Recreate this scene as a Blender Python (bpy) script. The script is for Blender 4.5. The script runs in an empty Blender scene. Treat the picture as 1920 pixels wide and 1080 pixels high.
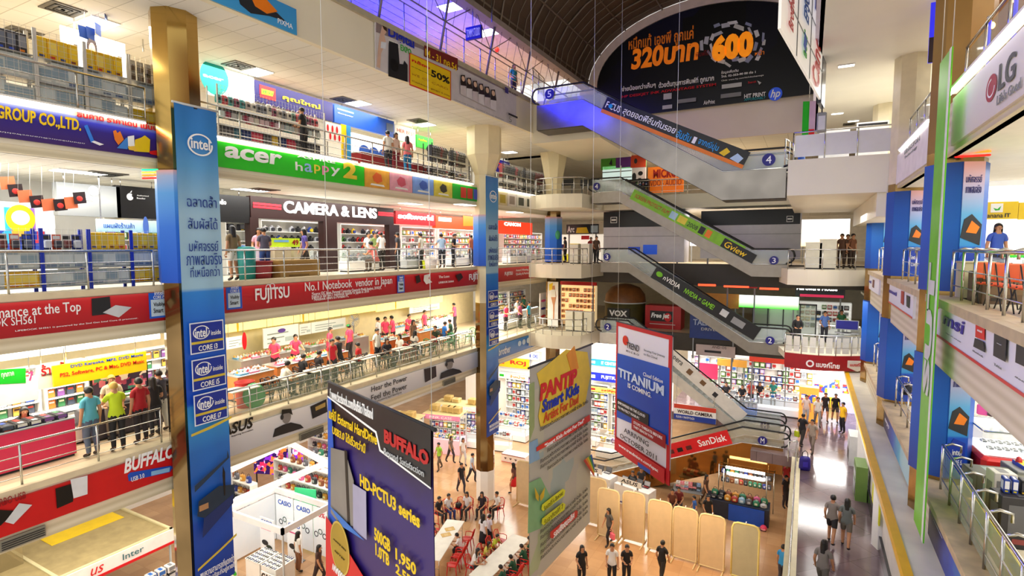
import bpy, math, random
import numpy as np
from mathutils import Vector, Matrix
random.seed(7)
SC = bpy.context.scene
COL = SC.collection
ZO = 13.4            # the ground floor ends up at z = 0; heights below are written from the camera's own height
PI = math.pi

# ------------------------------------------------------------------ camera, world, exposure
FPX = 1026.0
PITCH = math.atan(78 / FPX)
YAW = math.radians(28.4)
cam = bpy.data.cameras.new('camera')
cam.sensor_width = 36.0
cam.lens = FPX / 1920 * 36.0
cam.clip_start = 0.05
cam.clip_end = 300
camo = bpy.data.objects.new('camera', cam)
COL.objects.link(camo)
camo.rotation_euler = (PI / 2 - PITCH, 0, YAW)
SC.camera = camo
wd = bpy.data.worlds.new('hall_fill')  # ambient fill added for brightness; reaches in where walls and roof are open
SC.world = wd
wd.use_nodes = True
wd.node_tree.nodes['Background'].inputs[0].default_value = (1.0, 0.97, 0.92, 1)
wd.node_tree.nodes['Background'].inputs[1].default_value = 0.95
SC.view_settings.view_transform = 'Standard'
SC.view_settings.look = 'None'
SC.view_settings.exposure = 0.24
SC.view_settings.gamma = 1.0
SC.view_settings.use_curve_mapping = False
SC.cycles.max_bounces = 6
SC.cycles.diffuse_bounces = 3
SC.cycles.glossy_bounces = 3
SC.cycles.transmission_bounces = 4
SC.cycles.transparent_max_bounces = 8
SC.cycles.caustics_reflective = False
SC.cycles.caustics_refractive = False
SC.cycles.use_denoising = True
SC.cycles.sample_clamp_indirect = 4.0

LAMPS = []
def area(loc, sx, sy, power, col=(1, 0.97, 0.92), down=True):  # added area light, no fixture modelled around it
    l = bpy.data.lights.new('bare_area_light', 'AREA')
    l.shape = 'RECTANGLE'; l.size = sx; l.size_y = sy; l.energy = power; l.color = col
    o = bpy.data.objects.new('bare_area_light', l)
    COL.objects.link(o); o.location = loc
    LAMPS.append(o)
    return o
# added area lights under the gallery ceilings, standing in for their light panels
for (z, pw, c) in ((5.9, 250, (1, .96, .86)), (1.93, 230, (1, .98, .94)), (-2.35, 270, (1, .94, .8))):
    area((-17.0, 6, z), 2.2, 6, pw, c); area((-17.0, 15, z), 2.2, 9, pw * 1.4, c); area((-17.0, 26, z), 2.2, 9, pw * 1.3, c)
area((-19.5, 8, -6.75), 4, 8, 480, (1, .95, .82)); area((-19.5, 20, -6.75), 4, 12, 600, (1, .95, .82)); area((-18, 31, -6.75), 4, 7, 400)
for (z, pw) in ((5.9, 200), (1.7, 300), (-2.5, 230)):
    area((5.5, 13, z), 3, 9, pw); area((5.5, 24, z), 3, 8, pw)
for (x0, z, pw) in ((-8, -6.4, 500), (-6, 5.7, 260), (-6, 2.0, 420), (-6, -2.2, 320), (-12.5, -6.7, 380)):
    area((x0, 37, z), 7, 4, pw, (1, .96, .88))
area((1.2, 24, -6.0), 1.6, 10, 120); area((1.2, 34, -6.0), 3, 6, 420)
area((0.8, 29.5, -2.4), 3, 3, 120); area((0.8, 27, 1.3), 3, 3, 90); area((1.0, 25, 5.8), 3, 4, 160)
area((-15.5, 14, 10.2), 3, 16, 2200, (.012, .02, 1.0)); area((-15.5, 27, 10.2), 3, 8, 200, (1, .6, .3))
area((5.5, 16, 10), 3, 12, 140, (1, .55, .25))

# ------------------------------------------------------------------ photo ray helper (perspective of the camera above)
_cy, _sy = math.cos(YAW), math.sin(YAW)
_Fh = np.array([-_sy, _cy, 0]); _R = np.array([_cy, _sy, 0]); _Z = np.array([0, 0, 1.0])
_F = _Fh * math.cos(PITCH) - _Z * math.sin(PITCH)
_U = _Z * math.cos(PITCH) + _Fh * math.sin(PITCH)
def ray(x, y): return _F + _R * (x - 960) / FPX + _U * (540 - y) / FPX
def at(x, y, X=None, Y=None, Z=None):
    r = ray(x, y)
    t = X / r[0] if X is not None else (Y / r[1] if Y is not None else Z / r[2])
    return r * t
def atd(x, y, d): return ray(x, y) * d

# ------------------------------------------------------------------ materials
_mc = {}
def lin(h):
    if isinstance(h, (tuple, list)): return tuple(h[:3])
    h = h.lstrip('#'); o = []
    for i in (0, 2, 4):
        c = int(h[i:i + 2], 16) / 255
        o.append(c / 12.92 if c <= .04045 else ((c + .055) / 1.055) ** 2.4)
    return tuple(o)
def mt(col, rough=.5, metal=0., emit=0., var=.06, alpha=1., spec=.5, scale=3.):
    key = (str(col), rough, metal, emit, var, alpha, spec, scale)
    if key in _mc: return _mc[key]
    m = bpy.data.materials.new('surface'); m.use_nodes = True
    nt = m.node_tree; b = nt.nodes['Principled BSDF']
    c = lin(col)
    b.inputs['Roughness'].default_value = rough
    b.inputs['Metallic'].default_value = metal
    b.inputs['Specular IOR Level'].default_value = spec
    if var > 0:
        tc = nt.nodes.new('ShaderNodeTexCoord'); n = nt.nodes.new('ShaderNodeTexNoise')
        n.inputs['Scale'].default_value = scale; n.inputs['Detail'].default_value = 2
        r = nt.nodes.new('ShaderNodeValToRGB')
        r.color_ramp.elements[0].position = .3; r.color_ramp.elements[1].position = .7
        r.color_ramp.elements[0].color = tuple(x * (1 - var) for x in c) + (1,)
        r.color_ramp.elements[1].color = tuple(min(1, x * (1 + var)) for x in c) + (1,)
        nt.links.new(tc.outputs['Object'], n.inputs['Vector'])
        nt.links.new(n.outputs['Fac'], r.inputs['Fac']); nt.links.new(r.outputs['Color'], b.inputs['Base Color'])
    else:
        b.inputs['Base Color'].default_value = c + (1,)
    if emit:
        b.inputs['Emission Color'].default_value = c + (1,); b.inputs['Emission Strength'].default_value = emit
    if alpha < 1: b.inputs['Alpha'].default_value = alpha
    _mc[key] = m
    return m
def mgrad(stops, L, axis='Z', rough=.45, emit=0., wob=.0):
    """printed artwork: colour bands along one axis of the board (stops: fraction, colour)"""
    m = bpy.data.materials.new('print'); m.use_nodes = True
    nt = m.node_tree; b = nt.nodes['Principled BSDF']
    tc = nt.nodes.new('ShaderNodeTexCoord'); sp = nt.nodes.new('ShaderNodeSeparateXYZ')
    ml = nt.nodes.new('ShaderNodeMath'); ml.operation = 'MULTIPLY'; ml.inputs[1].default_value = 1.0 / L
    r = nt.nodes.new('ShaderNodeValToRGB'); cr = r.color_ramp
    nt.links.new(tc.outputs['Object'], sp.inputs[0]); nt.links.new(sp.outputs[axis], ml.inputs[0])
    src = ml.outputs[0]
    if wob:
        n = nt.nodes.new('ShaderNodeTexNoise'); n.inputs['Scale'].default_value = 2.2; n.inputs['Detail'].default_value = 3
        nt.links.new(tc.outputs['Object'], n.inputs['Vector'])
        ma = nt.nodes.new('ShaderNodeMath'); ma.operation = 'MULTIPLY_ADD'; ma.inputs[1].default_value = wob
        nt.links.new(n.outputs['Fac'], ma.inputs[0]); nt.links.new(src, ma.inputs[2])
        sb = nt.nodes.new('ShaderNodeMath'); sb.operation = 'SUBTRACT'; sb.inputs[1].default_value = wob / 2
        nt.links.new(ma.outputs[0], sb.inputs[0]); src = sb.outputs[0]
    nt.links.new(src, r.inputs['Fac'])
    while len(cr.elements) < len(stops): cr.elements.new(.5)
    for e, (p, c) in zip(cr.elements, stops):
        e.position = p
    for e, (p, c) in zip(cr.elements, stops):
        e.color = lin(c) + (1,)
    nt.links.new(r.outputs['Color'], b.inputs['Base Color'])
    b.inputs['Roughness'].default_value = rough
    if emit:
        nt.links.new(r.outputs['Color'], b.inputs['Emission Color']); b.inputs['Emission Strength'].default_value = emit
    return m
def mspots(base, cols, scale=4., rough=.5, emit=0., size=.5):
    """printed pattern of coloured patches (voronoi cells)"""
    m = bpy.data.materials.new('patch_print'); m.use_nodes = True
    nt = m.node_tree; b = nt.nodes['Principled BSDF']
    tc = nt.nodes.new('ShaderNodeTexCoord'); v = nt.nodes.new('ShaderNodeTexVoronoi'); v.inputs['Scale'].default_value = scale
    v.distance = 'CHEBYCHEV'
    sp = nt.nodes.new('ShaderNodeSeparateColor'); r = nt.nodes.new('ShaderNodeValToRGB'); r.color_ramp.interpolation = 'CONSTANT'
    al = [base] * max(1, int(len(cols) * size)) + list(cols)
    while len(r.color_ramp.elements) < len(al): r.color_ramp.elements.new(.5)
    for i, e in enumerate(r.color_ramp.elements): e.position = i / len(al)
    for e, c in zip(r.color_ramp.elements, al): e.color = lin(c) + (1,)
    nt.links.new(tc.outputs['Object'], v.inputs['Vector']); nt.links.new(v.outputs['Color'], sp.inputs[0])
    nt.links.new(sp.outputs[0], r.inputs['Fac']); nt.links.new(r.outputs['Color'], b.inputs['Base Color'])
    b.inputs['Roughness'].default_value = rough
    if emit:
        nt.links.new(r.outputs['Color'], b.inputs['Emission Color']); b.inputs['Emission Strength'].default_value = emit
    return m
def mtile(c1, c2, mortar, w, h, rough=.3, off=0., msize=.01, spec=.5, rot=0., noise=0., bump=0.):
    m = bpy.data.materials.new('tiles'); m.use_nodes = True
    nt = m.node_tree; b = nt.nodes['Principled BSDF']
    tc = nt.nodes.new('ShaderNodeTexCoord'); mp = nt.nodes.new('ShaderNodeMapping'); mp.inputs['Rotation'].default_value = (0, 0, rot)
    t = nt.nodes.new('ShaderNodeTexBrick'); t.offset = off
    t.inputs['Scale'].default_value = 1; t.inputs['Brick Width'].default_value = w; t.inputs['Row Height'].default_value = h
    t.inputs['Mortar Size'].default_value = msize; t.inputs['Color1'].default_value = lin(c1) + (1,)
    t.inputs['Color2'].default_value = lin(c2) + (1,); t.inputs['Mortar'].default_value = lin(mortar) + (1,)
    nt.links.new(tc.outputs['Object'], mp.inputs[0]); nt.links.new(mp.outputs[0], t.inputs['Vector'])
    out = t.outputs['Color']
    if noise:
        n = nt.nodes.new('ShaderNodeTexNoise'); n.inputs['Scale'].default_value = 1.1; n.inputs['Detail'].default_value = 5
        nt.links.new(tc.outputs['Object'], n.inputs['Vector'])
        mx = nt.nodes.new('ShaderNodeMix'); mx.data_type = 'RGBA'; mx.blend_type = 'MULTIPLY'; mx.inputs[0].default_value = noise
        nt.links.new(out, mx.inputs[6]); nt.links.new(n.outputs['Color'], mx.inputs[7]); 
        r = nt.nodes.new('ShaderNodeValToRGB'); r.color_ramp.elements[0].color = (.35, .3, .3, 1); r.color_ramp.elements[1].color = (1.2, 1.15, 1.1, 1)
        nt.links.new(n.outputs['Fac'], r.inputs['Fac']); nt.links.new(r.outputs['Color'], mx.inputs[7])
        out = mx.outputs[2]
    nt.links.new(out, b.inputs['Base Color'])
    b.inputs['Roughness'].default_value = rough; b.inputs['Specular IOR Level'].default_value = spec
    return m
def mglass(col='#eef6f2', alpha=.22, rough=.05):
    m = mt(col, rough, 0, 0, 0, alpha, .5)
    return m
def mridge(c1, c2, freq=40, axis='Z', rough=.5):
    m = bpy.data.materials.new('ridged_cladding'); m.use_nodes = True
    nt = m.node_tree; b = nt.nodes['Principled BSDF']
    tc = nt.nodes.new('ShaderNodeTexCoord'); w = nt.nodes.new('ShaderNodeTexWave'); w.bands_direction = axis
    w.inputs['Scale'].default_value = freq; w.inputs['Distortion'].default_value = .2
    r = nt.nodes.new('ShaderNodeValToRGB'); r.color_ramp.elements[0].color = lin(c1) + (1,); r.color_ramp.elements[1].color = lin(c2) + (1,)
    nt.links.new(tc.outputs['Object'], w.inputs['Vector']); nt.links.new(w.outputs['Fac'], r.inputs['Fac'])
    nt.links.new(r.outputs['Color'], b.inputs['Base Color']); b.inputs['Roughness'].default_value = rough
    return m

STEEL = mt('#c9c9c6', .22, 1.0, 0, .05)
CREAM = mt('#efe6cc', .5, 0, 0, .03, scale=.6)
WHITE = mt('#f6f4ee', .5, 0, 0, .02)
PURE = mt('#ffffff', .5, 0, 0, 0)
BLACK = mt('#0b0b0d', .35, 0, 0, .1)
DARK = mt('#26262a', .5, 0, 0, .1)
GREY = mt('#8d8f90', .5, 0, 0, .05)
LGREY = mt('#c9cccd', .5, 0, 0, .04)
RED = mt('#d8101c', .4, 0, 0, .05)
DRED = mt('#8d0d14', .4, 0, 0, .08)
YEL = mt('#f5cf10', .4, 0, 0, .05)
BLUE = mt('#1650c0', .4, 0, 0, .06)
NAVY = mt('#1a1578', .4, 0, 0, .08)
GREEN = mt('#18b424', .4, 0, 0, .06)
ORANGE = mt('#f08018', .4, 0, 0, .05)
PINK = mt('#e8508c', .6, 0, 0, .08)
WOOD = mt('#b98a4e', .5, 0, 0, .15)
BRASS = mt('#caa455', .16, 1.0, 0, .05)
LAMP = mt('#fffdf6', .5, 0, 5., 0)
TUBE = mt('#fffaf0', .5, 0, 9., 0)
GLASS = mglass()

# ------------------------------------------------------------------ mesh builder
class MB:
    def __init__(s): s.v = []; s.f = []; s.m = []; s.sm = []
    def add(s, vs, fs, mi=0, smooth=False):
        k = len(s.v); s.v += [tuple(map(float, p)) for p in vs]
        for f in fs: s.f.append(tuple(i + k for i in f)); s.m.append(mi); s.sm.append(smooth)
        return s
    def box(s, x0, y0, z0, x1, y1, z1, mi=0):
        return s.add([(x0, y0, z0), (x1, y0, z0), (x1, y1, z0), (x0, y1, z0), (x0, y0, z1), (x1, y0, z1), (x1, y1, z1), (x0, y1, z1)],
                     [(3, 2, 1, 0), (4, 5, 6, 7), (0, 1, 5, 4), (1, 2, 6, 5), (2, 3, 7, 6), (3, 0, 4, 7)], mi)
    def bevbox(s, x0, y0, z0, x1, y1, z1, b=.02, mi=0):
        vs = []; 
        for z, i in ((z0, b), (z0 + b, 0), (z1 - b, 0), (z1, b)):
            a0, a1, c0, c1 = x0 + i, x1 - i, y0 + i, y1 - i
            k = b
            vs += [(a0 + k, c0, z), (a1 - k, c0, z), (a1, c0 + k, z), (a1, c1 - k, z), (a1 - k, c1, z), (a0 + k, c1, z), (a0, c1 - k, z), (a0, c0 + k, z)]
        fs = [tuple(range(7, -1, -1)), tuple(range(24, 32))]
        for r in range(3):
            for j in range(8): fs.append((r * 8 + j, r * 8 + (j + 1) % 8, r * 8 + 8 + (j + 1) % 8, r * 8 + 8 + j))
        return s.add(vs, fs, mi)
    def tube(s, pts, r, n=8, mi=0, cap=True, radii=None):
        pts = [Vector(p) for p in pts]; vs = []; fs = []
        up0 = None
        for i, p in enumerate(pts):
            a = pts[max(0, i - 1)]; b = pts[min(len(pts) - 1, i + 1)]; t = (b - a).normalized()
            if up0 is None:
                up0 = Vector((0, 0, 1)) if abs(t.z) < .9 else Vector((1, 0, 0))
            u = t.cross(up0).normalized(); w = u.cross(t).normalized(); up0 = w
            rr = radii[i] if radii else r
            for k in range(n):
                an = 2 * PI * k / n; vs.append(p + u * math.cos(an) * rr + w * math.sin(an) * rr)
        for i in range(len(pts) - 1):
            for k in range(n):
                fs.append((i * n + k, i * n + (k + 1) % n, (i + 1) * n + (k + 1) % n, (i + 1) * n + k))
        s.add(vs, fs, mi, True)
        if cap:
            k0 = len(s.v) - len(vs)
            s.f.append(tuple(k0 + k for k in range(n - 1, -1, -1))); s.m.append(mi); s.sm.append(False)
            s.f.append(tuple(k0 + (len(pts) - 1) * n + k for k in range(n))); s.m.append(mi); s.sm.append(False)
        return s
    def lathe(s, prof, c=(0, 0, 0), n=16, mi=0, smooth=True, a0=0., a1=2 * PI):
        vs = []; fs = []; full = abs(a1 - a0 - 2 * PI) < 1e-6; m = n if full else n + 1
        for (r, z) in prof:
            for k in range(m):
                an = a0 + (a1 - a0) * k / n; vs.append((c[0] + r * math.cos(an), c[1] + r * math.sin(an), c[2] + z))
        for i in range(len(prof) - 1):
            for k in range(n):
                fs.append((i * m + k, i * m + (k + 1) % m, (i + 1) * m + (k + 1) % m, (i + 1) * m + k))
        return s.add(vs, fs, mi, smooth)
    def prism(s, pts, y0, y1, mi=0):
        """polygon in x,z extruded along y (y0 = face towards the viewer)"""
        n = len(pts)
        ar = sum(pts[i][0] * pts[(i + 1) % n][1] - pts[(i + 1) % n][0] * pts[i][1] for i in range(n))
        if ar < 0: pts = pts[::-1]
        vs = [(x, y0, z) for x, z in pts] + [(x, y1, z) for x, z in pts]
        fs = [tuple(range(n)), tuple(range(2 * n - 1, n - 1, -1))]
        for i in range(n): fs.append((i, i + n, (i + 1) % n + n, (i + 1) % n))
        return s.add(vs, fs, mi)
    def prismz(s, pts, z0, z1, mi=0):
        n = len(pts)
        ar = sum(pts[i][0] * pts[(i + 1) % n][1] - pts[(i + 1) % n][0] * pts[i][1] for i in range(n))
        if ar < 0: pts = pts[::-1]
        vs = [(x, y, z0) for x, y in pts] + [(x, y, z1) for x, y in pts]
        fs = [tuple(range(n - 1, -1, -1)), tuple(range(n, 2 * n))]
        for i in range(n): fs.append((i, (i + 1) % n, (i + 1) % n + n, i + n))
        return s.add(vs, fs, mi)
    def ball(s, c, rx, ry, rz, n=10, mi=0):
        vs = []; fs = []; h = n // 2 + 1
        for i in range(h + 1):
            a = -PI / 2 + PI * i / h
            for k in range(n):
                b = 2 * PI * k / n
                vs.append((c[0] + rx * math.cos(a) * math.cos(b), c[1] + ry * math.cos(a) * math.sin(b), c[2] + rz * math.sin(a)))
        for i in range(h):
            for k in range(n): fs.append((i * n + k, i * n + (k + 1) % n, (i + 1) * n + (k + 1) % n, (i + 1) * n + k))
        return s.add(vs, fs, mi, True)
    def data(s, name, mats):
        me = bpy.data.meshes.new(name); me.from_pydata(s.v, [], s.f)
        for m in (mats if isinstance(mats, (list, tuple)) else [mats]): me.materials.append(m)
        me.polygons.foreach_set('material_index', s.m); me.polygons.foreach_set('use_smooth', s.sm)
        me.update()
        return me
def obj(name, mb, mats, parent=None, loc=None, rz=0.):
    me = mb.data(name, mats) if isinstance(mb, MB) else mb
    o = bpy.data.objects.new(name, me); COL.objects.link(o)
    if parent: o.parent = parent
    if loc is not None: o.location = loc
    if rz: o.rotation_euler = (0, 0, rz)
    return o
def tag(o, label, cat, group=None, kind=None):
    o['label'] = label; o['category'] = cat
    if group: o['group'] = group
    if kind: o['kind'] = kind
    return o
def thing(name, label, cat, loc=(0, 0, 0), rz=0., group=None, kind=None):
    o = bpy.data.objects.new(name, None); COL.objects.link(o); o.location = loc; o.rotation_euler = (0, 0, rz)
    o.empty_display_size = .1
    return tag(o, label, cat, group, kind)
def struct(name, mb, mats, label=None):
    o = obj(name, mb, mats); o['kind'] = 'structure'
    if label: o['label'] = label
    return o
KIDS = {}
def dup(root, loc=None, rz=None, label=None, group=None, mats=None):
    """copy of a thing with its parts and sub-parts; mats: {part name: [materials]} set on the copy's own slots"""
    r = root.copy(); COL.objects.link(r)
    if loc is not None: r.location = loc
    if rz is not None: r.rotation_euler = (0, 0, rz)
    if label: r['label'] = label
    if group: r['group'] = group
    def kids(src, dst):
        for ch in src.children:
            c = ch.copy(); COL.objects.link(c); c.parent = dst; kids(ch, c)
            setm(c, mats)
    setm(r, mats)
    kids(root, r)
    return r
def setm(o, mats):
    if not mats or o.type != 'MESH': return
    k = o.name.split('.')[0]
    if k in mats:
        for sl, m in zip(o.material_slots, mats[k]):
            if m is not None: sl.link = 'OBJECT'; sl.material = m

# ------------------------------------------------------------------ boards with print and lettering
TEXTS = []
def text_part(parent, s, u0, v0, u1, v1, mat, y=-.012, ext=.004, name='lettering', shear=0., bold=0., res=2, label=None, vert=False):
    c = bpy.data.curves.new('t', 'FONT'); c.body = s; c.extrude = ext; c.shear = shear; c.offset = bold; c.resolution_u = res
    c.align_x = 'CENTER'
    o = bpy.data.objects.new('t', c); COL.objects.link(o)
    TEXTS.append((o, parent, (u0, v0, u1, v1), mat, y, name, label, vert))
def finish_texts():
    bpy.context.view_layer.update()
    dg = bpy.context.evaluated_depsgraph_get()
    done = []
    for (o, parent, bx, mat, y, name, label, vert) in TEXTS:
        me = bpy.data.meshes.new_from_object(o.evaluated_get(dg))
        done.append(me)
    for (o, parent, bx, mat, y, name, label, vert), me in zip(TEXTS, done):
        n = len(me.vertices)
        if n:
            co = np.empty(n * 3); me.vertices.foreach_get('co', co); co = co.reshape(-1, 3)
            if vert: co = np.stack([-co[:, 1], co[:, 0], co[:, 2]], 1)
            lo = co.min(0); hi = co.max(0); sz = np.maximum(hi - lo, 1e-6)
            q = np.empty_like(co)
            q[:, 0] = bx[0] + (co[:, 0] - lo[0]) / sz[0] * (bx[2] - bx[0])
            q[:, 2] = bx[1] + (co[:, 1] - lo[1]) / sz[1] * (bx[3] - bx[1])
            q[:, 1] = y - co[:, 2]
            me.vertices.foreach_set('co', q.reshape(-1)); me.update()
        me.materials.clear(); me.materials.append(mat)
        c = o.data; bpy.data.objects.remove(o); bpy.data.curves.remove(c)
        if n: 
            t = obj(name, me, None, parent)
            if label: t['label'] = label
    TEXTS.clear()
class Board:
    """upright board; local x runs to the viewer's right, z up, the face looks along -y"""
    def __init__(s, name, label, cat, P, rz, W, H, mat, depth=.06, group=None, part='panel', cloth=0., kind=None):
        s.P = np.array(P, float); s.rz = rz; s.W = W; s.H = H; s.k = 0; s.lift = .008 + cloth * 1.3
        s.xa = np.array([math.cos(rz), math.sin(rz), 0]); s.n = np.array([math.sin(rz), -math.cos(rz), 0])
        s.root = thing(name, label, cat, tuple(s.P), rz, group, kind)
        mb = MB()
        if cloth:
            nx, nz = 14, 40; ph = random.random() * 6
            for side, yy in ((0, 0.), (1, depth)):
                vs = []
                for j in range(nz + 1):
                    for i in range(nx + 1):
                        u, v = i / nx, j / nz
                        yo = cloth * (math.sin(u * 9 + ph + 2 * math.sin(v * 3)) * (.35 + .65 * v ** 3) + .4 * math.sin(v * 8 + ph + u * 3))
                        vs.append((u * W, yy + yo, v * H))
                fs = []
                for j in range(nz):
                    for i in range(nx):
                        q = (j * (nx + 1) + i, j * (nx + 1) + i + 1, (j + 1) * (nx + 1) + i + 1, (j + 1) * (nx + 1) + i)
                        fs.append(q if side == 0 else q[::-1])
                mb.add(vs, fs, 0, True)
        else:
            mb.box(0, 0, 0, W, depth, H)
        s.panel = obj(part, mb, mat, s.root)
    def uv(s, x, y):
        r = ray(x, y); t = (s.n @ s.P) / (s.n @ r); q = r * t - s.P
        return (float(q @ s.xa), float(q[2]))
    def ly(s):
        s.k += 1
        return -(s.lift + .003 * s.k)
    def clampv(s, q): return (min(max(q[0], 0), s.W), min(max(q[1], 0), s.H))
    def rect(s, u0, v0, u1, v1, mat, name='picture', frac=False, label=None):
        if frac: u0, u1, v0, v1 = u0 * s.W, u1 * s.W, v0 * s.H, v1 * s.H
        y = s.ly(); o = obj(name, MB().box(u0, y, v0, u1, y + .006, v1), mat, s.root)
        if label: o['label'] = label
        return o
    def q(s, x0, y0, x1, y1, mat, name='picture', label=None):
        a = s.clampv(s.uv(x0, y0)); b = s.clampv(s.uv(x1, y1))
        return s.rect(a[0], b[1], b[0], a[1], mat, name, label=label)
    def poly(s, pts, mat, name='picture', px=True, label=None):
        p = [s.uv(*q) for q in pts] if px else [(q[0] * s.W, q[1] * s.H) for q in pts]
        y = s.ly(); o = obj(name, MB().prism(p, y, y + .006), mat, s.root)
        if label: o['label'] = label
        return o
    def ring(s, cx, cy, rx, ry, mat, name='logo', w=.25, a0=0., a1=2 * PI, px=True):
        if px:
            c = s.uv(cx, cy); e = s.uv(cx + rx, cy); f = s.uv(cx, cy - ry); rx = abs(e[0] - c[0]); ry = abs(f[1] - c[1])
        else: c = (cx * s.W, cy * s.H)
        y = s.ly(); n = 28; vs = []; fs = []
        for k in range(n + 1):
            a = a0 + (a1 - a0) * k / n
            for kk in (1, 1 - w): vs.append((c[0] + rx * kk * math.cos(a), y, c[1] + ry * kk * math.sin(a)))
        for k in range(n): fs.append((2 * k, 2 * k + 2, 2 * k + 3, 2 * k + 1))
        return obj(name, MB().add(vs, fs), mat, s.root)
    def disc(s, cx, cy, rx, ry, mat, name='picture', px=True):
        if px:
            c = s.uv(cx, cy); e = s.uv(cx + rx, cy); f = s.uv(cx, cy - ry); rx = abs(e[0] - c[0]); ry = abs(f[1] - c[1])
        else: c = (cx * s.W, cy * s.H)
        y = s.ly(); p = [(c[0] + rx * math.cos(2 * PI * k / 24), c[1] + ry * math.sin(2 * PI * k / 24)) for k in range(24)]
        return obj(name, MB().prism(p, y, y + .006), mat, s.root)
    def text(s, t, x0, y0, x1, y1, mat, frac=False, **kw):
        if frac: u0, v0, u1, v1 = x0 * s.W, y0 * s.H, x1 * s.W, y1 * s.H
        else:
            a = s.uv(x0, y0); b = s.uv(x1, y1); u0, v1 = a; u1, v0 = b
        kw.setdefault('y', s.ly())
        text_part(s.root, t, u0, v0, u1, v1, mat, **kw)
def bpx(name, label, cat, tl, br, rz, mat, X=None, Y=None, depth=.06, **kw):
    """board whose top-left and bottom-right corners are seen at two photo points on the plane X or Y"""
    a = at(*tl, X=X, Y=Y); b = at(*br, X=X, Y=Y)
    xa = np.array([math.cos(rz), math.sin(rz), 0])
    W = float((b - a) @ xa); P = a.copy(); P[2] = b[2]
    return Board(name, label, cat, P, rz, W, float(a[2] - b[2]), mat, depth, **kw)
LFT, RGT, REAR = PI / 2, -PI / 2, 0.
# ------------------------------------------------------------------ structure
G, MZ, L1, L2, L3, L4 = -13.4, -10.2, -5.3, -1.08, 3.07, 7.55
R1, R2, R3 = -5.15, -1.1, 2.95
CEILT = mtile('#f4f2ea', '#efece2', '#c9c6bb', 1.2, .6, .7, 0, .012, .2)
GFLOOR = mtile('#dcb184', '#cfa276', '#b98e64', .6, .6, .22, 0, .004, .5, 0, .5)
MFLOOR = mtile('#86747a', '#6f5e64', '#54464c', 1.1, 1.1, .12, 0, .008, .8, PI / 4, .9)
UFLOOR = mtile('#d9c4a4', '#d2bb99', '#bfa784', .6, .6, .3, 0, .005, .4)
WFLOOR = mtile('#ece3cc', '#e5dbc1', '#d0c4a6', .6, .6, .25, 0, .005, .5)
RIDGE = mridge('#ece2c6', '#d6caa8', 1.6)
# ground, mezzanine
struct('floor', MB().box(-34, 1, G - .3, 10, 48, G), GFLOOR)
struct('floor', MB().box(0, 2, MZ - .5, 12, 46, MZ).box(-2.2, 29.2, MZ - .5, 0, 34, MZ).box(-7.5, 34, MZ - .5, 0, 46, MZ), MFLOOR)
struct('wall_below_mezzanine', MB().box(-.12, 2, G, 0, 40, MZ - .5), mt('#d8c79c', .5, 0, 0, .1))
struct('trim_1', MB().box(-.35, 2, MZ - .12, 0.02, 29.1, MZ + .06), mt('#d9cda6', .4, 0, 0, .06))
# left gallery
for nm, z, c, x1 in (('a', L1, -6.6, -15.0), ('b', L2, -2.3, -15.0), ('c', L3, 2.0, -15.0)):
    struct('floor', MB().box(-30, 1.5, z - .25, -15.05, 34, z), UFLOOR if z != L2 else WFLOOR)
    struct('ceiling', MB().box(-30, 1.5, c, -15.2, 34, c + .12), CEILT)
    struct('trim_2', MB().box(-15.25, 1.5, z - .9, -15, 34, z - .1).box(-15.25, 1.5, c - .0, -15.03, 34, z - .9, 1).box(-15.4, 1.5, z - .1, -14.96, 34, z + .05, 2), [CREAM, RIDGE, mt('#e3d3b0', .4)])
struct('ceiling', MB().box(-30, 1.5, 6.0, -13.1, 34, 6.12), CEILT)
struct('floor', MB().box(-24, 1.5, L4 - .25, -13.1, 34, L4), UFLOOR)
struct('trim_3', MB().box(-13.2, 1.5, 5.95, -13, 26.5, L4 - .12).box(-13.3, 1.5, L4 - .12, -12.9, 26.5, L4 + .08, 1), [CREAM, mt('#b7ad93', .5, 0, 0, .1)])
struct('wall_left', MB().box(-30.2, 1.5, G, -30, 46, 12), WHITE)
# landing slab of the top floor at the far left corner
struct('floor', MB().prismz([(-13.05, 26.4), (-9.3, 26.4), (-9.6, 32.9), (-13.05, 32.9)], 5.4, L4), CREAM)
# back part of every level
for z, c in ((L1, -6.3), (L2, -2.3), (L3, 2.3)):
    struct('floor', MB().box(-24, 34, z - .25, 12, 47, z), UFLOOR)
    struct('ceiling', MB().box(-24, 34, c, 12, 47, c + .1), CEILT)
    struct('trim_4', MB().box(-15, 33.85, c, 3, 34.02, z + .05), mt('#3b342c', .5) if z < L3 else CREAM)
struct('ceiling', MB().box(-24, 33.2, 6.0, 12, 47, 6.1), CEILT)
struct('wall_back', MB().box(-30, 47, G, 12, 47.2, 12), mt('#efe6d2', .5))
# curved corner landings in front of the escalators
def landing(z, th, side):
    if side < 0:
        pts = [(-15.2, 29.6)] + [(-15.0 + 3.3 * k / 8, 30.2 - .55 * math.sin(PI * k / 8)) for k in range(1, 9)] + [(-11.6, 34), (-15.2, 34)]
    else:
        pts = [(2.6, 34), (-1.3, 34), (-1.3, 31.8)] + [(-.85 + 3.4 * k / 8, 29.6 - .5 * math.sin(PI * k / 8) + .8 * k / 8) for k in range(9)]
    return MB().prismz(pts, z - th, z)
for z in (L1, L2, L3): struct('floor', landing(z, .8, -1), CREAM)
struct('floor', landing(R1, .3, 1), CREAM)
struct('floor', landing(R2, .75, 1), CREAM)
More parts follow.
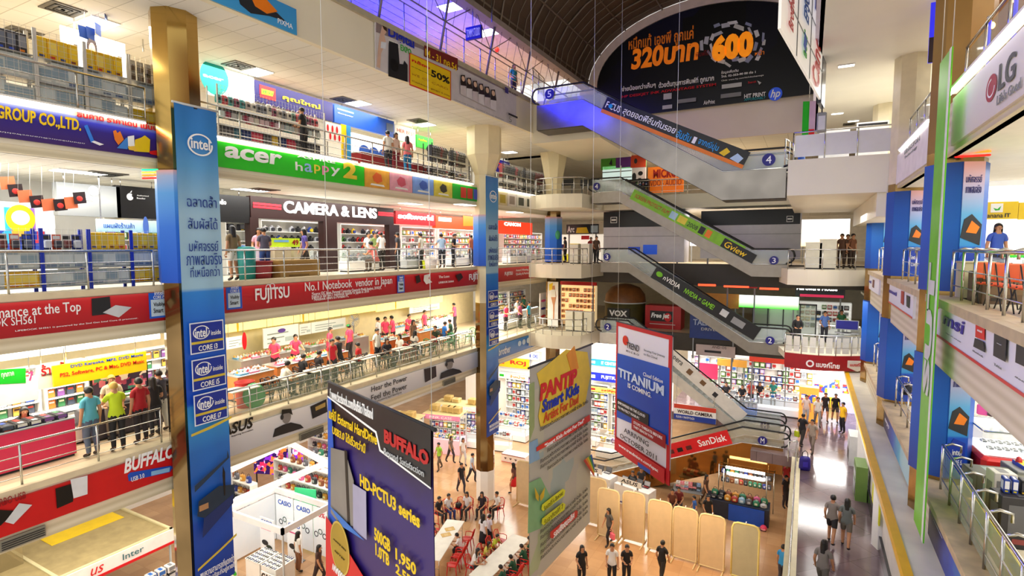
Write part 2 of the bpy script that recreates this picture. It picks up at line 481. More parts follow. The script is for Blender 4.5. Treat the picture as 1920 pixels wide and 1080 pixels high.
# white bridge block on the third level, right end
struct('floor', MB().box(-.75, 22, 1.8, 2.5, 33.6, 3.05).box(1.95, 22.1, 1.0, 3.3, 33, 1.8).box(2.2, 21.95, 1.0, 3.3, 22.1, 3.05), mt('#f4eedb', .45, 0, 0, .03, scale=.6))
struct('ceiling', MB().box(.05, 10.5, 6.0, 9, 33, 6.15), mt('#f5f1e6', .5, 0, 0, .03, scale=.6))
struct('trim_5', MB().box(-.05, 10.5, 6.0, .15, 33, 7.8), mt('#d9d2e8', .5))
# right gallery
for z, c in ((R1, -6.0), (R2, -2.45), (R3, 1.85)):
    struct('floor', MB().box(2.55, 3, z - .3, 12, 34, z), mt('#efe6cf', .25, 0, 0, .08) if z != R2 else WFLOOR)
    if z != R1: struct('ceiling', MB().box(2.5, 3, c, 12, 34, c + .1), mt('#f2eee2', .55, 0, 0, .03))
    struct('trim_6', MB().box(2.42, 3, c, 2.62, 29.5, z - .08), RIDGE)
struct('trim_7', MB().box(2.3, 3, R2 - .1, 2.75, 29.5, R2 + .06), mt('#c9b48f', .4, 0, 0, .15))
struct('trim_8', MB().box(2.32, 3, R1 - .08, 2.95, 29.5, R1 + .06), mt('#cdb78e', .4, 0, 0, .2))
struct('wall_right', MB().box(12, 2, G, 12.2, 46, 12), WHITE)
# ledge over the mezzanine shops with yellow nosing
struct('trim_9', MB().box(1.8, 3, -6.5, 2.7, 33.5, -5.96), mt('#e9e4cf', .35, 0, 0, .12, scale=1.2))
struct('trim_10', MB().box(1.72, 3, -6.1, 1.88, 33.5, -5.93), mt('#f2bb12', .4, 0, 0, .06))
struct('wall_mezzanine_shops', MB().box(2.5, 3, MZ, 2.7, 33, -6.45).box(2.42, 3, MZ, 2.52, 27, MZ + .5, 1), [mt('#e8e1d4', .4), mt('#15151d', .15)])
# octagonal pillars
def octa(cx, cy, r, z0, z1, r1=None):
    m = MB(); m.lathe([(0, z0), (r, z0), (r1 or r, z1), (0, z1)], (cx, cy, 0), 8, 0, False, 0, 2 * PI); return m
def pillar(cx, cy, segs, label):
    t = thing('pillar', label, 'pillar', (cx, cy, segs[0][1]), 0, None, 'structure')
    for nm, z0, z1, r0, r1, m in segs:
        obj(nm, octa(0, 0, r0, z0 - segs[0][1], z1 - segs[0][1], r1), m, t)
MIRR = mt('#8a6f49', .1, 1.0, 0, .25, scale=.8)
BR2 = mt('#bd9c58', .13, 1.0, 0, .12, scale=.7)
pillar(-14.75, 8.75, [('base', G, -11.6, .56, .56, WHITE), ('cladding', -11.6, 2.0, .55, .55, MIRR), ('cladding', 2.0, 6.0, .56, .56, BR2)], 'gold mirror-clad pillar behind the tall blue banner at the near left')
CRE2 = mt('#f0dfb4', .45, 0, 0, .03)
pillar(-14.75, 24.3, [('base', G, -11.8, .5, .5, WHITE), ('cladding', -11.8, -2.9, .5, .5, MIRR), ('shaft', -2.9, 3.6, .5, .5, CRE2), ('shaft', 3.6, 4.6, .5, .9, CRE2), ('capital', 4.6, 6.0, .9, .9, CRE2)], 'cream pillar with flared top in the middle of the galleries, mirrored near the ground')
pillar(-14.75, 33, [('cladding', G, 2.4, .5, .5, MIRR), ('shaft', 2.4, 4.0, .5, .55, CRE2), ('capital', 4.0, 6.0, .55, .95, CRE2)], 'cream pillar with flared top at the far corner of the galleries')
BLUW = mgrad([(0, '#0a3f9e'), (.3, '#0f5cc2'), (.6, '#0d56b4'), (1, '#083f92')], 4.2)
for i, (py, lab) in enumerate(((15.1, 'wide pillar beside the green hanging banner on the right'), (21.8, 'second pillar along the right gallery, beyond the green banner'), (28.5, 'farthest pillar of the right gallery near the red balcony'))):
    pillar(2.75, py, [('base', G, MZ, .5, .5, WHITE), ('shaft', MZ, -6.6, .5, .5, WHITE), ('cladding', -6.6, 2.0, .53, .53, mt('#9a7c48', .2, .8, 0, .2)), ('shaft', 2.0, 6.0, .53, .53, mt('#ece0bf', .45) if i else mt('#8f6e34', .4, .2))], lab)
    for z0, z1, r in ((-5.0, -2.35, 'lower'), (-.95, 1.75, 'upper')):
        w = thing('pillar_wrap', ('blue printed wrap around the %s, ' % ('wide pillar by the green banner', 'second pillar past the green banner', 'farthest right pillar')[i]) + ('under the laptop signs' if r == 'lower' else 'above the laptop signs'), 'advertising wrap', (2.75, py, z0))
        obj('sleeve', octa(0, 0, .56, 0, z1 - z0), BLUW, w)
        PW = mgrad([(0, '#0c44b0'), (.34, '#0f52c4'), (.36, '#2f8fd8'), (.6, '#5ba8e0'), (.8, '#b9b4dd'), (1, '#f2b9b8')], z1 - z0)
        f = obj('printed_face', MB().box(-.2, -.012, 0, .21, 0, z1 - z0), PW, w); f.rotation_euler = (0, 0, PI / 8); f.location = (.52 * math.sin(PI / 8), -.52 * math.cos(PI / 8), 0)
        H = z1 - z0
        text_part(f, 'มหัศจรรย์', -.15, H * .84, .15, H * .9, NAVY, -.02); text_part(f, 'ภาพสมจริง', -.15, H * .76, .15, H * .82, NAVY, -.02)
        obj('picture', MB().prism([(-.2, H * .42), (.18, H * .36), (.2, H * .52), (0, H * .6), (-.14, H * .56)], -.022, -.014).prism([(-.1, H * .46), (.1, H * .45), (.16, H * .5), (0, H * .55)], -.026, -.02, 1), [mt('#20242c'), ORANGE], f)
        o = obj('logo', MB().prism([(-.18, .06 * H), (.16, .06 * H), (.16, .3 * H), (-.08, .34 * H), (-.18, .26 * H)], -.02, -.014), mt('#1239a8'), f)
        text_part(o, 'intel', -.1, H * .2, .08, H * .25, PURE, -.03); text_part(o, 'CORE i5', -.1, H * .12, .1, H * .16, PURE, -.03)
        for an, cc in ((3 * PI / 2 - PI / 4, '#1f7fd6'),):
            g = obj('printed_face', MB().box(-.2, -.012, 0, .21, 0, H), mgrad([(0, '#0b45a6'), (.5, '#1166c6'), (.8, '#0f5cb8'), (1, '#0a4494')], H), w)
            g.rotation_euler = (0, 0, -PI / 8); g.location = (-.52 * math.sin(PI / 8), -.52 * math.cos(PI / 8), 0)
# far wall with the lit-up arch, vault over the hall
AX, AZ, AW, AH, AY = -5.4, 9.75, 6.9, 4.05, 33.0
def arc(w, h, n=40): return [(AX + w * math.cos(PI - PI * k / n), AZ + h * math.sin(PI * k / n)) for k in range(n + 1)]
outer, inner = arc(AW, AH), arc(AW - .55, AH - .5)
WALLC = mt('#efe3cf', .5, 0, 0, .03, scale=.5)
struct('wall_back_lower', MB().box(-13, AY, 6.0, 9, AY + .2, AZ - 2.2), WALLC)
struct('wall_back_upper', MB().prism([(-13, AZ - 2.2), (9, AZ - 2.2), (9, AZ)] + outer[::-1] + [(-13, AZ)], AY, AY + .2), WALLC)
struct('trim_11', MB().prism(outer + [(AX + AW, AZ - 2), (AX + AW - .5, AZ - 2)] + inner[::-1] + [(AX - AW + .5, AZ - 2), (AX - AW, AZ - 2)], AY - .35, AY + .02), mt('#e4cfc9', .5))
VB = mt('#4a3a2c', .55, 0, 0, .15, scale=.5)
vm = MB(); vr = MB(); NS = 26
ys = (7.0, AY - .3)
pv = arc(AW + .05, AH + .05, NS)
for k in range(NS): 
    (x0, z0), (x1, z1) = pv[k], pv[k + 1]
    vm.add([(x0, ys[0], z0), (x1, ys[0], z1), (x1, ys[1], z1), (x0, ys[1], z0)], [(0, 1, 2, 3)], 0, True)
struct('ceiling_vault', vm, VB)
for k in range(1, NS, 3): vr.tube([(pv[k][0], ys[0], pv[k][1] - .06), (pv[k][0], ys[1], pv[k][1] - .06)], .05, 5)
for j in range(36):
    y = ys[0] + (ys[1] - ys[0]) * j / 35
    vr.tube([(p[0] * .997 + AX * .003, y, p[1] - .03) for p in pv[::2]], .022 if j % 4 else .05, 4)
struct('trim_12', vr, mt('#75685a', .5))
# blue-lit top gallery behind the lattice
struct('wall_top_gallery', MB().box(-18.2, 4, L4, -18, 33, 11.5), mt('#f2e7da', .5))
struct('ceiling', MB().box(-18.2, 4, 10.6, -12.6, 33, 10.75), mt('#f0eef5', .5))
struct('trim_13', MB().box(-12.75, 4, 9.65, -12.25, 33, 9.9), mt('#9b8f86', .5))
# ------------------------------------------------------------------ escalators
HANDR = mt('#151515', .35); TRUSS = mt('#96918a', .2, .9, 0, .2, scale=.8); STEP = mt('#6d6d70', .45, .6); SKIRT = mt('#d9d9d6', .25, .9)
def escalator(label, xa, za, xb, zb, y, width, drop, side_mat, flat=1.5, glass='#cfdcd8', galpha=.3, under=mt('#4a4238', .5)):
    """xa,za = upper floor end; xb,zb = lower floor end (any x direction), centre line at y"""
    s = 1 if xb > xa else -1
    t = thing('escalator', label, 'escalator', ((xa + xb) / 2, y, min(za, zb)))
    ox, oz = (xa + xb) / 2, min(za, zb)
    P = [(xa, za), (xa + s * flat, za), (xb - s * flat, zb), (xb, zb)]
    P = [(x - ox, z - oz) for x, z in P]
    off = lambda d: [(x, z + d) for x, z in P]
    h = width / 2
    for sd, yy in (('a', -h), ('b', h - .12)):
        obj('side_panel', MB().prism(off(.12) + off(-drop)[::-1], yy, yy + .12), side_mat, t)
        gl = off(.12) + off(.88)[::-1]
        obj('balustrade', MB().prism(gl, yy + .05, yy + .07), mglass(glass, galpha), t)
        yc = yy + .06
        top = [Vector((x, yc, z + .95)) for x, z in P]; lo = [Vector((x, yc, z + .2)) for x, z in P]
        a, b = top[0], top[-1]
        loop = [lo[0] + Vector((s * .1, 0, 0))] + [Vector((a.x - s * .28 * math.cos(k), yc, a.z - .36 + .36 * math.sin(k))) for k in (-1.2, -.6, 0, .6, 1.1)] + top + \
               [Vector((b.x + s * .28 * math.cos(k), yc, b.z - .36 + .36 * math.sin(k))) for k in (1.1, .6, 0, -.6, -1.2)] + [lo[-1] - Vector((s * .1, 0, 0))]
        obj('handrail', MB().tube(loop, .045, 6), HANDR, t)
        obj('skirt_trim', MB().tube([Vector((x, yc, z + .14)) for x, z in P], .035, 5), SKIRT, t)
    st = MB(); n = max(4, int(abs(P[2][1] - P[1][1]) / .2))
    st.box(min(P[0][0], P[1][0]), -h + .12, P[0][1] - .1, max(P[0][0], P[1][0]), h - .12, P[0][1])
    st.box(min(P[2][0], P[3][0]), -h + .12, P[3][1] - .1, max(P[2][0], P[3][0]), h - .12, P[3][1])
    for k in range(n):
        x0 = P[1][0] + (P[2][0] - P[1][0]) * k / n; x1 = P[1][0] + (P[2][0] - P[1][0]) * (k + 1) / n
        z1 = P[1][1] + (P[2][1] - P[1][1]) * (k + .5) / n
        st.box(min(x0, x1), -h + .12, z1 - .35, max(x0, x1), h - .12, z1)
    obj('steps', st, STEP, t)
    obj('underside', MB().prism(off(-drop + .05) + off(-drop - .02)[::-1], -h + .12, h - .12), under, t)
    return t, ox, oz
def slope_panel(t, ox, oz, y, x0, z0, x1, z1, h, mat, name='advert_panel', dy=.0):
    """printed panel along the sloping side; x0<x1 as seen, (x0,z0) its lower left corner"""
    L = math.hypot(x1 - x0, z1 - z0); a = math.atan2(z1 - z0, x1 - x0)
    o = obj(name, MB().box(0, 0, 0, L, .02, h), mat, t)
    o.location = (x0 - ox, y - t.location.y, z0 - oz); o.rotation_euler = (0, -a, 0)
    return o, L
def floor_number(t, ox, oz, x, y, z, s, r=.22):
    o = obj('floor_number', MB().prism([(r * math.cos(2 * PI * k / 20), r * math.sin(2 * PI * k / 20)) for k in range(20)], -.02, 0), NAVY, t)
    o.location = (x - ox, y - t.location.y, z - oz)
    text_part(o, s, -r * .4, -r * .6, r * .4, r * .6, PURE, -.025)
# fifth floor down to fourth
t, ox, oz = escalator('big escalator with metal sides and orange-edged black advert, below the black arch sign', -12.0, 6.75, -.9, 3.0, 25.5, 1.5, 1.05, TRUSS, 2.4)
yf = 24.75 - .03
BW = mt('#0a0a10', .3)
p, L = slope_panel(t, ox, oz, yf, -8.7, 6.2, -2.55, 3.2, .72, BW)
ob = obj('advert_panel', MB().box(0, -.01, 0, L, .01, .16), ORANGE, p)
text_part(p, 'F CUS', .1, .26, .85, .56, PURE, -.012, bold=.01); 
obj('logo', MB().ball((.34, -.02, .4), .1, .015, .1, 12), mt('#1da6e8'), p)
text_part(p, 'สุดยอดฟิล์มกันรอย', 1.0, .2, 3.6, .6, PURE, -.012, bold=.012)
text_part(p, 'อันดับ', 3.7, .2, 4.35, .55, mt('#28a8f0'), -.012, bold=.01); text_part(p, '1', 4.45, .22, 4.6, .5, PURE, -.012, bold=.02)
text_part(p, 'จากญี่ปุ่น', 4.7, .2, 5.6, .58, mt('#28a8f0'), -.012, bold=.01)
obj('picture', MB().prism([(5.7, .25), (5.95, .2), (6.1, .45), (5.9, .55)], -.02, 0).prism([(6.2, .2), (6.6, .15), (6.7, .4), (6.4, .5)], -.02, 0, 1), [YEL, mt('#bcd8f0')], p)
floor_number(t, ox, oz, -11.3, yf, 7.35, '5', .25); floor_number(t, ox, oz, -1.55, yf, 3.5, '4', .25)
# fourth to third
GLN = mt('#7fbf1c', .35, 0, 0, .12)
t, ox, oz = escalator('escalator with lime green advert strip, fourth floor down to third', -11.5, L3, -.9, L2, 32, 1.4, .5, mt('#9d968a', .35, .6), 1.7)
yf = 31.27
p, L = slope_panel(t, ox, oz, yf, -9.2, 2.75, -3.2, -.55, .6, GLN)
text_part(p, 'SCREEN PROTECT FILM', .2, .2, 2.4, .42, mt('#c03018'), -.012, shear=.2)
obj('picture', MB().box(2.5, -.01, .1, 2.9, 0, .5), mt('#a9d2ee'), p); obj('picture', MB().box(3.0, -.01, .12, 3.5, 0, .5), mt('#e8d848'), p)
text_part(p, '2008', 3.6, .15, 4.2, .4, BLACK, -.012); obj('picture', MB().box(4.3, -.01, .1, 4.6, 0, .5).box(4.7, -.01, .1, 5.0, 0, .5, 1), [BLACK, ORANGE], p)
o, l2 = slope_panel(t, ox, oz, yf - .01, -4.2, 0.02, -2.6, -.9, .5, BLACK); text_part(o, 'Gview', .15, .08, 1.4, .42, YEL, -.012, shear=.15, bold=.01)
floor_number(t, ox, oz, -11.2, yf, 3.55, '4'); floor_number(t, ox, oz, -1.55, yf, -.72, '3')
# third to second
t, ox, oz = escalator('escalator with black advert strip and green lettering, third floor down to second', -10.9, L2, -.9, L1 + .1, 32, 1.4, .45, mt('#8d877c', .35, .6), 1.7)
p, L = slope_panel(t, ox, oz, yf, -7.9, -1.75, -2.4, -4.95, .75, BLACK)
obj('logo', MB().ball((.35, -.01, .4), .2, .012, .15, 12), mt('#6fbe1a'), p)
text_part(p, 'nVIDIA', .65, .26, 1.7, .52, PURE, -.012, bold=.008); text_part(p, 'NVIDIA = GAME!', 2.0, .24, 3.8, .52, mt('#8fe01a'), -.012, bold=.008)
obj('picture', MB().box(4.2, -.01, .25, 4.6, 0, .6).box(4.9, -.01, .2, 5.6, 0, .55, 1), [LGREY, GREY], p)
floor_number(t, ox, oz, -10.5, yf, -.62, '3'); floor_number(t, ox, oz, -1.6, yf, -4.9, '2')
# second to mezzanine
t, ox, oz = escalator('pale escalator passing behind the blue and white banner down to the mezzanine', -10.9, L1, -1.0, MZ + .2, 32, 1.4, .5, mt('#cfcac0', .35, .3), 1.7)
p, L = slope_panel(t, ox, oz, yf, -7.2, -6.2, -3.0, -9.5, .7, mt('#dedad2', .35))
text_part(p, 'opera', .35, .2, 1.2, .5, BLACK, -.012)
obj('picture', MB().box(1.6, -.01, .2, 1.9, 0, .5).box(2.5, -.01, .25, 2.8, 0, .5).box(3.4, -.01, .2, 3.65, 0, .45, 1), [mt('#705030'), DARK], p)
floor_number(t, ox, oz, -10.4, yf, -4.8, '2'); floor_number(t, ox, oz, -1.7, yf, MZ + .75, 'M')
# mezzanine to ground
yf = 29.78 - .03
t, ox, oz = escalator('short escalator with red advert strip from the mezzanine down to the ground', -.75, MZ, -11.9, G, 30.48, 1.4, 1.2, mt('#a87840', .07, .9, 0, .15, scale=.6), 1.9, '#d7cfb8')
p, L = slope_panel(t, ox, oz, yf, -7.4, -12.05, -3.1, -10.18, .74, RED)
text_part(p, 'SanDisk', 3.0, .22, 4.5, .58, PURE, -.012, bold=.01)
for k in range(5): obj('picture', MB().box(.3 + .5 * k, -.01, .2, .6 + .5 * k, 0, .42), BLACK if k % 2 else mt('#5a1010'), p)
floor_number(t, ox, oz, -1.7, yf, MZ + .42, 'M')
# ------------------------------------------------------------------ boards along the left galleries
def project(P):
    P = np.array(P, float); d = P @ _F
    return 960 + FPX * (P @ _R) / d, 540 - FPX * (P @ _U) / d
def colY(x, X, z):
    lo, hi = .5, 80.
    for _ in range(40):
        m = (lo + hi) / 2
        if project((X, m, z))[0] < x: lo = m
        else: hi = m
    return lo
def colYr(x, X, z):      # right side: further = smaller column
    lo, hi = 3., 80.
    for _ in range(40):
        m = (lo + hi) / 2
        if project((X, m, z))[0] > x: lo = m
        else: hi = m
    return lo
def BL(name, label, xl, xr, zt, zb, mat, X=-14.93, cat='sign', depth=.07, **kw):
    zm = (zt + zb) / 2
    y0 = colY(xl, X, zm); y1 = colY(xr, X, zm)
    return Board(name, label, cat, (X, y0, zb), LFT, y1 - y0, zt - zb, mat, depth, **kw)
def badge(b, x0, y0, x1, y1):
    b.q(x0, y0, x1, y1, mt('#1f5fd0'), 'badge'); b.q(x0 + (x1 - x0) * .12, y0 + (y1 - y0) * .38, x1 - (x1 - x0) * .12, y1 - (y1 - y0) * .06, mt('#c9dcea'), 'badge_panel')
    w, h = x1 - x0, y1 - y0
    b.text('intel', x0 + w * .3, y0 + h * .05, x0 + w * .75, y0 + h * .18, PURE)
    b.text('CORE i5', x0 + w * .25, y0 + h * .23, x0 + w * .8, y0 + h * .32, PURE)
    b.text('Visibly', x0 + w * .25, y0 + h * .48, x0 + w * .8, y0 + h * .63, DARK); b.text('Smart', x0 + w * .25, y0 + h * .69, x0 + w * .75, y0 + h * .83, DARK)
def tube_lamp(label, X, y0, y1, z, group):
    t = thing('tube_light', label, 'light', (X, (y0 + y1) / 2, z), 0, group)
    h = (y1 - y0) / 2
    obj('tube', MB().tube([(0, -h, 0), (0, h, 0)], .022, 6), TUBE, t); obj('housing', MB().box(-.06, -h, .02, .12 if X > 0 else .03, h, .06), WHITE, t)
# third level: purple company board, green notebook board, picture boards
b = BL('company_sign', 'purple sign with yellow company name and pictures of cheering hands', -60, 326, 3.0, 2.28, mgrad([(0, '#3b1a6b'), (.6, '#2c1a86'), (.85, '#3a3fd0'), (1, '#a9b4f0')], .72))
b.text('COMPUTER GROUP CO.,LTD.', -150, 171, 152, 250, YEL, bold=.03, shear=.1)
b.q(140, 207, 326, 240, mt('#e9e4ea'), 'white_strip'); b.text('สินค้าดี ราคาเด่น เน้นบริการ', 143, 206, 324, 251, RED, bold=.03)
b.text('และอุปกรณ์ต่อพ่วงคอมพิวเตอร์ทุกชนิด', -60, 240, 158, 268, PURE)
b.poly([(157, 236), (163, 234), (176, 265), (170, 268)], mt('#2f7fe8'), label='open blue laptop lid'); b.poly([(170, 266), (176, 264), (194, 271), (186, 273)], PURE)
for pts, m in (([(211, 246), (216, 244), (219, 250), (224, 246), (231, 262), (221, 272), (214, 262)], ORANGE), ([(218, 278), (236, 258), (241, 262), (238, 280)], mt('#3f86d8')), ([(238, 256), (250, 254), (251, 276), (239, 274)], PURE),
               ([(252, 262), (264, 258), (270, 254), (280, 262), (279, 286), (250, 284)], YEL), ([(296, 282), (303, 266), (316, 270), (313, 290)], YEL), ([(278, 284), (290, 282), (322, 292), (322, 298), (280, 289)], RED), ([(238, 275), (250, 274), (256, 284), (240, 281)], mt('#f4c440'))):
    b.poly(pts, m)
b = BL('notebook_sign', 'bright green sign with big white lettering and coloured word beside it', 398, 683, 3.0, 2.28, mt('#22cc10', .4, 0, 0, .03))
b.text('acer', 420, 272, 529, 311, PURE, bold=.03, shear=.08, res=4)
b.text('ASPIRE', 556, 289, 628, 307, PURE, bold=.02)
for ch, x0, x1, c in (('h', 553, 567, '#f3f3f3'), ('a', 570, 585, '#9fc6ff'), ('p', 588, 600, '#ffe14a'), ('p', 603, 616, '#ff9ac0'), ('y', 619, 637, '#ffffff')):
    dy = (x0 - 553) * .17
    b.text(ch, x0, 303 + dy * .9, x1, 321 + dy, mt(c), bold=.01, res=3)
b.text('2', 642, 303, 668, 337, mt('#f2d63a'), bold=.05, res=4)
cols = (('orange gold product picture board', 684, 730, '#e8a93a', '#e8672a'), ('pink product picture board', 731, 773, '#e9a4b4', '#d85a70'), ('pale blue product picture board', 774, 813, '#7fa6ea', '#3f62c0'), ('yellow product picture board', 814, 848, '#e2d24a', '#3f3a30'))
for lab, xl, xr, c, c2 in cols:
    b = BL('picture_board', lab + ' between railing and ceiling of the upper left gallery', xl, xr, 2.98, 2.28, mt(c, .4, 0, 0, .15))
    b.poly([(.35, .35), (.5, .25), (.7, .4), (.65, .75), (.45, .85), (.3, .6)], mt(c2), px=False); b.poly([(.2, .12), (.8, .1), (.75, .2), (.25, .22)], WHITE, px=False)
b = BL('picture_board', 'green board with four coloured folder pictures next to the middle pillar', 849, 911, 2.98, 2.28, GREEN)
for k, c in enumerate(('#e0402a', '#e0402a', '#5868d8', '#f09a1a')): b.rect(.22 + .19 * k, .12, .38 + .19 * k, .85, mt(c), frac=True)
for lab, xl, xr, c, c2 in (('orange bottle picture board just past the middle pillar', 934, 951, '#e0d0a0', '#b8a020'), ('pale cable picture board past the middle pillar', 952, 968, '#e8ded0', '#a08f80'), ('row board with four dark device pictures at the far upper left gallery', 969, 1028, '#e6e2d2', '#3a4034')):
    b = BL('picture_board', lab, xl, xr, 2.98, 2.28, mt(c))
    n = 4 if xr - xl > 30 else 1
    for k in range(n): b.rect((k + .2) / n, .15, (k + .8) / n, .8, mt(c2), frac=True)
tube_lamp('fluorescent tube above the purple company sign', -14.85, 3, 8.0, 3.1, 'tubes over the upper signs')
tube_lamp('fluorescent tube above the bright green sign', -14.85, 9.9, 15.4, 3.1, 'tubes over the upper signs')
tube_lamp('fluorescent tube above the coloured picture boards', -14.85, 15.6, 23.4, 3.1, 'tubes over the upper signs')
tube_lamp('fluorescent tube above the far picture boards', -14.85, 25.4, 32, 3.1, 'tubes over the upper signs')
# second level: red computer boards
RB = mgrad([(0, '#a80f1a'), (.5, '#c01420'), (.85, '#d81c26'), (1, '#ee4a4a')], .78)
b = BL('computer_sign', 'red sign with white lettering and open laptop, left of the blue banner', -80, 337, -1.2, -1.95, RB)
b.text('Performance at the Top', -78, 582, 152, 589, PURE, bold=.008); b.text('LIFEBOOK SH561', -78, 604, 66, 606, PURE)
b.text('LIFEBOOK SH561 is powered by the 2nd Gen Intel Core i5 processor.', 28, 619, 258, 598, PURE)
b.poly([(171, 560), (205, 556), (208, 588), (172, 592)], mt('#181a20')); b.poly([(192, 586), (216, 572), (246, 576), (222, 595)], mt('#cfd2d6'))
badge(b, 277, 543, 314, 594)
b = BL('computer_sign', 'long red sign with white maker name and notebook slogan below the camera shops', 398, 906, -1.2, -1.95, RB)
badge(b, 423, 533, 454, 578)
b.text('FUJITSU', 477, 541, 542, 564, PURE, bold=.02, res=3); b.ring(502, 538, 5, 5, PURE); b.ring(509, 536, 5, 5, PURE)
b.text('No.1 Notebook  vendor in Japan', 570, 530, 734, 536, PURE, bold=.006)
b.text('*Source: IDC Japan, Personal Computing Quarterly Model Analysis, 2010Q4,', 583, 548, 713, 543, PURE); b.text('Fujitsu is the No.1 notebook vendor in Japan in 2010', 583, 553, 690, 550, PURE); b.text('* Notebook refers to Portable PC', 583, 558, 652, 557, PURE)
badge(b, 743, 516, 757, 548)
b.poly([(777, 518), (784, 515), (787, 528), (779, 532)], mt('#2a1010')); b.poly([(793, 516), (805, 513), (801, 522), (808, 529), (797, 533), (792, 526)], WHITE); b.poly([(852, 516), (862, 512), (866, 520), (858, 528)], mt('#301418'))
b.text('The Luxe', 820, 517, 840, 520, PURE, bold=.01); b.text('LIFEBOOK SH/AH', 820, 528, 848, 529, PURE, bold=.006)
b.text('FUJITSU', 877, 514, 903, 526, PURE, bold=.02); b.ring(888, 513, 2.5, 2.5, PURE); b.ring(891, 512, 2.5, 2.5, PURE)
b = BL('computer_sign', 'short red sign with white lettering past the middle pillar', 934, 1028, -1.2, -1.95, RB)
b.text('FUJITSU', 946, 510, 961, 517, PURE, bold=.02); b.text('Award Winning', 967, 505, 990, 508, PURE); b.text('Quality & Performance', 967, 512, 1000, 514, PURE); badge(b, 1018, 497, 1026, 516); b.poly([(1003, 500), (1012, 498), (1010, 510), (1004, 512)], mt('#301015'))
# first level boards
b = BL('storage_sign', 'red sign with white italic maker name and two portable disks, lower left', -110, 343, L1 - .15, L1 - .9, mt('#d01418', .4, 0, 0, .04))
b.text('BUFFALO', 231, 861, 327, 857, PURE, bold=.03, shear=.25)
b.poly([(239, 891), (243, 886), (320, 873), (322, 877), (318, 885), (241, 902)], BLUE); b.poly([(283, 884), (318, 876), (317, 884), (283, 892)], mt('#8fc0e8'))
b.text('USB 3.0', 245, 895, 270, 895, PURE); b.text('TURBO USB', -20, 941, 48, 934, DRED)
b.poly([(103, 916), (136, 906), (136, 940), (106, 953)], BLACK, label='black portable disk'); b.poly([(131, 899), (163, 891), (163, 926), (137, 934)], mt('#e4e6e8'), label='white portable disk')
b.poly([(-10, 955), (28, 957), (0, 985), (-10, 985)], BLACK); b.poly([(35, 943), (59, 946), (24, 982), (8, 978)], mt('#d5d8da'))
SILV = mgrad([(0, '#c9cad0'), (.5, '#dddde2'), (1, '#f2f1f2')], .78)
b = BL('notebook_sign', 'long silver sign with portraits in headphones under the food court railing', 398, 906, L1 - .15, L1 - .95, SILV)
b.text('ASUS', 414, 799, 475, 801, BLACK, bold=.03, shear=.2); b.text('Inspiring Innovation', 434, 817, 474, 807, BLACK)
def portrait(b, x, y, s):
    b.poly([(x - 26 * s, y + 26 * s), (x - 22 * s, y + 10 * s), (x - 6 * s, y + 2 * s), (x + 8 * s, y - 2 * s), (x + 26 * s, y + 2 * s), (x + 32 * s, y + 8 * s)], mt('#1c1c20'), label='dark suit')
    b.disc(x, y - 12 * s, 8 * s, 12 * s, mt('#8a8582')); b.poly([(x - 10 * s, y - 12 * s), (x - 9 * s, y - 26 * s), (x + 8 * s, y - 28 * s), (x + 11 * s, y - 16 * s), (x + 4 * s, y - 20 * s), (x - 6 * s, y - 18 * s)], BLACK); b.disc(x - 9 * s, y - 12 * s, 3 * s, 5 * s, DARK)
portrait(b, 537, 794, 1.0)
b.poly([(581, 762), (611, 748), (613, 772), (585, 785)], mt('#17171b')); b.poly([(590, 763), (609, 754), (609, 762), (591, 770)], mt('#b89a50'))
b.text('Hear the Power', 695, 725, 762, 713, DARK); b.text('Feel the Power', 695, 741, 762, 728, DARK); b.text('ASUS N series powered by Bang & Olufsen ICEpower', 695, 753, 752, 738, GREY)
b.poly([(794, 692), (816, 686), (817, 706), (796, 717)], mt('#2a1818')); portrait(b, 842, 692, .72)
b.q(897, 657, 904, 671, BLUE); b.q(897, 673, 904, 682, YEL)
b = BL('printer_sign', 'blue sign with white lettering and row of printers past the middle pillar', 934, 1028, L1 - .15, L1 - .95, mgrad([(0, '#0c4d9e'), (1, '#1a7fd0')], .8))
b.text('brother', 935, 653, 957, 660, PURE, bold=.015)
for k in range(7): b.disc(974 + 8 * k, 644 - 2.9 * k, 3, 5, mt('#cfe0ee'))
for lab, xl, xr, zz in (('grey air grille in the fascia under the long silver sign, near its portrait', 563, 607, L1 - 1.05), ('grey air grille in the fascia under the far end of the silver sign', 832, 854, L1 - 1.05), ('dark air grille at the lower edge of the red storage sign', 0, 86, L1 - .98)):
    b = BL('air_grille', lab, xl, xr, zz, zz - .25, mt('#8a8676'), -14.95, 'vent', .05)
    for k in range(4): b.rect(.03, .12 + .2 * k, .97, .2 + .2 * k, DARK, 'slat', frac=True)
# fourth level fascia: long expo banner and hanging blue print
b = bpx('expo_banner', 'long pale camera expo banner with yellow price box on the upper left fascia', 'banner', (703, 38), (968, 237), LFT, mt('#d6cfd0', .45, 0, 0, .05), X=-12.93, depth=.03)
b.poly([(705, 40), (968, 172), (968, 180), (790, 92), (705, 60)], mt('#8d7c7c'), 'backdrop')
b.poly([(716, 48), (722, 46), (724, 60), (720, 66), (723, 80), (714, 100), (712, 128), (706, 125), (708, 95), (711, 70)], mt('#d9b49c'), label='standing model'); b.poly([(714, 78), (724, 80), (722, 92), (713, 90)], mt('#dfe3ea'))
b.poly([(715, 45), (723, 43), (725, 60), (719, 55)], mt('#3a2218'))
b.text('Digital', 727, 48, 776, 97, mt('#1c2fb8'), bold=.03); b.text('camera', 727, 73, 748, 91, WHITE, bold=.01); b.text('EXPO', 750, 83, 770, 104, GREEN, bold=.01)
b.poly([(728, 77), (745, 83), (748, 120), (755, 121), (757, 114), (763, 122), (763, 154), (727, 143)], mt('#17181c'), label='black camera'); b.disc(738, 122, 8, 12, BLACK)
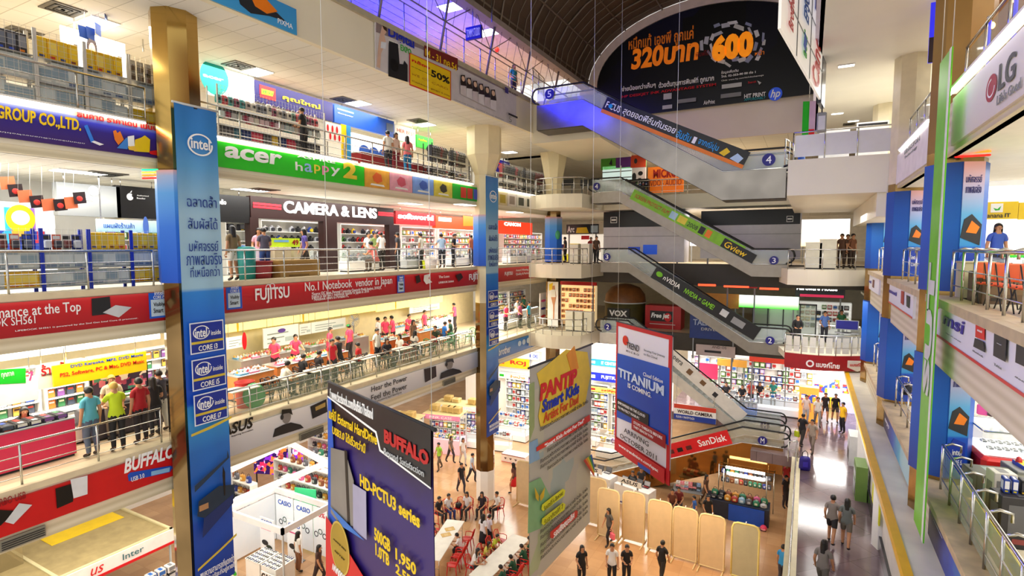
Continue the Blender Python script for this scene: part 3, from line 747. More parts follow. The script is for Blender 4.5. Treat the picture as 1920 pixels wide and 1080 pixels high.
b.poly([(794, 85), (857, 110), (857, 132), (794, 106)], mt('#7a2018')); b.text('14 - 31 กค.54', 796, 91, 855, 134, YEL, bold=.01)
b.poly([(766, 99), (844, 134), (844, 189), (766, 160)], RED); b.poly([(767.5, 101), (842.5, 135), (842.5, 187), (767.5, 158)], YEL)
b.text('กล้อง', 770, 109, 804, 131, RED, bold=.03); b.text('ลดสูงสุด', 769, 124, 805, 141, BLACK, bold=.02); b.text('50%', 806, 130, 841, 159, BLACK, bold=.03)
b.text('ฟรี CF CARD', 770, 136, 838, 170, mt('#d09818')); b.text('Cashback สูงสุด 5,000', 770, 150, 841, 183, mt('#b08020'))
for k in range(6):
    x, y = 866 + 11 * k, 146 + 5.5 * k
    b.poly([(x - 5, y + 30), (x - 5, y + 10), (x + 5, y + 12), (x + 6, y + 36)], mt('#e6dfe2') if k % 2 else mt('#d8cdd0')); b.poly([(x - 5, y + 14), (x - 4, y - 5), (x + 3, y - 5), (x + 6, y + 16)], mt('#241612')); b.disc(x, y + 2, 3, 5, mt('#e8c3a8'))
b.text('COMPUTER  PANTIP  OLYMPUS  Panasonic  SAMSUNG', 846, 186, 940, 226, GREY); b.text('SEXY iDOL', 899, 148, 924, 160, mt('#20409a'), bold=.01)
b.q(943, 163, 949, 177, NAVY); b.text('IT CITY', 950, 170, 967, 182, BLACK, bold=.01); b.text('5', 950, 218, 955, 231, GREY); b.q(949, 212, 966, 223, DARK)
b = bpx('hanging_poster', 'blue poster with orange product cropped at the top edge', 'poster', (388, -60), (557, 66), LFT, mgrad([(0, '#3f9fdc'), (1, '#2b7fc8')], 2), X=-12.9, depth=.03)
b.poly([(445, -10), (480, 2), (520, 25), (535, 40), (505, 30), (470, 25), (450, 8)], mt('#20242a')); b.poly([(470, -5), (500, 0), (520, 22), (500, 26), (478, 12)], ORANGE); b.text('PIXMA', 520, 34, 548, 55, PURE)
# shop signs inside the upper gallery
def shop(name, label, xl, xr, zt, zb, mat, X, depth=.15): return BL(name, label, xl, xr, zt, zb, mat, X, 'sign', depth)
b = shop('shop_sign', 'white sign with teal circle hanging beside the gold pillar', 392, 477, 5.95, 5.0, mt('#fbfff8', .4, 0, .5, 0), -17.5)
b.disc(402, 146, 26, 32, mt('#16b8a8')); b.text('acer', 380, 138, 419, 154, PURE, bold=.03)
b = shop('shop_sign', 'purple shop sign with yellow lettering and red square', 478, 624, 5.9, 5.15, mt('#160a66', .4, 0, 0, .05), -17.5)
b.q(486, 158, 517, 190, RED); b.poly([(490, 166), (513, 172), (511, 181), (490, 176)], YEL); b.text('ชีวา', 492, 168, 511, 179, GREEN, bold=.02); b.text('คุณใหญ่', 529, 176, 600, 208, YEL, bold=.03)
b = shop('shop_sign', 'mid blue shop sign right of the purple one', 627, 739, 5.9, 5.15, mt('#1454c0', .4, 0, 0, .05), -17.5)
b.q(632, 202, 663, 214, mt('#8fb8ee')); b.text('Computer', 633, 210, 662, 221, PURE, bold=.01); b.q(724, 230, 737, 248, mt('#5a6a88'))
b = shop('shop_sign', 'small white sign with orange lettering above a herbal stall', 741, 779, 5.8, 4.8, mt('#f6f0e2', .4, 0, .2, 0), -17.5); b.text('HER BEST', 744, 240, 778, 256, mt('#d86030')); b.q(742, 262, 778, 272, GREEN)
b = shop('shop_sign', 'small green sign next to the white herbal sign', 781, 812, 5.6, 5.0, GREEN, -17.5); b.text('สมุนไพร', 784, 258, 800, 268, YEL)
b = shop('shop_sign', 'navy sign with white and red stripe beyond the middle pillar', 930, 956, 5.5, 4.7, NAVY, -17.5); b.q(930, 306, 956, 311, RED); b.text('โฟโต้ ช็อป', 932, 294, 953, 304, PURE)
b = shop('shop_sign', 'white sign with black letters near the far corner pillar', 994, 1020, 4.9, 4.0, WHITE, -17.5); b.text('Car', 997, 325, 1010, 338, BLACK)
# second level shop fronts
XS = -18.0
def front_panel(label, xl, xr, zt, zb, mat): return BL('shop_sign', label, xl, xr, zt, zb, mat, XS, 'sign', .25)
b = front_panel('grey curved shop sign left of the black one with a white fruit logo', 107, 226, 1.75, .85, mgrad([(0, '#8d9090'), (.5, '#b2b4b2'), (1, '#6f7272')], .9)); b.disc(175, 358, 10, 9, mt('#e8eef4')); b.text('itcity', 158, 366, 178, 380, PURE, bold=.02)
b = front_panel('black shop sign with a white fruit logo', 219, 296, 1.8, .85, BLACK)
b.disc(243.5, 369, 6, 6.5, PURE, 'logo'); b.disc(249.3, 367, 2.6, 3, BLACK, 'logo'); b.poly([(243, 361), (247, 357), (246, 361)], PURE, 'logo'); b.text('Authorized', 256, 365, 278, 369, PURE); b.text('Reseller', 256, 370, 272, 374, PURE)
b = front_panel('black shop sign just right of the tall blue banner', 300, 468, 1.8, .85, BLACK); b.text('iStudio', 398, 372, 424, 384, PURE, bold=.02)
BROWN = mt('#2c1210', .4, 0, 0, .08)
b = front_panel('brown shop sign with glowing white camera lettering and red stripes', 470, 738, 1.85, 1.05, BROWN)
b.text('CAMERA & LENS', 531, 376, 706, 410, mt('#ffffff', .5, 0, 1.6, 0), bold=.025, ext=.02, res=4)
for k in range(2): b.poly([(474, 379 + 6 * k), (527, 384 + 5.5 * k), (527, 388 + 5.5 * k), (474, 383 + 6 * k)], mt('#ff2030', .4, 0, 1.2, 0), 'red_stripe'); b.poly([(709, 397 + 4 * k), (737, 399 + 4 * k), (737, 402 + 4 * k), (709, 400 + 4 * k)], mt('#ff2030', .4, 0, 1.2, 0), 'red_stripe')
for px in (470, 607, 730): 
    y0 = colY(px, XS, 0); struct('trim_14', MB().box(XS - .3, y0, L2, XS + .02, y0 + (.35 if px < 600 else .75), 1.06), BROWN)
b = front_panel('red shop sign with glowing white lower case lettering', 742, 816, 1.75, 1.12, RED); b.text('softworld', 746, 399, 812, 414, mt('#ffffff', .5, 0, 2.5, 0), bold=.03, ext=.02)
b = front_panel('glowing orange red shop sign between the red sign and the middle pillar', 817, 893, 1.7, 1.0, mt('#ff4018', .4, 0, .8, 0)); b.q(822, 407, 846, 416, mt('#fff3d8', .4, 0, 3, 0), 'lettering'); b.poly([(868, 404), (890, 407), (890, 424), (868, 424)], ORANGE)
b = front_panel('glowing orange red shop sign right of the middle pillar', 934, 998, 1.7, .85, mt('#ff3a18', .4, 0, .8, 0)); b.text('CANON', 945, 416, 976, 425, mt('#fff6e0', .4, 0, 3, 0), bold=.05)
# first level boards above the stalls
XD = -17.0
b = BL('stall_sign', 'white sign with red handwritten letters above the disc stall', 72, 134, -3.0, -3.62, mt('#f4ead8', .4), XD); b.text('ร้านน้ำ', 76, 684, 128, 697, RED, bold=.02); b.text('Television', 76, 701, 100, 702, DARK)
b = BL('stall_sign', 'yellow sign with blue and red lettering about discs and software', 100, 275, -3.05, -3.6, YEL, XD + .12); b.text('DVD Karaoke, MP3, DVD Movie', 132, 684, 268, 668, BLUE, bold=.01); b.text('PS2, Software, PC & Mac, DVD Music', 112, 700, 270, 681, RED, bold=.01)
b = BL('stall_sign', 'green and white stall sign with a pink number seven', -40, 71, -3.25, -3.85, mt('#f6f2ec', .4), XD); b.poly([(-30, 695), (48, 690), (48, 718), (-30, 722)], GREEN); b.text('ทุกภาค', 2, 700, 26, 707, mt('#e8f4d8'), bold=.01); b.text('7', 52, 698, 63, 713, mt('#d03a78'), bold=.03)
for lab, xl, xr, zt, zb, X, c in (('white food menu board with a violet crest, over the steaming counters', 494, 560, -3.45, -4.3, -20.0, '#efece2'), ('white food menu board right of the one with the crest', 562, 583, -3.5, -4.0, -20.0, '#e8e6da'), ('long pale menu board ending beside the grey fan', 584, 648, -3.5, -4.0, -20.0, '#e6e9de'),
                                   ('white menu board with a red round mark behind the tall blue banner', 425, 462, -3.5, -3.95, -19.5, '#f2efe6'), ('white food board at the far end of the food court', 768, 824, -3.5, -3.95, -20.5, '#f4f2ea')):
    b = BL('menu_board', lab, xl, xr, zt, zb, mt(c, .4, 0, .1, 0), X, 'sign', .05)
    for k in range(3): b.rect(.1, .2 + .22 * k, .45 + .12 * k, .26 + .22 * k, mt('#9aa79a'), 'menu_line', frac=True)
    b.rect(.6, .2, .92, .42, mt('#b8c8c0'), 'menu_line', frac=True)
    if 'violet' in lab: b.disc(.5, .78, .2, .09, mt('#5a3a90'), px=False)
    if 'red round' in lab: b.disc(.88, .5, .1, .35, RED, px=False)
for lab, xl, xr in (('yellow backlit panel above the food counters, nearest the blue banner', 422, 510), ('long yellow backlit panel above the food counters', 512, 705), ('yellow backlit panel at the far end of the food counters', 707, 830)):
    b = BL('backlit_panel', lab, xl, xr, -2.95, -3.42 if xl < 700 else -3.5, mt('#ffe98a', .4, 0, .9, .15), -20.2, 'sign', .1); b.disc(.25, .5, .05, .3, mt('#e8c020'), px=False)
# ------------------------------------------------------------------ black arch sign on the far wall
P0 = at(1128, 225, Y=32.62)
b = Board('arch_sign', 'huge black arch-shaped sign with orange lettering and flying paper sheets', 'sign', (-12.0, 32.62, 7.72), REAR, 13.2, 5.6, BLACK, .1)
m0 = b.panel.data
ins = [(x + 12.0, z - 7.72) for x, z in arc(AW - .6, AH - .55)]
b.panel.data = MB().prism([(.1, 0)] + ins + [(13.1, .1)], 0, .1).data('panel', mspots('#050509', ['#050509', '#07071a', '#0a0a2a', '#06060c'], .35, .35)); bpy.data.meshes.remove(m0)
OG = mgrad([(0, '#e8a21c'), (.5, '#e87a14'), (1, '#c84a10')], 13.2, 'X'); OR2 = mt('#ee7a14', .4, 0, .25, .2)
b.text('หมึกแท้ เอชพี ถูกแค่', 1179, 70, 1300, 80, mt('#d8701a', .4, 0, .1, .2), bold=.02); b.text('320บาท', 1184, 93, 1310, 112, OR2, bold=.04, res=4, shear=.1)
random.seed(3)
for k in range(24):
    a = PI * (k / 23) * 1.9 + 2.7; r = random.uniform(.72, 1.12); cx, cy = 1376 + 54 * r * math.cos(a), 88 - 36 * r * math.sin(a) - 6
    w, h, rr = random.uniform(3, 6), random.uniform(5, 11), a + random.uniform(-.4, .4)
    pts = [(cx + w * i * math.cos(rr) - h * j * math.sin(rr), cy - w * i * math.sin(rr) - h * j * math.cos(rr)) for i, j in ((-.7, -1), (.7, -.8), (.8, .9), (-.6, 1))]
    b.poly(pts, mt(random.choice(('#e8e8ee', '#c8cad8', '#9aa0c0', '#d8d8d8'))), 'paper_sheet')
b.text('600', 1336, 69, 1412, 106, mt('#f58a10', .4, 0, .45, .25), bold=.07, res=4); b.text('หน้า', 1416, 96, 1433, 103, OR2); b.text('พิมพ์ได้', 1305, 98, 1330, 104, DRED)
b.text('จ่ายน้อยกว่าเห็นๆ', 1167, 163, 1230, 166, PURE, bold=.02); b.text('ด้วยต้นทุนการพิมพ์ที่ ถูกมาก', 1236, 155, 1339, 155, PURE, bold=.02)
b.text('HP DESKJET INK ADVANTAGE SYSTEM', 1167, 180, 1343, 163, RED, bold=.02)
b.text('ข้อมูลเพิ่มเติม', 1353, 134, 1385, 137, PURE, bold=.01); b.text('โทร. 02-353-90 00 ต่อ 1', 1353, 142, 1417, 138, PURE, bold=.02); b.text('Click: www.hp.com/th/inkadvantage', 1353, 151, 1432, 144, PURE)
b.q(1245, 177, 1260, 186, LGREY); b.q(1354, 160, 1391, 163, LGREY); b.text('Search', 1403, 154, 1418, 156, RED, bold=.01); b.poly([(1420, 152), (1428, 156), (1424, 160)], LGREY); b.text('AirPrint', 1320, 190, 1341, 195, PURE, bold=.01); b.q(1243, 199, 1261, 204, LGREY); b.q(1352, 178, 1390, 181, GREY); b.q(1272, 188, 1306, 191, GREY)
b.text('HIT PRINT', 1396, 178, 1436, 181, PURE, bold=.02); b.text('AFFORDABLY', 1396, 186, 1436, 186, mt('#18a0a8'), bold=.01)
b.disc(1454, 177.5, 13, 12.5, mt('#2a50c8', .4, 0, .25)); b.text('hp', 1445, 170, 1463, 187, PURE, bold=.02, shear=.3, res=4)
# hanging lightbox with brand panels
pn = atd(1464, 53, 11.7); pf = atd(1538, 205, 17.4)
d = (pf - pn)[:2]; Wd = float(np.hypot(*d)); rz = math.atan2(d[1], d[0])
b = Board('hanging_lightbox', 'hanging lit sign tower of white panels with red and blue brand lettering', 'sign', (pn[0], pn[1], pn[2]), rz, Wd, 4.6, mt('#f6f2e8', .4, 0, .3, .03), .06, part='light_panel')
for u in (.3, .62): b.rect(u - .006, 0, u + .006, 1, DARK, 'divider', frac=True)
for v in (.18, .36, .54, .72): b.rect(0, v - .004, 1, v + .004, GREY, 'divider', frac=True)
for (s, u0, v0, u1, v1, m) in (('Canon', .68, .02, .9, .4, RED), ('FUJI', .68, .44, .9, .8, mt('#2038b8')), ('EPSON', .40, .26, .52, .46, mt('#2a60b0')), ('acer', .42, .06, .5, .2, GREEN), ('OKI', .4, .56, .5, .7, NAVY), ('SHARP', .08, .30, .2, .5, RED), ('Brother', .09, .06, .18, .24, mt('#c85050')), ('BenQ', .08, .56, .18, .7, RED)):
    b.text(s, u0, v0, u1, v1, m, frac=True, vert=True, bold=.02)
b.poly([(.4, .1), (.46, .08), (.48, .16), (.42, .18)], mt('#2a60d0'), px=False)
obj('end_frame', MB().box(Wd, -.02, -.1, Wd + .9, .1, 4.6), mt('#1c1826', .3), b.root)
obj('hanger', MB().tube([(Wd * .5, .03, 4.6), (Wd * .5, .03, 12.0 - pn[2])], .05, 6), STEEL, b.root)
p = atd(1503, 188, 17.6)
w = thing('loudspeaker', 'grey loudspeaker column hanging under the lit sign tower', 'loudspeaker', tuple(pn + (pf - pn) / np.linalg.norm(d) * np.array((1, 1, 0)) * (Wd + .45) + np.array((0, 0, -.95))))
obj('cabinet', MB().bevbox(-.14, -.14, 0, .14, .14, .62, .03), GREY, w); obj('bracket', MB().box(-.02, -.02, .62, .02, .02, .88), DARK, w); obj('grille', MB().box(-.1, -.15, .06, .1, -.138, .5), mt('#d8d8e0', .4), w)
w = Board('hanging_banner', 'narrow green and red banner hanging beside the white bridge block', 'banner', tuple(atd(1503, 271, 19.5)), math.radians(20), .42, 1.5, GREEN, .02); w.rect(.5, 0, 1, 1, mt('#c9a8c8'), frac=True); w.rect(.5, .05, .95, .35, RED, frac=True)
obj('hanger', MB().tube([(.2, .01, 1.5), (.2, .01, 3.0)], .01, 4), STEEL, w.root)
# ------------------------------------------------------------------ right gallery boards
def BR(name, label, xl, xr, zt, zb, mat, X=2.36, cat='sign', depth=.06):
    zm = (zt + zb) / 2; y0 = colYr(xl, X, zm); y1 = colYr(xr, X, zm)
    return Board(name, label, cat, (X, y0, zb), RGT, y0 - y1, zt - zb, mat, depth)
MSW = mgrad([(0, '#e6e9f2'), (1, '#f6f4f4')], .7)
VIO = mt('#3a1f96', .4, 0, 0, .03)
b = BR('laptop_sign', 'white laptop sign with violet lettering nearest on the right, laptop and tablet pictures', 1757, 2040, -1.17, -1.82, MSW)
b.rect(0, 0, 1, .07, RED, 'stripe', frac=True); b.poly([(1759, 566), (1768, 570), (1760, 580)], RED)
b.text('msi', 1771, 585, 1809, 629, VIO, bold=.015, shear=.1, res=4); b.text('INSIST ON THE TOP', 1776, 625, 1804, 641, GREY)
b.poly([(1833, 602), (1849, 609), (1849, 638), (1832, 632)], mt('#e01f1f')); b.text('msi', 1837, 616, 1845, 625, PURE); b.poly([(1832, 634), (1848, 641), (1851, 661), (1829, 650)], mt('#26262a'))
b.text('Notebook', 1829, 656, 1848, 671, GREY, bold=.01)
b.poly([(1870, 624), (1893, 633), (1891, 679), (1868, 667)], mt('#2c2c30')); b.text('msi', 1876, 643, 1884, 648, PURE); b.text('Tablet', 1871, 681, 1885, 694, GREY, bold=.01); b.poly([(1915, 636), (1960, 655), (1955, 700), (1912, 680)], mt('#2c2c30')); b.text('All-in-One', 1912, 705, 1935, 722, GREY, bold=.01)
b = BR('laptop_sign', 'white laptop sign with violet lettering between the first two right pillars', 1666, 1712, -1.17, -1.82, MSW)
b.rect(0, 0, 1, .07, RED, 'stripe', frac=True); b.text('msi', 1668, 541, 1682, 556, VIO, bold=.04, shear=.1); b.poly([(1691, 545), (1696, 547), (1695, 572), (1690, 568)], mt('#b02020')); b.poly([(1701, 553), (1707, 556), (1706, 578), (1701, 574)], DARK)
b = BR('laptop_sign', 'farthest white laptop sign with violet lettering on the right gallery', 1624, 1648, -1.17, -1.82, MSW)
b.text('msi', 1626, 522, 1634, 532, VIO, bold=.04); b.poly([(1637, 524), (1640, 525), (1639, 540), (1636, 538)], mt('#7a4030'))
b = BR('appliance_sign', 'white lit sign with red round face mark and grey lettering at upper right', 1784, 2060, 2.86, 1.95, mgrad([(0, '#e6dcd4'), (1, '#f4f2f2')], .9), cat='sign')
b.ring(1860, 165, 10, 24, mt('#b02a4a'), w=1.0); b.ring(1860, 165, 7, 17, PURE, w=.2, a0=PI / 2, a1=2 * PI); b.text('LG', 1877, 121, 1905, 146, mt('#54565c'), bold=.015, res=4); b.text("Life's Good", 1873, 179, 1917, 164, GREY, bold=.01)
b = BR('appliance_sign', 'pale sign on the far upper right fascia behind the green banner', 1681, 1742, 2.86, 1.95, mt('#f0ebe6')); b.text('KINGSTON', 1697, 282, 1725, 263, GREY); b.text('Technology', 1697, 294, 1720, 279, GREY)
tube_lamp('fluorescent tube along the white lit sign at upper right', 2.34, 7.5, 13.9, 2.98, 'tubes on the right fascia'); tube_lamp('fluorescent tube over the pale far upper right sign', 2.34, 15.8, 20.5, 2.89, 'tubes on the right fascia')
PB = mgrad([(0, '#1a1420'), (.22, '#33205a'), (.5, '#2a4fc0'), (.8, '#5fc0d8'), (1, '#bfe6e6')], 4.2, 'X', wob=.25)
b = BR('poster_strip', 'dark violet to sea blue advert strip under the near right railing', 1741, 1960, R1 - .1, R1 - .72, PB); b.text('เลอโนโว', 1746, 962, 1768, 1010, PURE, bold=.03)
b = BR('poster_strip', 'dark violet to sea blue advert strip between the first two right pillars', 1657, 1712, R1 - .1, R1 - .72, PB); b.text('เลอโนโว', 1660, 790, 1668, 800, PURE, bold=.02)
b = bpx('shop_sign', 'yellow shop sign with a white fruit badge, inside the right gallery', 'sign', (1822, 380), (1908, 410), REAR, YEL, Y=20.24)
b.q(1858, 382, 1880, 398, PURE, 'badge'); b.poly([(1862, 390), (1870, 392), (1877, 386), (1874, 394), (1866, 395)], GREEN); b.text('banana', 1845, 400, 1880, 408, DARK, bold=.01); b.text('IT', 1884, 400, 1894, 407, BLACK, bold=.03)
b = bpx('shop_sign', 'plain yellow shop sign at the right edge', 'sign', (1911, 380), (1990, 410), REAR, YEL, Y=20.24); b.text('IT', 1950, 386, 1975, 404, BLACK)
# ------------------------------------------------------------------ banners hanging in the hall
CABLE = mt('#d8d8d4', .4, .4)
def hang(name, label, tlp, d0, trp, d1, zb, mat, top=11.0, cloth=.012):
    A = atd(*tlp, d0); B = atd(*trp, d1); z = (A[2] + B[2]) / 2; dd = (B - A)[:2]; W = float(np.hypot(*dd)); rz = math.atan2(dd[1], dd[0])
    b = Board(name, label, 'banner', (A[0], A[1], zb), rz, W, z - zb, mat, .012, cloth=cloth, part='cloth')
    H = z - zb
    obj('top_rod', MB().tube([(-.05, .005, H), (W + .05, .005, H)], .03, 8), DARK, b.root)
    for u in (.04, W - .04): obj('cable', MB().tube([(u, .005, H), (u, .005, top - zb)], .006, 4), CABLE, b.root)
    return b
HDM = mgrad([(0, '#3a1430'), (.25, '#2c1450'), (.55, '#2a1a6a'), (.8, '#2b1a6e'), (.9, '#241020'), (1, '#17141c')], 6.0, 'Z', .35, 0, .08)
b = hang('hanging_banner', 'dark violet hanging banner with yellow hard disk prices and wrinkled film', (617, 717), 10.06, (812, 805), 7.48, -8.5, HDM)
b.poly([(617, 726), (622, 729), (640, 1080), (618, 1080)], mt('#1f58c8'), 'edge_print')
b.poly([(618, 716), (811, 804), (811, 916), (715, 845), (709, 812), (617, 742)], mt('#1b181c', .35), 'header')
b.poly([(617, 741), (709, 808), (717, 842), (811, 913), (811, 916), (715, 845), (707, 811), (617, 744)], PURE, 'outline')
b.text('f www.facebook.com/BuffaloThailand', 622, 727, 703, 786, PURE, bold=.01)
b.text('แค่มี External HardDrive', 620, 762, 711, 834, YEL, bold=.02, shear=.15); b.text('USB3.0 ได้เร็วกว่านี้', 627, 795, 690, 850, YEL, bold=.02, shear=.15)
b.text('BUFFALO', 725, 803, 809, 874, mt('#c01a1a'), bold=.05); b.text('Beyond Satisfaction', 725, 838, 800, 897, LGREY)
b.poly([(625, 838), (652, 845), (668, 900), (668, 985), (640, 980), (625, 960)], mt('#8a8580', .3), label='grey portable hard disk'); b.poly([(651, 842), (656, 845), (662, 985), (657, 985)], BLACK); b.poly([(667, 905), (692, 920), (693, 1010), (668, 990)], mt('#a9a6c4', .3))
for tx, u0, v0, u1, v1 in (('HD-PCTU3 series', .38, .75, .92, .785), ('500GB', .52, .628, .67, .664), ('1.0TB', .53, .588, .66, .622), ('1,950', .72, .62, .89, .656), ('2,550', .72, .585, .89, .615)): b.text(tx, u0, v0, u1, v1, YEL, frac=True, bold=.03)
b.poly([(618, 965), (625, 975), (690, 1080), (690, 1110), (618, 1110)], RED); b.poly([(624, 945), (645, 965), (690, 1010), (650, 985)], mt('#3a78d0'))
b.disc(645, 1025, 18, 48, mt('#b89a2c', .35, .3)); b.ring(645, 1025, 18, 48, mt('#e0c860', .3, .4), w=.08); b.text('WORLD BEST', 633, 1008, 657, 1028, mt('#5a4610')); b.text('SELLER', 636, 1030, 655, 1046, mt('#5a4610')); b.text('WARRANTY', 632, 1064, 668, 1088, PURE, bold=.02)
PTM = mspots('#b9b4a8', ['#b9b4a8', '#c0bca8', '#aab58e', '#b3aca8', '#a3b0ac', '#bdb7a4'], .9, .4)
b = hang('hanging_banner', 'pale painted banner for a childrens drawing contest with yellow splash', (993, 690), 13.5, (1110, 645), 16.8, -8.66, PTM)
for pts, c in (([(1005, 700), (1060, 655), (1100, 660), (1106, 700), (1095, 760), (1040, 790), (1012, 800), (1008, 780), (1015, 740)], '#e9c63a'), ([(990, 905), (1012, 895), (1030, 930), (1012, 990), (988, 1000)], '#7fae7c'), ([(990, 830), (1006, 822), (1010, 860), (990, 870)], '#86a8c8'), ([(990, 720), (1000, 716), (1000, 800), (990, 830)], '#9aa870'), ([(1060, 665), (1075, 648), (1083, 690), (1070, 700)], '#e8951c')):
    b.poly(pts, mt(c), 'paint_patch')
b.text('PANTIP', .12, .832, .7, .91, mt('#d8281c'), frac=True, bold=.05, shear=.1, res=3); b.text('Smart Kids', .15, .772, .74, .832, mt('#2238b0'), frac=True, bold=.04, shear=.1); b.text('Artist For Dad', .17, .722, .73, .768, mt('#d8501c'), frac=True, bold=.02, shear=.1)
b.poly([(1003, 838), (1103, 777), (1104, 788), (1075, 808), (1003, 846)], mt('#d8301f')); b.text('"Smart Kids Artist For Dad"', 1018, 832, 1092, 791, PURE, bold=.02)
for v in (.695, .575, .546, .52, .49, .215, .186, .15, .118, .09): b.text('กิจกรรมประกวดวาดภาพระบายสี หัวข้อ วันพ่อ', .12 + .1 * (v in (.49, .575)), v, .9, v + .021, mt('#5a564c'), frac=True)
b.poly([(1011, 945), (1050, 915), (1055, 918), (1053, 928), (1014, 957), (1010, 954)], mt('#d8d820')); b.text('วันเสาร์ที่ 6 สิงหาคม', 1014, 947, 1050, 926, mt('#6a6410')); b.poly([(1011, 971), (1050, 941), (1055, 944), (1053, 954), (1014, 983), (1010, 980)], mt('#d8d820')); b.text('วันอาทิตย์ที่ 7', 1014, 973, 1050, 951, mt('#6a6410'))
b.poly([(1026, 996), (1075, 955), (1078, 958), (1076, 968), (1030, 1008), (1026, 1006)], mt('#c8201c')); b.text('รอบชิงชนะเลิศ', 1032, 995, 1071, 969, PURE, bold=.02)
for pts in ([(1004, 928), (996, 912), (998, 932), (1003, 938)], [(1006, 928), (1015, 912), (1013, 930), (1007, 938)]): b.poly(pts, mt('#d8b018'), 'butterfly_wing')
for k, c in enumerate(('#c83028', '#e8801c', '#d8c81c', '#30a048', '#2860c0')): b.poly([(1088 + 3 * k, 862 - 2.4 * k), (1091 + 3 * k, 860 - 2.4 * k), (1108, 888 - 3 * k), (1108, 892 - 3 * k)], mt(c), 'pencil')
TRM = mgrad([(0, '#c01820'), (.1, '#c8202a'), (.105, '#e4e0ea'), (.4, '#e6e2ea'), (1, '#ebe7ee')], 4.3)
b = hang('hanging_banner', 'red framed white and blue hanging banner about software arriving in october', (1157, 603), 18.2, (1262, 630), 15.3, -6.82, TRM, cloth=.008)
b.rect(0, .97, 1, 1, mt('#c8202a'), 'frame', frac=True); b.rect(0, 0, .03, 1, mt('#c8202a'), 'frame', frac=True); b.rect(.95, 0, 1, 1, mt('#c8202a'), 'frame', frac=True)
b.poly([(1159, 662), (1257, 690), (1255, 835), (1200, 800), (1158, 782)], mgrad([(0, '#1a50b8'), (.5, '#1446b4'), (1, '#2a62c8')], 4.3), 'blue_field')
b.disc(1174, 638, 5, 9, mt('#d8301c'))
for tx, u0, v0, u1, v1, m, bo in (('TREND', .22, .825, .46, .87, DARK, 0), ('M I C R O', .22, .795, .46, .81, DARK, 0), ('Securing Your Journey', .55, .84, .9, .86, GREY, 0), ('to the Cloud', .55, .815, .78, .832, GREY, 0), ('TITANIUM', .07, .585, .9, .655, mt('#d4e4fa'), .03), ('Cloud Edition', .55, .668, .88, .695, PURE, 0), ('IS COMING.', .27, .535, .7, .57, PURE, .01)): b.text(tx, u0, v0, u1, v1, m, frac=True, bold=bo)
b.rect(.05, .32, .66, .41, mt('#1c1a20'), frac=True); b.text('EMPOWERED IN THE CLOUD', .08, .375, .6, .395, PURE, frac=True); b.text('TO PROTECT YOUR PC', .08, .34, .5, .358, PURE, frac=True); b.rect(.36, .24, .95, .33, mt('#a01820'), frac=True); b.text('STOPS THREATS BEFORE', .4, .29, .9, .31, PURE, frac=True); b.text('THEY REACH YOU', .4, .26, .75, .278, PURE, frac=True)
b.text('ARRIVING', .22, .185, .68, .22, DARK, frac=True); b.text('OCTOBER 2011', .14, .125, .82, .16, DARK, frac=True); b.rect(.03, 0, .95, .1, mt('#c8202a'), frac=True); b.text('www.trendmicro.com/apac', .12, .045, .85, .075, PURE, frac=True, bold=.01); b.rect(.5, .0, .72, .03, BLUE, frac=True)
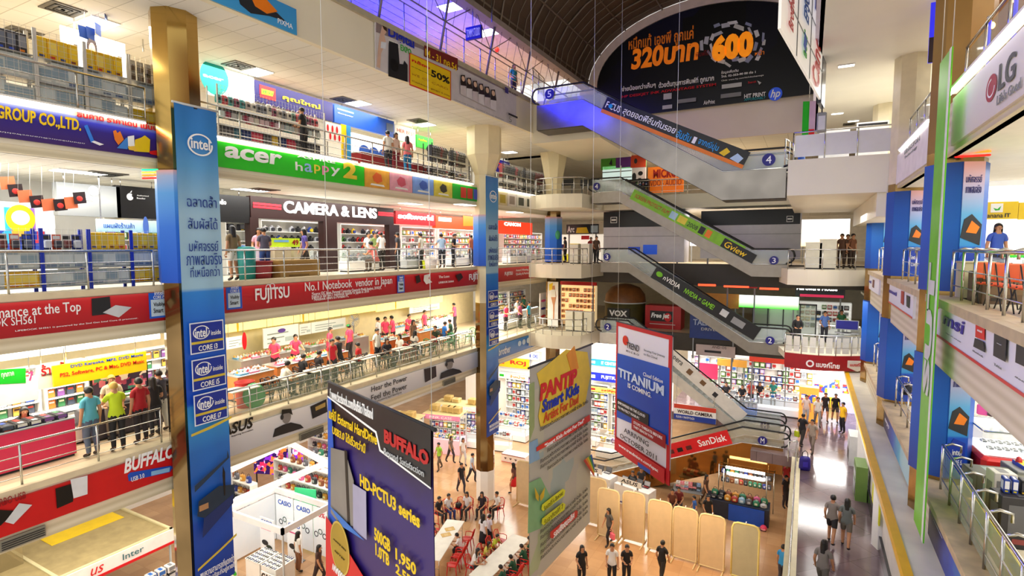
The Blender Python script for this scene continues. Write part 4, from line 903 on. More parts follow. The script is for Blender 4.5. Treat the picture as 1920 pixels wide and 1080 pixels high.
# tall blue banners on the pillars
INT = [(0, '#0c40a8'), (.15, '#0f4bb8'), (.165, '#1c64c8'), (.2, '#1a5cc0'), (.3, '#1f6cc4'), (.36, '#3a9ae0'), (.395, '#2f8cd8'), (.4, '#0f4cc8'), (.55, '#1262d4'), (.63, '#2a86de'), (.635, '#9fc8e2'), (.78, '#a4cbe4'), (.88, '#5aa2da'), (.94, '#2f86d2'), (1, '#2a7ac8')]
def core_banner(label, tlx, trx, zt, zb, X, big):
    ya = colY(tlx, X, zt); yb = colY(trx, X, zt)
    b = Board('pillar_banner', label, 'banner', (X, ya, zb), LFT, yb - ya, zt - zb, mgrad(INT, zt - zb), .012, cloth=.02 if big else .008, part='cloth')
    H = zt - zb; W = yb - ya
    obj('top_rod', MB().tube([(-.04, .0, H), (W + .04, .0, H)], .03, 8), LGREY, b.root)
    obj('bracket', MB().box(W / 2 - .04, 0, H - .06, W / 2 + .04, .5, H), DARK, b.root)
    S = dict(frac=True)
    b.ring(.55, .943, .28 * W, .012 * H, PURE, w=.12, px=False) if False else None
    lo = lambda v, s, h=.012, m=mt('#1a3f96'), x0=.18, x1=.88: b.text(s, x0, v - h, x1, v + h, m, frac=True)
    y = b.ly(); n = 28
    def ell(v, rx, rz, m):
        yy = b.ly(); vs = []; fs = []
        for k in range(n + 1):
            a = .35 + (2 * PI - .2) * k / n
            for kk in (1, .86): vs.append((W * .55 + rx * kk * math.cos(a), yy, H * v + rz * kk * math.sin(a)))
        for k in range(n): fs.append((2 * k, 2 * k + 2, 2 * k + 3, 2 * k + 1))
        obj('logo', MB().add(vs, fs), m, b.root)
    ell(.925, .3 * W, .022 * H, PURE); b.text('intel', .33, .916, .78, .938, PURE, frac=True, bold=.02, res=3)
    lo(.812, 'ฉลาดล้ำ'); lo(.768, 'สัมผัสได้'); lo(.722, 'มหัศจรรย์', .011); lo(.695, 'ภาพสมจริง', .012, x0=.1, x1=.95); lo(.67, 'ที่เหนือกว่า', .011)
    for v, s in ((.535, 'CORE i3'), (.46, 'CORE i5'), (.388, 'CORE i7')):
        p = b.rect(.1, v - .032, .92, v + .032, mt('#e6eefa'), 'badge', frac=True); b.rect(.125, v - .0295, .895, v + .0295, mt('#122f9a'), 'badge_panel', frac=True)
        yy = b.ly(); b.text('intel', .22, v + .001, .5, v + .02, PURE, frac=True, bold=.015); b.text('inside', .6, v + .002, .84, v + .012, PURE, frac=True)
        vs = []; fs = []
        for k in range(n + 1):
            a = .35 + (2 * PI - .2) * k / n
            for kk in (1, .88): vs.append((W * .37 + .2 * W * kk * math.cos(a), yy, H * (v + .011) + .014 * H * kk * math.sin(a)))
        for k in range(n): fs.append((2 * k, 2 * k + 2, 2 * k + 3, 2 * k + 1))
        obj('logo', MB().add(vs, fs), PURE, b.root)
        b.rect(.125, v - .012, .895, v - .007, mt('#d8c040'), 'stripe', frac=True); b.text(s, .28, v - .027, .74, v - .016, PURE, frac=True, bold=.01)
    b.poly([(0, .338), (.5, .343), (1, .352), (1, .357), (.5, .349), (0, .343)], mt('#d8c040'), 'stripe', px=False)
    b.poly([(.02, .235), (.02, .222), (.9, .268), (.86, .285), (.84, .27)], mt('#1c3650'), px=False); b.poly([(.05, .17), (.1, .2), (.6, .215), (1, .205), (1, .175), (.4, .15)], mt('#173048'), px=False, label='laptop with a seaside picture'); b.poly([(.15, .12), (.95, .165), (.95, .185), (.2, .16)], mt('#0f2c6c'), px=False)
    b.poly([(.72, .19), (.75, .19), (.77, .24), (.72, .255), (.7, .235)], BLACK, px=False, label='standing figure'); b.rect(.1, .178, .32, .19, mt('#b88a60'), frac=True)
    b.poly([(0, .055), (.6, .075), (1, .09), (1, .095), (.6, .08), (0, .06)], mt('#d8c040'), 'stripe', px=False)
    lo(.045, 'พบความสามารถที่แตกต่าง', .008, PURE, .05, .95); lo(.028, 'ด้วยอัจฉริยะที่อยู่ภายใน', .008, PURE, .05, .95)
    return b
core_banner('tall blue banner with white and navy lettering on the near gold pillar', 325, 406, 3.6, -9.3, -14.06, True)
core_banner('narrow tall blue banner on the middle pillar of the galleries', 911, 934, 3.5, -9.75, -14.12, False)
for lab, x0, x1, zt, zb, X, py in (('blue wrap with pinkish top beside the tall near banner, computer shop level', 309, 345, 1.95, -.95, -15.02, 8.75), ('blue wrap with pale streak on the middle pillar, computer shop level', 893, 912, 1.6, -1.0, -15.0, 24.3), ('blue wrap with a green leaf picture on the far corner pillar', 1019, 1042, 1.9, -1.0, -14.9, 33.0)):
    w = thing('pillar_wrap', lab, 'advertising wrap', (-14.75, py, zb)); H = zt - zb
    obj('sleeve', octa(0, 0, .6, 0, H), mgrad([(0, '#0f4fc0'), (.5, '#1666cc'), (.8, '#4a94d8'), (.95, '#9ab0d8'), (1, '#e0a8a8')], H), w)
    if py > 30: obj('picture', MB().ball((.45, -.38, H * .6), .2, .12, .3, 10), mt('#2a8a5a'), w)
# green banner on the right
b = BR('hanging_banner', 'long lime green banner seen almost edge-on beside the right pillar', 1737, 1757, 3.55, -5.65, mt('#68cc14', .4, 0, 0, .06), X=2.12, cat='banner', depth=.02)
b.rect(.86, 0, 1, 1, mt('#e8f0e4'), 'white_edge', frac=True); b.text('SUT', .2, .3, .78, .58, mt('#dcdfd8'), frac=True, vert=True, bold=.05)
obj('hanger', MB().tube([(.1, .01, 9.2), (.1, .01, 16)], .008, 4).tube([(1.0, .01, 9.2), (1.0, .01, 16)], .008, 4), CABLE, b.root)
# ------------------------------------------------------------------ people: one skinned body per pose, clothes and hair as children
SKIN = mt('#c98f68', .5, 0, 0, .04); HAIR = mt('#15100d', .45, 0, 0, .1); SHOE = mt('#221c1a', .5, 0, 0, .1); EYE = mt('#1a1210', .3, 0, 0, 0); LIP = mt('#a8574a', .5, 0, 0, 0)
def V(*a): return Vector(a)
def skeleton(kind):
    J = {}
    def put(n, p, r, par): J[n] = (Vector(p), r, par)
    hz = .93 if kind in ('stand', 'hold', 'walk', 'reach', 'talk') else .5
    lean = {'stand': 0, 'hold': .05, 'walk': .03, 'reach': .1, 'talk': .02, 'sit': .06, 'desk': .22}[kind]
    f = lambda h: -lean * (h / .6) ** 1.2            # forward offset with height above the pelvis
    put('pelvis', (0, 0, hz), .125, None)
    put('waist', (0, f(.17), hz + .17), .112, 'pelvis'); put('chest', (0, f(.36) + .01, hz + .36), .135, 'waist')
    put('collar', (0, f(.5), hz + .5), .075, 'chest'); put('neck', (0, f(.57) - .01, hz + .565), .05, 'collar')
    put('skull', (0, f(.66) - .02, hz + .665), .093, 'neck'); put('crown', (0, f(.76) - .015, hz + .75), .08, 'skull')
    sh = Vector((0, f(.46), hz + .46))
    for s, n in ((-1, 'R'), (1, 'L')):
        p = sh + V(s * .165, 0, 0); put('sh' + n, p, .05, 'collar')
        if kind == 'stand': e, w = p + V(s * .05, .03, -.27), p + V(s * .06, -.02, -.51)
        elif kind == 'talk': e, w = (p + V(s * .06, .03, -.27), p + V(s * .02, -.16, -.4)) if s < 0 else (p + V(s * .05, .03, -.27), p + V(s * .06, -.02, -.51))
        elif kind == 'hold': e, w = p + V(s * .05, .0, -.27), p + V(-s * .03, -.2, -.3)
        elif kind == 'walk': e, w = p + V(s * .05, .07 * s, -.26), p + V(s * .05, .07 * s - .1, -.47)
        elif kind == 'reach': e, w = p + V(s * .06, -.16, -.2), p + V(s * .03, -.4, -.24)
        elif kind == 'sit': e, w = p + V(s * .04, -.02, -.27), p + V(-s * .04, -.22, -.36)
        else: e, w = p + V(s * .08, -.14, -.22), p + V(-s * .04, -.36, -.2)
        put('el' + n, e, .043, 'sh' + n); put('wr' + n, w, .03, 'el' + n)
        d = (w - e).normalized(); put('hand' + n, w + d * .075, .036, 'wr' + n)
        hp = Vector((s * .09, 0, hz - .03)); put('hip' + n, hp, .1, 'pelvis')
        if hz > .8:
            k = .16 * s if kind == 'walk' else 0
            kn = V(s * .1, -.03 - k * 1.0, .5); an = V(s * .1, .03 - k * (1.1 if k > 0 else 1.7), .09 + (.06 if k < 0 else 0))
        else: kn = V(s * .12, -.42, .5); an = V(s * .12, -.4, .09)
        put('kn' + n, kn, .062, 'hip' + n); put('ca' + n, kn.lerp(an, .35) + V(0, .02, 0), .056, 'kn' + n); put('an' + n, an, .04, 'ca' + n)
        put('toe' + n, an + V(s * .02, -.15, -.055), .034, 'an' + n)
    return J
BODY = {}
def make_bodies():
    tmp = []
    for kind in ('stand', 'talk', 'hold', 'walk', 'reach', 'sit', 'desk'):
        J = skeleton(kind); names = list(J); idx = {n: i for i, n in enumerate(names)}
        me = bpy.data.meshes.new('sk'); me.from_pydata([tuple(J[n][0]) for n in names], [(idx[n], idx[J[n][2]]) for n in names if J[n][2]], [])
        o = bpy.data.objects.new('sk', me); COL.objects.link(o)
        md = o.modifiers.new('s', 'SKIN'); md.use_smooth_shade = True
        for i, n in enumerate(names):
            sv = me.skin_vertices[0].data[i]; r = J[n][1]; sv.radius = (r, r); sv.use_root = (n == 'pelvis')
        sb = o.modifiers.new('u', 'SUBSURF'); sb.levels = 2; sb.render_levels = 2
        tmp.append((kind, J, o))
    bpy.context.view_layer.update(); dg = bpy.context.evaluated_depsgraph_get()
    for kind, J, o in tmp:
        me = bpy.data.meshes.new_from_object(o.evaluated_get(dg))
        co = np.empty(len(me.vertices) * 3); me.vertices.foreach_get('co', co); co = co.reshape(-1, 3)
        faces = [tuple(p.vertices) for p in me.polygons]
        sd = o.data; bpy.data.objects.remove(o); bpy.data.meshes.remove(sd); bpy.data.meshes.remove(me)
        pel, nk = np.array(J['pelvis'][0]), np.array(J['neck'][0])
        bones = [(n, np.array(J[n][0]), np.array(J[J[n][2]][0]), J[n][1], J[J[n][2]][1]) for n in J if J[n][2]]
        def near(p):
            best, bn, bt = 9, '', 0
            for n, a, b, ra, rb in bones:
                ab = b - a; t = min(1, max(0, (p - a) @ ab / (ab @ ab))); d = np.linalg.norm(p - a - t * ab) - (ra + (rb - ra) * t)
                if d < best: best, bn, bt = d, n, t
            return bn, bt
        cl = {}
        for i, p in enumerate(co):
            n, t = near(p); cl[i] = (n, t)
            if n in ('waist', 'chest', 'collar') or n.startswith('hip'):
                yc = np.interp(p[2], [pel[2], nk[2]], [pel[1], nk[1]]); co[i, 1] = yc + (p[1] - yc) * .8; co[i, 0] *= 1.08
            if n in ('crown', 'skull') and p[2] > J['neck'][0].z + .03:
                c = np.array(J['skull'][0]); co[i, 0] *= .86
                if p[1] < c[1]: co[i, 1] = c[1] + (p[1] - c[1]) * 1.12
        mb = MB(); mb.add([tuple(p) for p in co], faces, 0, True)
        sk = J['skull'][0]; hs = .088
        mb.ball(sk + V(0, -.106, -.005), .012, .022, .02, 8)                                   # nose
        for s in (-1, 1): mb.ball(sk + V(s * .08, .0, .0), .012, .02, .03, 8)                 # ears
        for s, n in ((-1, 'R'), (1, 'L')):
            h, w = J['hand' + n][0], J['wr' + n][0]; d = (h - w).normalized(); side = d.cross(V(0, 0, 1) if abs(d.z) < .8 else V(0, 1, 0)).normalized(); up = side.cross(d)
            inn = V(-s, 0, 0)
            for k in range(4):
                b0 = h + side * (.027 - .018 * k) + d * .02; L = (.06, .07, .066, .05)[k]
                mb.tube([b0, b0 + d * L * .55 + inn * .006, b0 + d * L * .9 + inn * .022], .009, 6, 0, True, [.01, .009, .007])
            b0 = h + side * .03 - d * .025; mb.tube([b0, b0 + side * .03 + d * .025, b0 + side * .035 + d * .055 + inn * .01], .01, 6, 0, True, [.011, .01, .008])
        # clothing shells
        nrm = np.zeros_like(co)
        for f in faces:
            p = co[list(f)]; nv = np.cross(p[1] - p[0], p[2] - p[0]); 
            for i in f: nrm[i] += nv
        nrm /= np.maximum(np.linalg.norm(nrm, axis=1), 1e-9)[:, None]
        def shell(test, off):
            fs = [f for f in faces if all(test(i) for i in f)]; use = sorted({i for f in fs for i in f}); mp = {v: k for k, v in enumerate(use)}
            return MB().add([tuple(co[i] + nrm[i] * off) for i in use], [tuple(mp[i] for i in f) for f in fs], 0, True)
        top = lambda i: cl[i][0] in ('waist', 'chest', 'shR', 'shL', 'hipR', 'hipL') and (cl[i][0][:3] != 'hip' or co[i, 2] > pel[2] - .05) or (cl[i][0] == 'collar' and co[i, 2] < J['collar'][0].z + .03) or (cl[i][0] in ('elR', 'elL') and cl[i][1] > .4)
        lng = lambda i: top(i) or cl[i][0] in ('elR', 'elL') or (cl[i][0] in ('wrR', 'wrL') and cl[i][1] > .1)
        tr = lambda i: cl[i][0][:2] in ('hi', 'kn', 'ca', 'an') and not (cl[i][0][:2] == 'an' and cl[i][1] < .1) or (cl[i][0] == 'waist' and cl[i][1] > .6)
        st = lambda i: cl[i][0][:2] in ('hi', 'kn') and (cl[i][0][:2] != 'kn' or cl[i][1] > .3) or (cl[i][0] == 'waist' and cl[i][1] > .6)
        sh = lambda i: cl[i][0][:3] == 'toe' or (cl[i][0][:2] == 'an' and cl[i][1] < .12)
        hair = MB(); hl = MB()
        c = sk + V(0, .005, .025)
        for lo, m in ((False, hair), (True, hl)):
            vs = []; n = 16; rows = 8
            for i in range(rows + 1):
                for k in range(n):
                    b = 2 * PI * k / n; fr = max(0, -math.sin(b))                         # front of the head is -y
                    low = -.55 + fr ** .8 * .95
                    a = low + (PI / 2 - low) * i / rows
                    vs.append(c + V(.093 * math.cos(a) * math.cos(b), .112 * math.cos(a) * math.sin(b), .105 * math.sin(a) + .012))
            fs = [(i * n + k, i * n + (k + 1) % n, (i + 1) * n + (k + 1) % n, (i + 1) * n + k) for i in range(rows) for k in range(n)]
            m.add(vs, fs, 0, True)
            if lo:
                vs = []
                for i in range(6):
                    for k in range(13):
                        b = -.35 + (PI + .7) * k / 12; w = 1 + .12 * i / 5
                        vs.append(c + V(.094 * w * math.cos(b), .108 * w * math.sin(b) + .02 * i / 5, -.0 - .26 * i / 5))
                m.add(vs, [(i * 13 + k, i * 13 + k + 1, i * 13 + 14 + k, i * 13 + 13 + k) for i in range(5) for k in range(12)], 0, True)
        ey = MB()
        for s in (-1, 1): ey.ball(sk + V(s * .032, -.096, .015), .011, .008, .007, 6)
        sp = MB().ball(sk + V(0, -.1, -.045), .022, .008, .006, 6)
        skirt = None
        if kind not in ('sit', 'desk'):
            skirt = MB().lathe([(.135, .06), (.16, -.05), (.19, -.3), (.21, -.46), (.2, -.46)], (0, 0, pel[2]), 14)
            skirt.v = [(x * 1.05, y * .9, z) for x, y, z in skirt.v]
        BODY[kind] = dict(body=mb.data('body', SKIN), hair=hair.data('hair', HAIR), long_hair=hl.data('hair', HAIR), eyes=ey.data('eyes', EYE), mouth=sp.data('mouth', LIP),
                          shirt=shell(top, .014).data('shirt', WHITE), jacket=shell(lng, .016).data('shirt', WHITE), trousers=shell(tr, .01).data('trousers', DARK), shorts=shell(st, .012).data('shorts', DARK),
                          shoes=shell(sh, .008).data('shoes', SHOE), skirt=skirt.data('skirt', DARK) if skirt else None, head=sk.copy(), hz=pel[2])
make_bodies()
def person(label, x, y, z, rz, kind='stand', top='#ffffff', bottom='#26262c', hair='short', low='trousers', long_sleeves=False, scale=1., hairc=None, group=None, bag=None, hat=None):
    """rz = 0 looks along -y"""
    t = thing('person', label, 'person', (x, y, z), rz, group)
    t.scale = (scale,) * 3
    B = BODY[kind]
    def part(nm, key, col=None):
        o = bpy.data.objects.new(nm, B[key]); COL.objects.link(o); o.parent = t
        if col is not None:
            o.material_slots[0].link = 'OBJECT'; o.material_slots[0].material = mt(col, .7, 0, 0, .06) if isinstance(col, str) else col
        return o
    part('body', 'body'); part('hair', 'long_hair' if hair == 'long' else 'hair', hairc); part('eyes', 'eyes'); part('mouth', 'mouth')
    part('shirt', 'jacket' if long_sleeves else 'shirt', top)
    if low == 'skirt' and B['skirt']: part('skirt', 'skirt', bottom)
    elif low in ('shorts', 'skirt'): part('shorts', 'shorts', bottom)
    else: part('trousers', 'trousers', bottom)
    part('shoes', 'shoes')
    if bag:
        s = .3
        m = MB().bevbox(-.14, -.06, -.3, .14, .06, 0, .03); m.tube([(-.08, 0, 0), (-.07, 0, .12), (.07, 0, .12), (.08, 0, 0)], .01, 5)
        o = obj('bag', m, mt(bag, .5), t); o.location = (.3, -.05, B['hz'] - .2)
    if hat:
        h = B['head']; o = obj('cap', MB().lathe([(.1, .02), (.1, .06), (.07, .105), (0, .12)], (h.x, h.y, h.z + .02), 12).ball((h.x, h.y - .11, h.z + .05), .06, .07, .008, 8), mt(hat), t)
    return t
# ------------------------------------------------------------------ builders for fittings and goods
ORD = ('nearest', 'second', 'third', 'fourth', 'fifth', 'sixth', 'seventh', 'eighth', 'ninth', 'tenth', 'eleventh', 'twelfth', 'thirteenth')
def railing(label, pts, z, h=.95, step=1.5, bars=3, glass=False, curl=0., cat='railing', r=.028):
    pts = [Vector((p[0], p[1], 0)) for p in pts]; o0 = pts[0].copy()
    t = thing('balcony_railing', label, cat, (o0.x, o0.y, z))
    P = [p - o0 for p in pts]
    obj('handrail', MB().tube([p + V(0, 0, h) for p in P], r, 8), STEEL, t)
    bm = MB()
    for k in range(bars): bm.tube([p + V(0, 0, h * (k + .8) / (bars + 1)) for p in P], .012, 5)
    if bars: obj('rail_bar', bm, STEEL, t)
    L = [0.]
    for a, b in zip(P, P[1:]): L.append(L[-1] + (b - a).length)
    n = max(2, int(round(L[-1] / step)) + 1)
    def pos(s):
        for i in range(len(P) - 1):
            if s <= L[i + 1] + 1e-6: return P[i].lerp(P[i + 1], (s - L[i]) / max(L[i + 1] - L[i], 1e-6))
        return P[-1]
    for k in range(n):
        p = pos(L[-1] * k / (n - 1)); mb = MB().tube([p + V(0, 0, 0), p + V(0, 0, h)], r * .9, 6)
        if curl: mb.tube([p + V(0, 0, h - .02), p + V(curl * .5, 0, h + .05), p + V(curl, 0, h + .02), p + V(curl, 0, h - .12)], r * .9, 6)
        obj('post', mb, STEEL, t)
    if glass:
        g = MB()
        for a, b in zip(P, P[1:]):
            d = (b - a).normalized() * .04; nn = d.cross(V(0, 0, 1)).normalized() * .005
            g.add([a + d + nn + V(0, 0, .1), b - d + nn + V(0, 0, .1), b - d + nn + V(0, 0, h - .1), a + d + nn + V(0, 0, h - .1), a + d - nn + V(0, 0, .1), b - d - nn + V(0, 0, .1), b - d - nn + V(0, 0, h - .1), a + d - nn + V(0, 0, h - .1)], [(0, 1, 2, 3), (7, 6, 5, 4), (0, 4, 5, 1), (3, 2, 6, 7)])
        obj('glass_panel', g, glass if not isinstance(glass, bool) else mglass('#dfeae4', .3), t)
    return t
def ceil_light(label, x, y, z, sx=.6, sy=1.2, group=None, rz=0.):
    t = thing('ceiling_light', label, 'ceiling light', (x, y, z - .03), rz, group)
    obj('frame', MB().box(-sx / 2, -sy / 2, 0, sx / 2, sy / 2, .03), WHITE, t); obj('diffuser', MB().box(-sx / 2 + .03, -sy / 2 + .03, -.012, sx / 2 - .03, sy / 2 - .03, 0), LAMP, t)
    return t
def air_vent(label, x, y, z, s=.9):
    t = thing('ceiling_vent', label, 'air vent', (x, y, z - .03)); h = s / 2
    obj('frame', MB().box(-h, -h, 0, h, h, .03), mt('#6d675c', .5, .3), t)
    m = MB()
    for k in range(3):
        a = h - .1 - .12 * k
        m.box(-a, -a, -.015, a, -a + .04, 0).box(-a, a - .04, -.015, a, a, 0).box(-a, -a, -.015, -a + .04, a, 0).box(a - .04, -a, -.015, a, a, 0)
    obj('louvre', m, mt('#3a372f', .5, .3), t); return t
_box = {}
def box_proto(w, d, h, kind='box'):
    """a packed product: carton with printed front and lid seam; kinds give other outlines"""
    key = (round(w, 2), round(d, 2), round(h, 2), kind)
    if key in _box: return _box[key]
    m = MB()
    if kind == 'box':
        m.bevbox(-w / 2, -d / 2, 0, w / 2, d / 2, h, min(.012, w * .1), 0); m.box(-w * .38, -d / 2 - .004, h * .3, w * .38, -d / 2, h * .85, 1); m.box(-w * .3, -d / 2 - .006, h * .1, w * .2, -d / 2, h * .2, 2)
        m.box(-w / 2 - .004, -d * .3, h * .2, -w / 2, d * .3, h * .8, 1).box(w / 2, -d * .3, h * .2, w / 2 + .004, d * .3, h * .8, 1).box(-w * .2, -d * .35, h, w * .2, d * .35, h + .003, 1)
    elif kind == 'bag':
        m.lathe([(0, 0), (w * .46, 0), (w * .5, h * .15), (w * .46, h * .55), (w * .36, h * .68), (0, h * .68)], (0, 0, 0), 10); m.v = [(x, y * d / w, z) for x, y, z in m.v]
        m.tube([(-w * .25, 0, h * .65), (-w * .2, 0, h * .9), (0, 0, h), (w * .2, 0, h * .9), (w * .25, 0, h * .65)], w * .035, 5, 1); m.box(-w * .2, -d * .52, h * .2, w * .2, -d * .44, h * .45, 2)
    elif kind == 'blister':
        m.box(-w / 2, 0, 0, w / 2, .006, h, 0); m.bevbox(-w * .35, -d, h * .1, w * .35, 0, h * .6, .015, 1); m.box(-w * .4, -.004, h * .68, w * .4, 0, h * .9, 2)
    elif kind == 'bottle':
        m.lathe([(0, 0), (w * .5, 0), (w * .5, h * .6), (w * .2, h * .8), (w * .2, h), (0, h)], (0, 0, 0), 8); m.lathe([(w * .51, h * .15), (w * .51, h * .5)], (0, 0, 0), 8, 1); m.lathe([(w * .22, h * .92), (w * .22, h), (0, h + .005)], (0, 0, 0), 8, 2)
    elif kind == 'garment':
        m.prism([(-w * .2, h), (-w * .5, h * .8), (-w * .42, h * .62), (-w * .33, h * .7), (-w * .36, 0), (w * .36, 0), (w * .33, h * .7), (w * .42, h * .62), (w * .5, h * .8), (w * .2, h)], -d / 2, d / 2, 0); m.tube([(0, 0, h), (0, 0, h + .08)], .008, 4, 1)
        m.box(-w * .15, -d * .55, h * .4, w * .15, -d * .45, h * .6, 2)
    elif kind == 'laptop':
        m.bevbox(-w / 2, -d / 2, 0, w / 2, d / 2, .02, .006, 0); m.add([(-w / 2, d / 2 - .01, .02), (w / 2, d / 2 - .01, .02), (w / 2, d / 2 + h * .25, h), (-w / 2, d / 2 + h * .25, h), (-w / 2, d / 2 + .01, .02), (w / 2, d / 2 + .01, .02), (w / 2, d / 2 + h * .25 + .02, h), (-w / 2, d / 2 + h * .25 + .02, h)], [(0, 1, 2, 3), (7, 6, 5, 4), (0, 3, 7, 4), (1, 5, 6, 2), (3, 2, 6, 7)], 0)
        m.add([(-w * .44, d / 2 - .005, .05), (w * .44, d / 2 - .005, .05), (w * .44, d / 2 + h * .22, h * .94), (-w * .44, d / 2 + h * .22, h * .94)], [(0, 1, 2, 3)], 1); m.box(-w * .4, -d * .2, .02, w * .4, d * .4, .024, 2)
    elif kind == 'monitor':
        m.bevbox(-w / 2, -.03, h * .25, w / 2, .02, h, .012, 0); m.box(-w * .46, -.034, h * .3, w * .46, -.03, h * .96, 1); m.tube([(0, 0, .01), (0, 0, h * .3)], .025, 6, 0); m.lathe([(0, 0), (w * .22, 0), (w * .2, .02), (0, .02)], (0, 0, 0), 10, 2)
    elif kind == 'camera':
        m.bevbox(-w / 2, -d * .25, 0, w / 2, d * .25, h * .75, .015, 0); m.tube([(0, -d * .2, h * .38), (0, -d * .6, h * .38)], h * .3, 10, 2); m.bevbox(-w * .18, -d * .2, h * .7, w * .18, d * .2, h, .01, 0); m.ball((w * .35, 0, h * .76), .02, .02, .015, 6, 1)
    elif kind == 'tray':
        m.box(-w / 2, -d / 2, 0, w / 2, d / 2, h * .35, 0); m.box(-w / 2 + .015, -d / 2 + .015, h * .35, w / 2 - .015, d / 2 - .015, h * .36, 1)
        for q in range(5): m.ball((w * (.2 * q - .4), d * .2 * (-1) ** q, h * .4), w * .12, d * .16, h * .5, 6, 1 if q % 2 else 2)
    elif kind == 'watch':
        m.lathe([(0, 0), (w * .42, 0), (w * .5, h * .3), (w * .45, h), (0, h)], (0, 0, 0), 10, 0); m.lathe([(w * .36, h + .001), (0, h + .002)], (0, 0, 0), 10, 1); m.box(-w * .2, -d, h * .1, w * .2, d, h * .35, 2)
    elif kind == 'case':     # disc case seen cover first
        m.bevbox(-w / 2, 0, 0, w / 2, .02, h, .004, 0); m.box(-w * .42, -.004, h * .06, w * .42, 0, h * .94, 1); m.box(-w * .3, -.007, h * .6, w * .3, -.004, h * .8, 2)
    elif kind == 'bowl':
        m.lathe([(0, 0), (w * .25, 0), (w * .5, h), (w * .46, h), (w * .24, h * .2), (0, h * .2)], (0, 0, 0), 12, 0); m.ball((0, 0, h * .6), w * .38, w * .38, h * .35, 8, 1)
    elif kind == 'helmet':
        m.ball((0, 0, h * .5), w / 2, d / 2, h / 2, 10, 0); m.box(-w * .3, -d * .52, h * .3, w * .3, -d * .4, h * .55, 1); m.box(-w * .4, -d * .3, 0, w * .4, d * .3, h * .1, 2)
    me = m.data(kind, [GREY, WHITE, DARK]); _box[key] = me
    return me
def good(name, label, cat, group, x, y, z, rz, w, d, h, cols, kind='box', tilt=0.):
    o = bpy.data.objects.new(name, box_proto(w, d, h, kind)); COL.objects.link(o); o.location = (x, y, z); o.rotation_euler = (tilt, 0, rz)
    for sl, c in zip(o.material_slots, cols):
        sl.link = 'OBJECT'; sl.material = c if not isinstance(c, str) else mt(c, .45, 0, 0, .08)
    return tag(o, label, cat, group)
def row_goods(name, label, cat, group, a, b, n, rz, size, pal, kind='box', rows=1, dz=.3, jit=.0, skip=0.):
    """n goods from point a to point b, on `rows` levels dz apart; pal: list of (body, print, mark) colours"""
    a, b = Vector(a), Vector(b)
    for r in range(rows):
        for k in range(n):
            if random.random() < skip: continue
            p = a.lerp(b, (k + .5) / n); w, d, h = size
            f = 1 - random.random() * jit
            good(name, label, cat, group, p.x, p.y, p.z + r * dz, rz + random.uniform(-.06, .06) * (1 if jit else 0), w, d, h if jit < .05 else round(h * f * 8) / 8 or h, random.choice(pal), kind)
def wire_rack(label, x, y0, y1, z, h, post='#c8c8c8', levels=3, depth=.35, facing=1):
    t = thing('wire_rack', label, 'rack', (x, (y0 + y1) / 2, z)); L = (y1 - y0) / 2
    pm = mt(post, .4, .3); wires = MB()
    for sx in (-depth / 2, depth / 2):
        for sy in (-L, L): obj('post', MB().box(sx - .018, sy - .018, 0, sx + .018, sy + .018, h), pm, t)
    n = max(4, int(2 * L / .12))
    for k in range(n + 1): y = -L + 2 * L * k / n; wires.box(depth / 2 + .004, y - .0025, .15, depth / 2 + .01, y + .0025, h)
    for k in range(int(h / .12)): wires.box(depth / 2 + .006, -L, .15 + k * .12, depth / 2 + .012, L, .155 + k * .12)
    o = obj('wire_mesh', wires, mt('#d8d8d4', .3, .6), t)
    for k in range(levels): obj('shelf', MB().box(-depth / 2, -L, .12 + k * (h - .2) / levels, depth / 2, L, .14 + k * (h - .2) / levels), mt('#b9bab8', .4, .4), t)
    return t, [z + .14 + k * (h - .2) / levels for k in range(levels)]
def shelf_unit(label, x, y, z, rz, w, h, d=.35, levels=4, mat=None, cat='shelf', name='display_shelf', back=None):
    t = thing(name, label, cat, (x, y, z), rz); mat = mat or WHITE
    for s in (-1, 1): obj('side_panel', MB().box(s * w / 2 - .02, -d / 2, 0, s * w / 2 + .02, d / 2, h), mat, t)
    obj('back_panel', MB().box(-w / 2 + .02, d / 2 - .03, 0, w / 2 - .02, d / 2, h), back or mat, t)
    zs = []
    for k in range(levels):
        zz = .1 + (h - .15) * k / levels; zs.append(z + zz + .025); obj('shelf', MB().box(-w / 2 + .02, -d / 2, zz, w / 2 - .02, d / 2 - .03, zz + .025), mat, t)
    obj('top_board', MB().box(-w / 2, -d / 2, h, w / 2, d / 2, h + .04), mat, t)
    return t, zs
def fill_shelf(name, label, cat, group, x, y, zs, rz, w, n, size, pal, kind='box', skip=.1, d=.0):
    c, s = math.cos(rz), math.sin(rz)
    for zz in zs:
        row_goods(name, label, cat, group, (x - c * w / 2 * .94 + s * d, y - s * w / 2 * .94 - c * d, zz + .002), (x + c * w / 2 * .94 + s * d, y + s * w / 2 * .94 - c * d, zz + .002), n, rz, size, pal, kind, skip=skip, jit=.06)
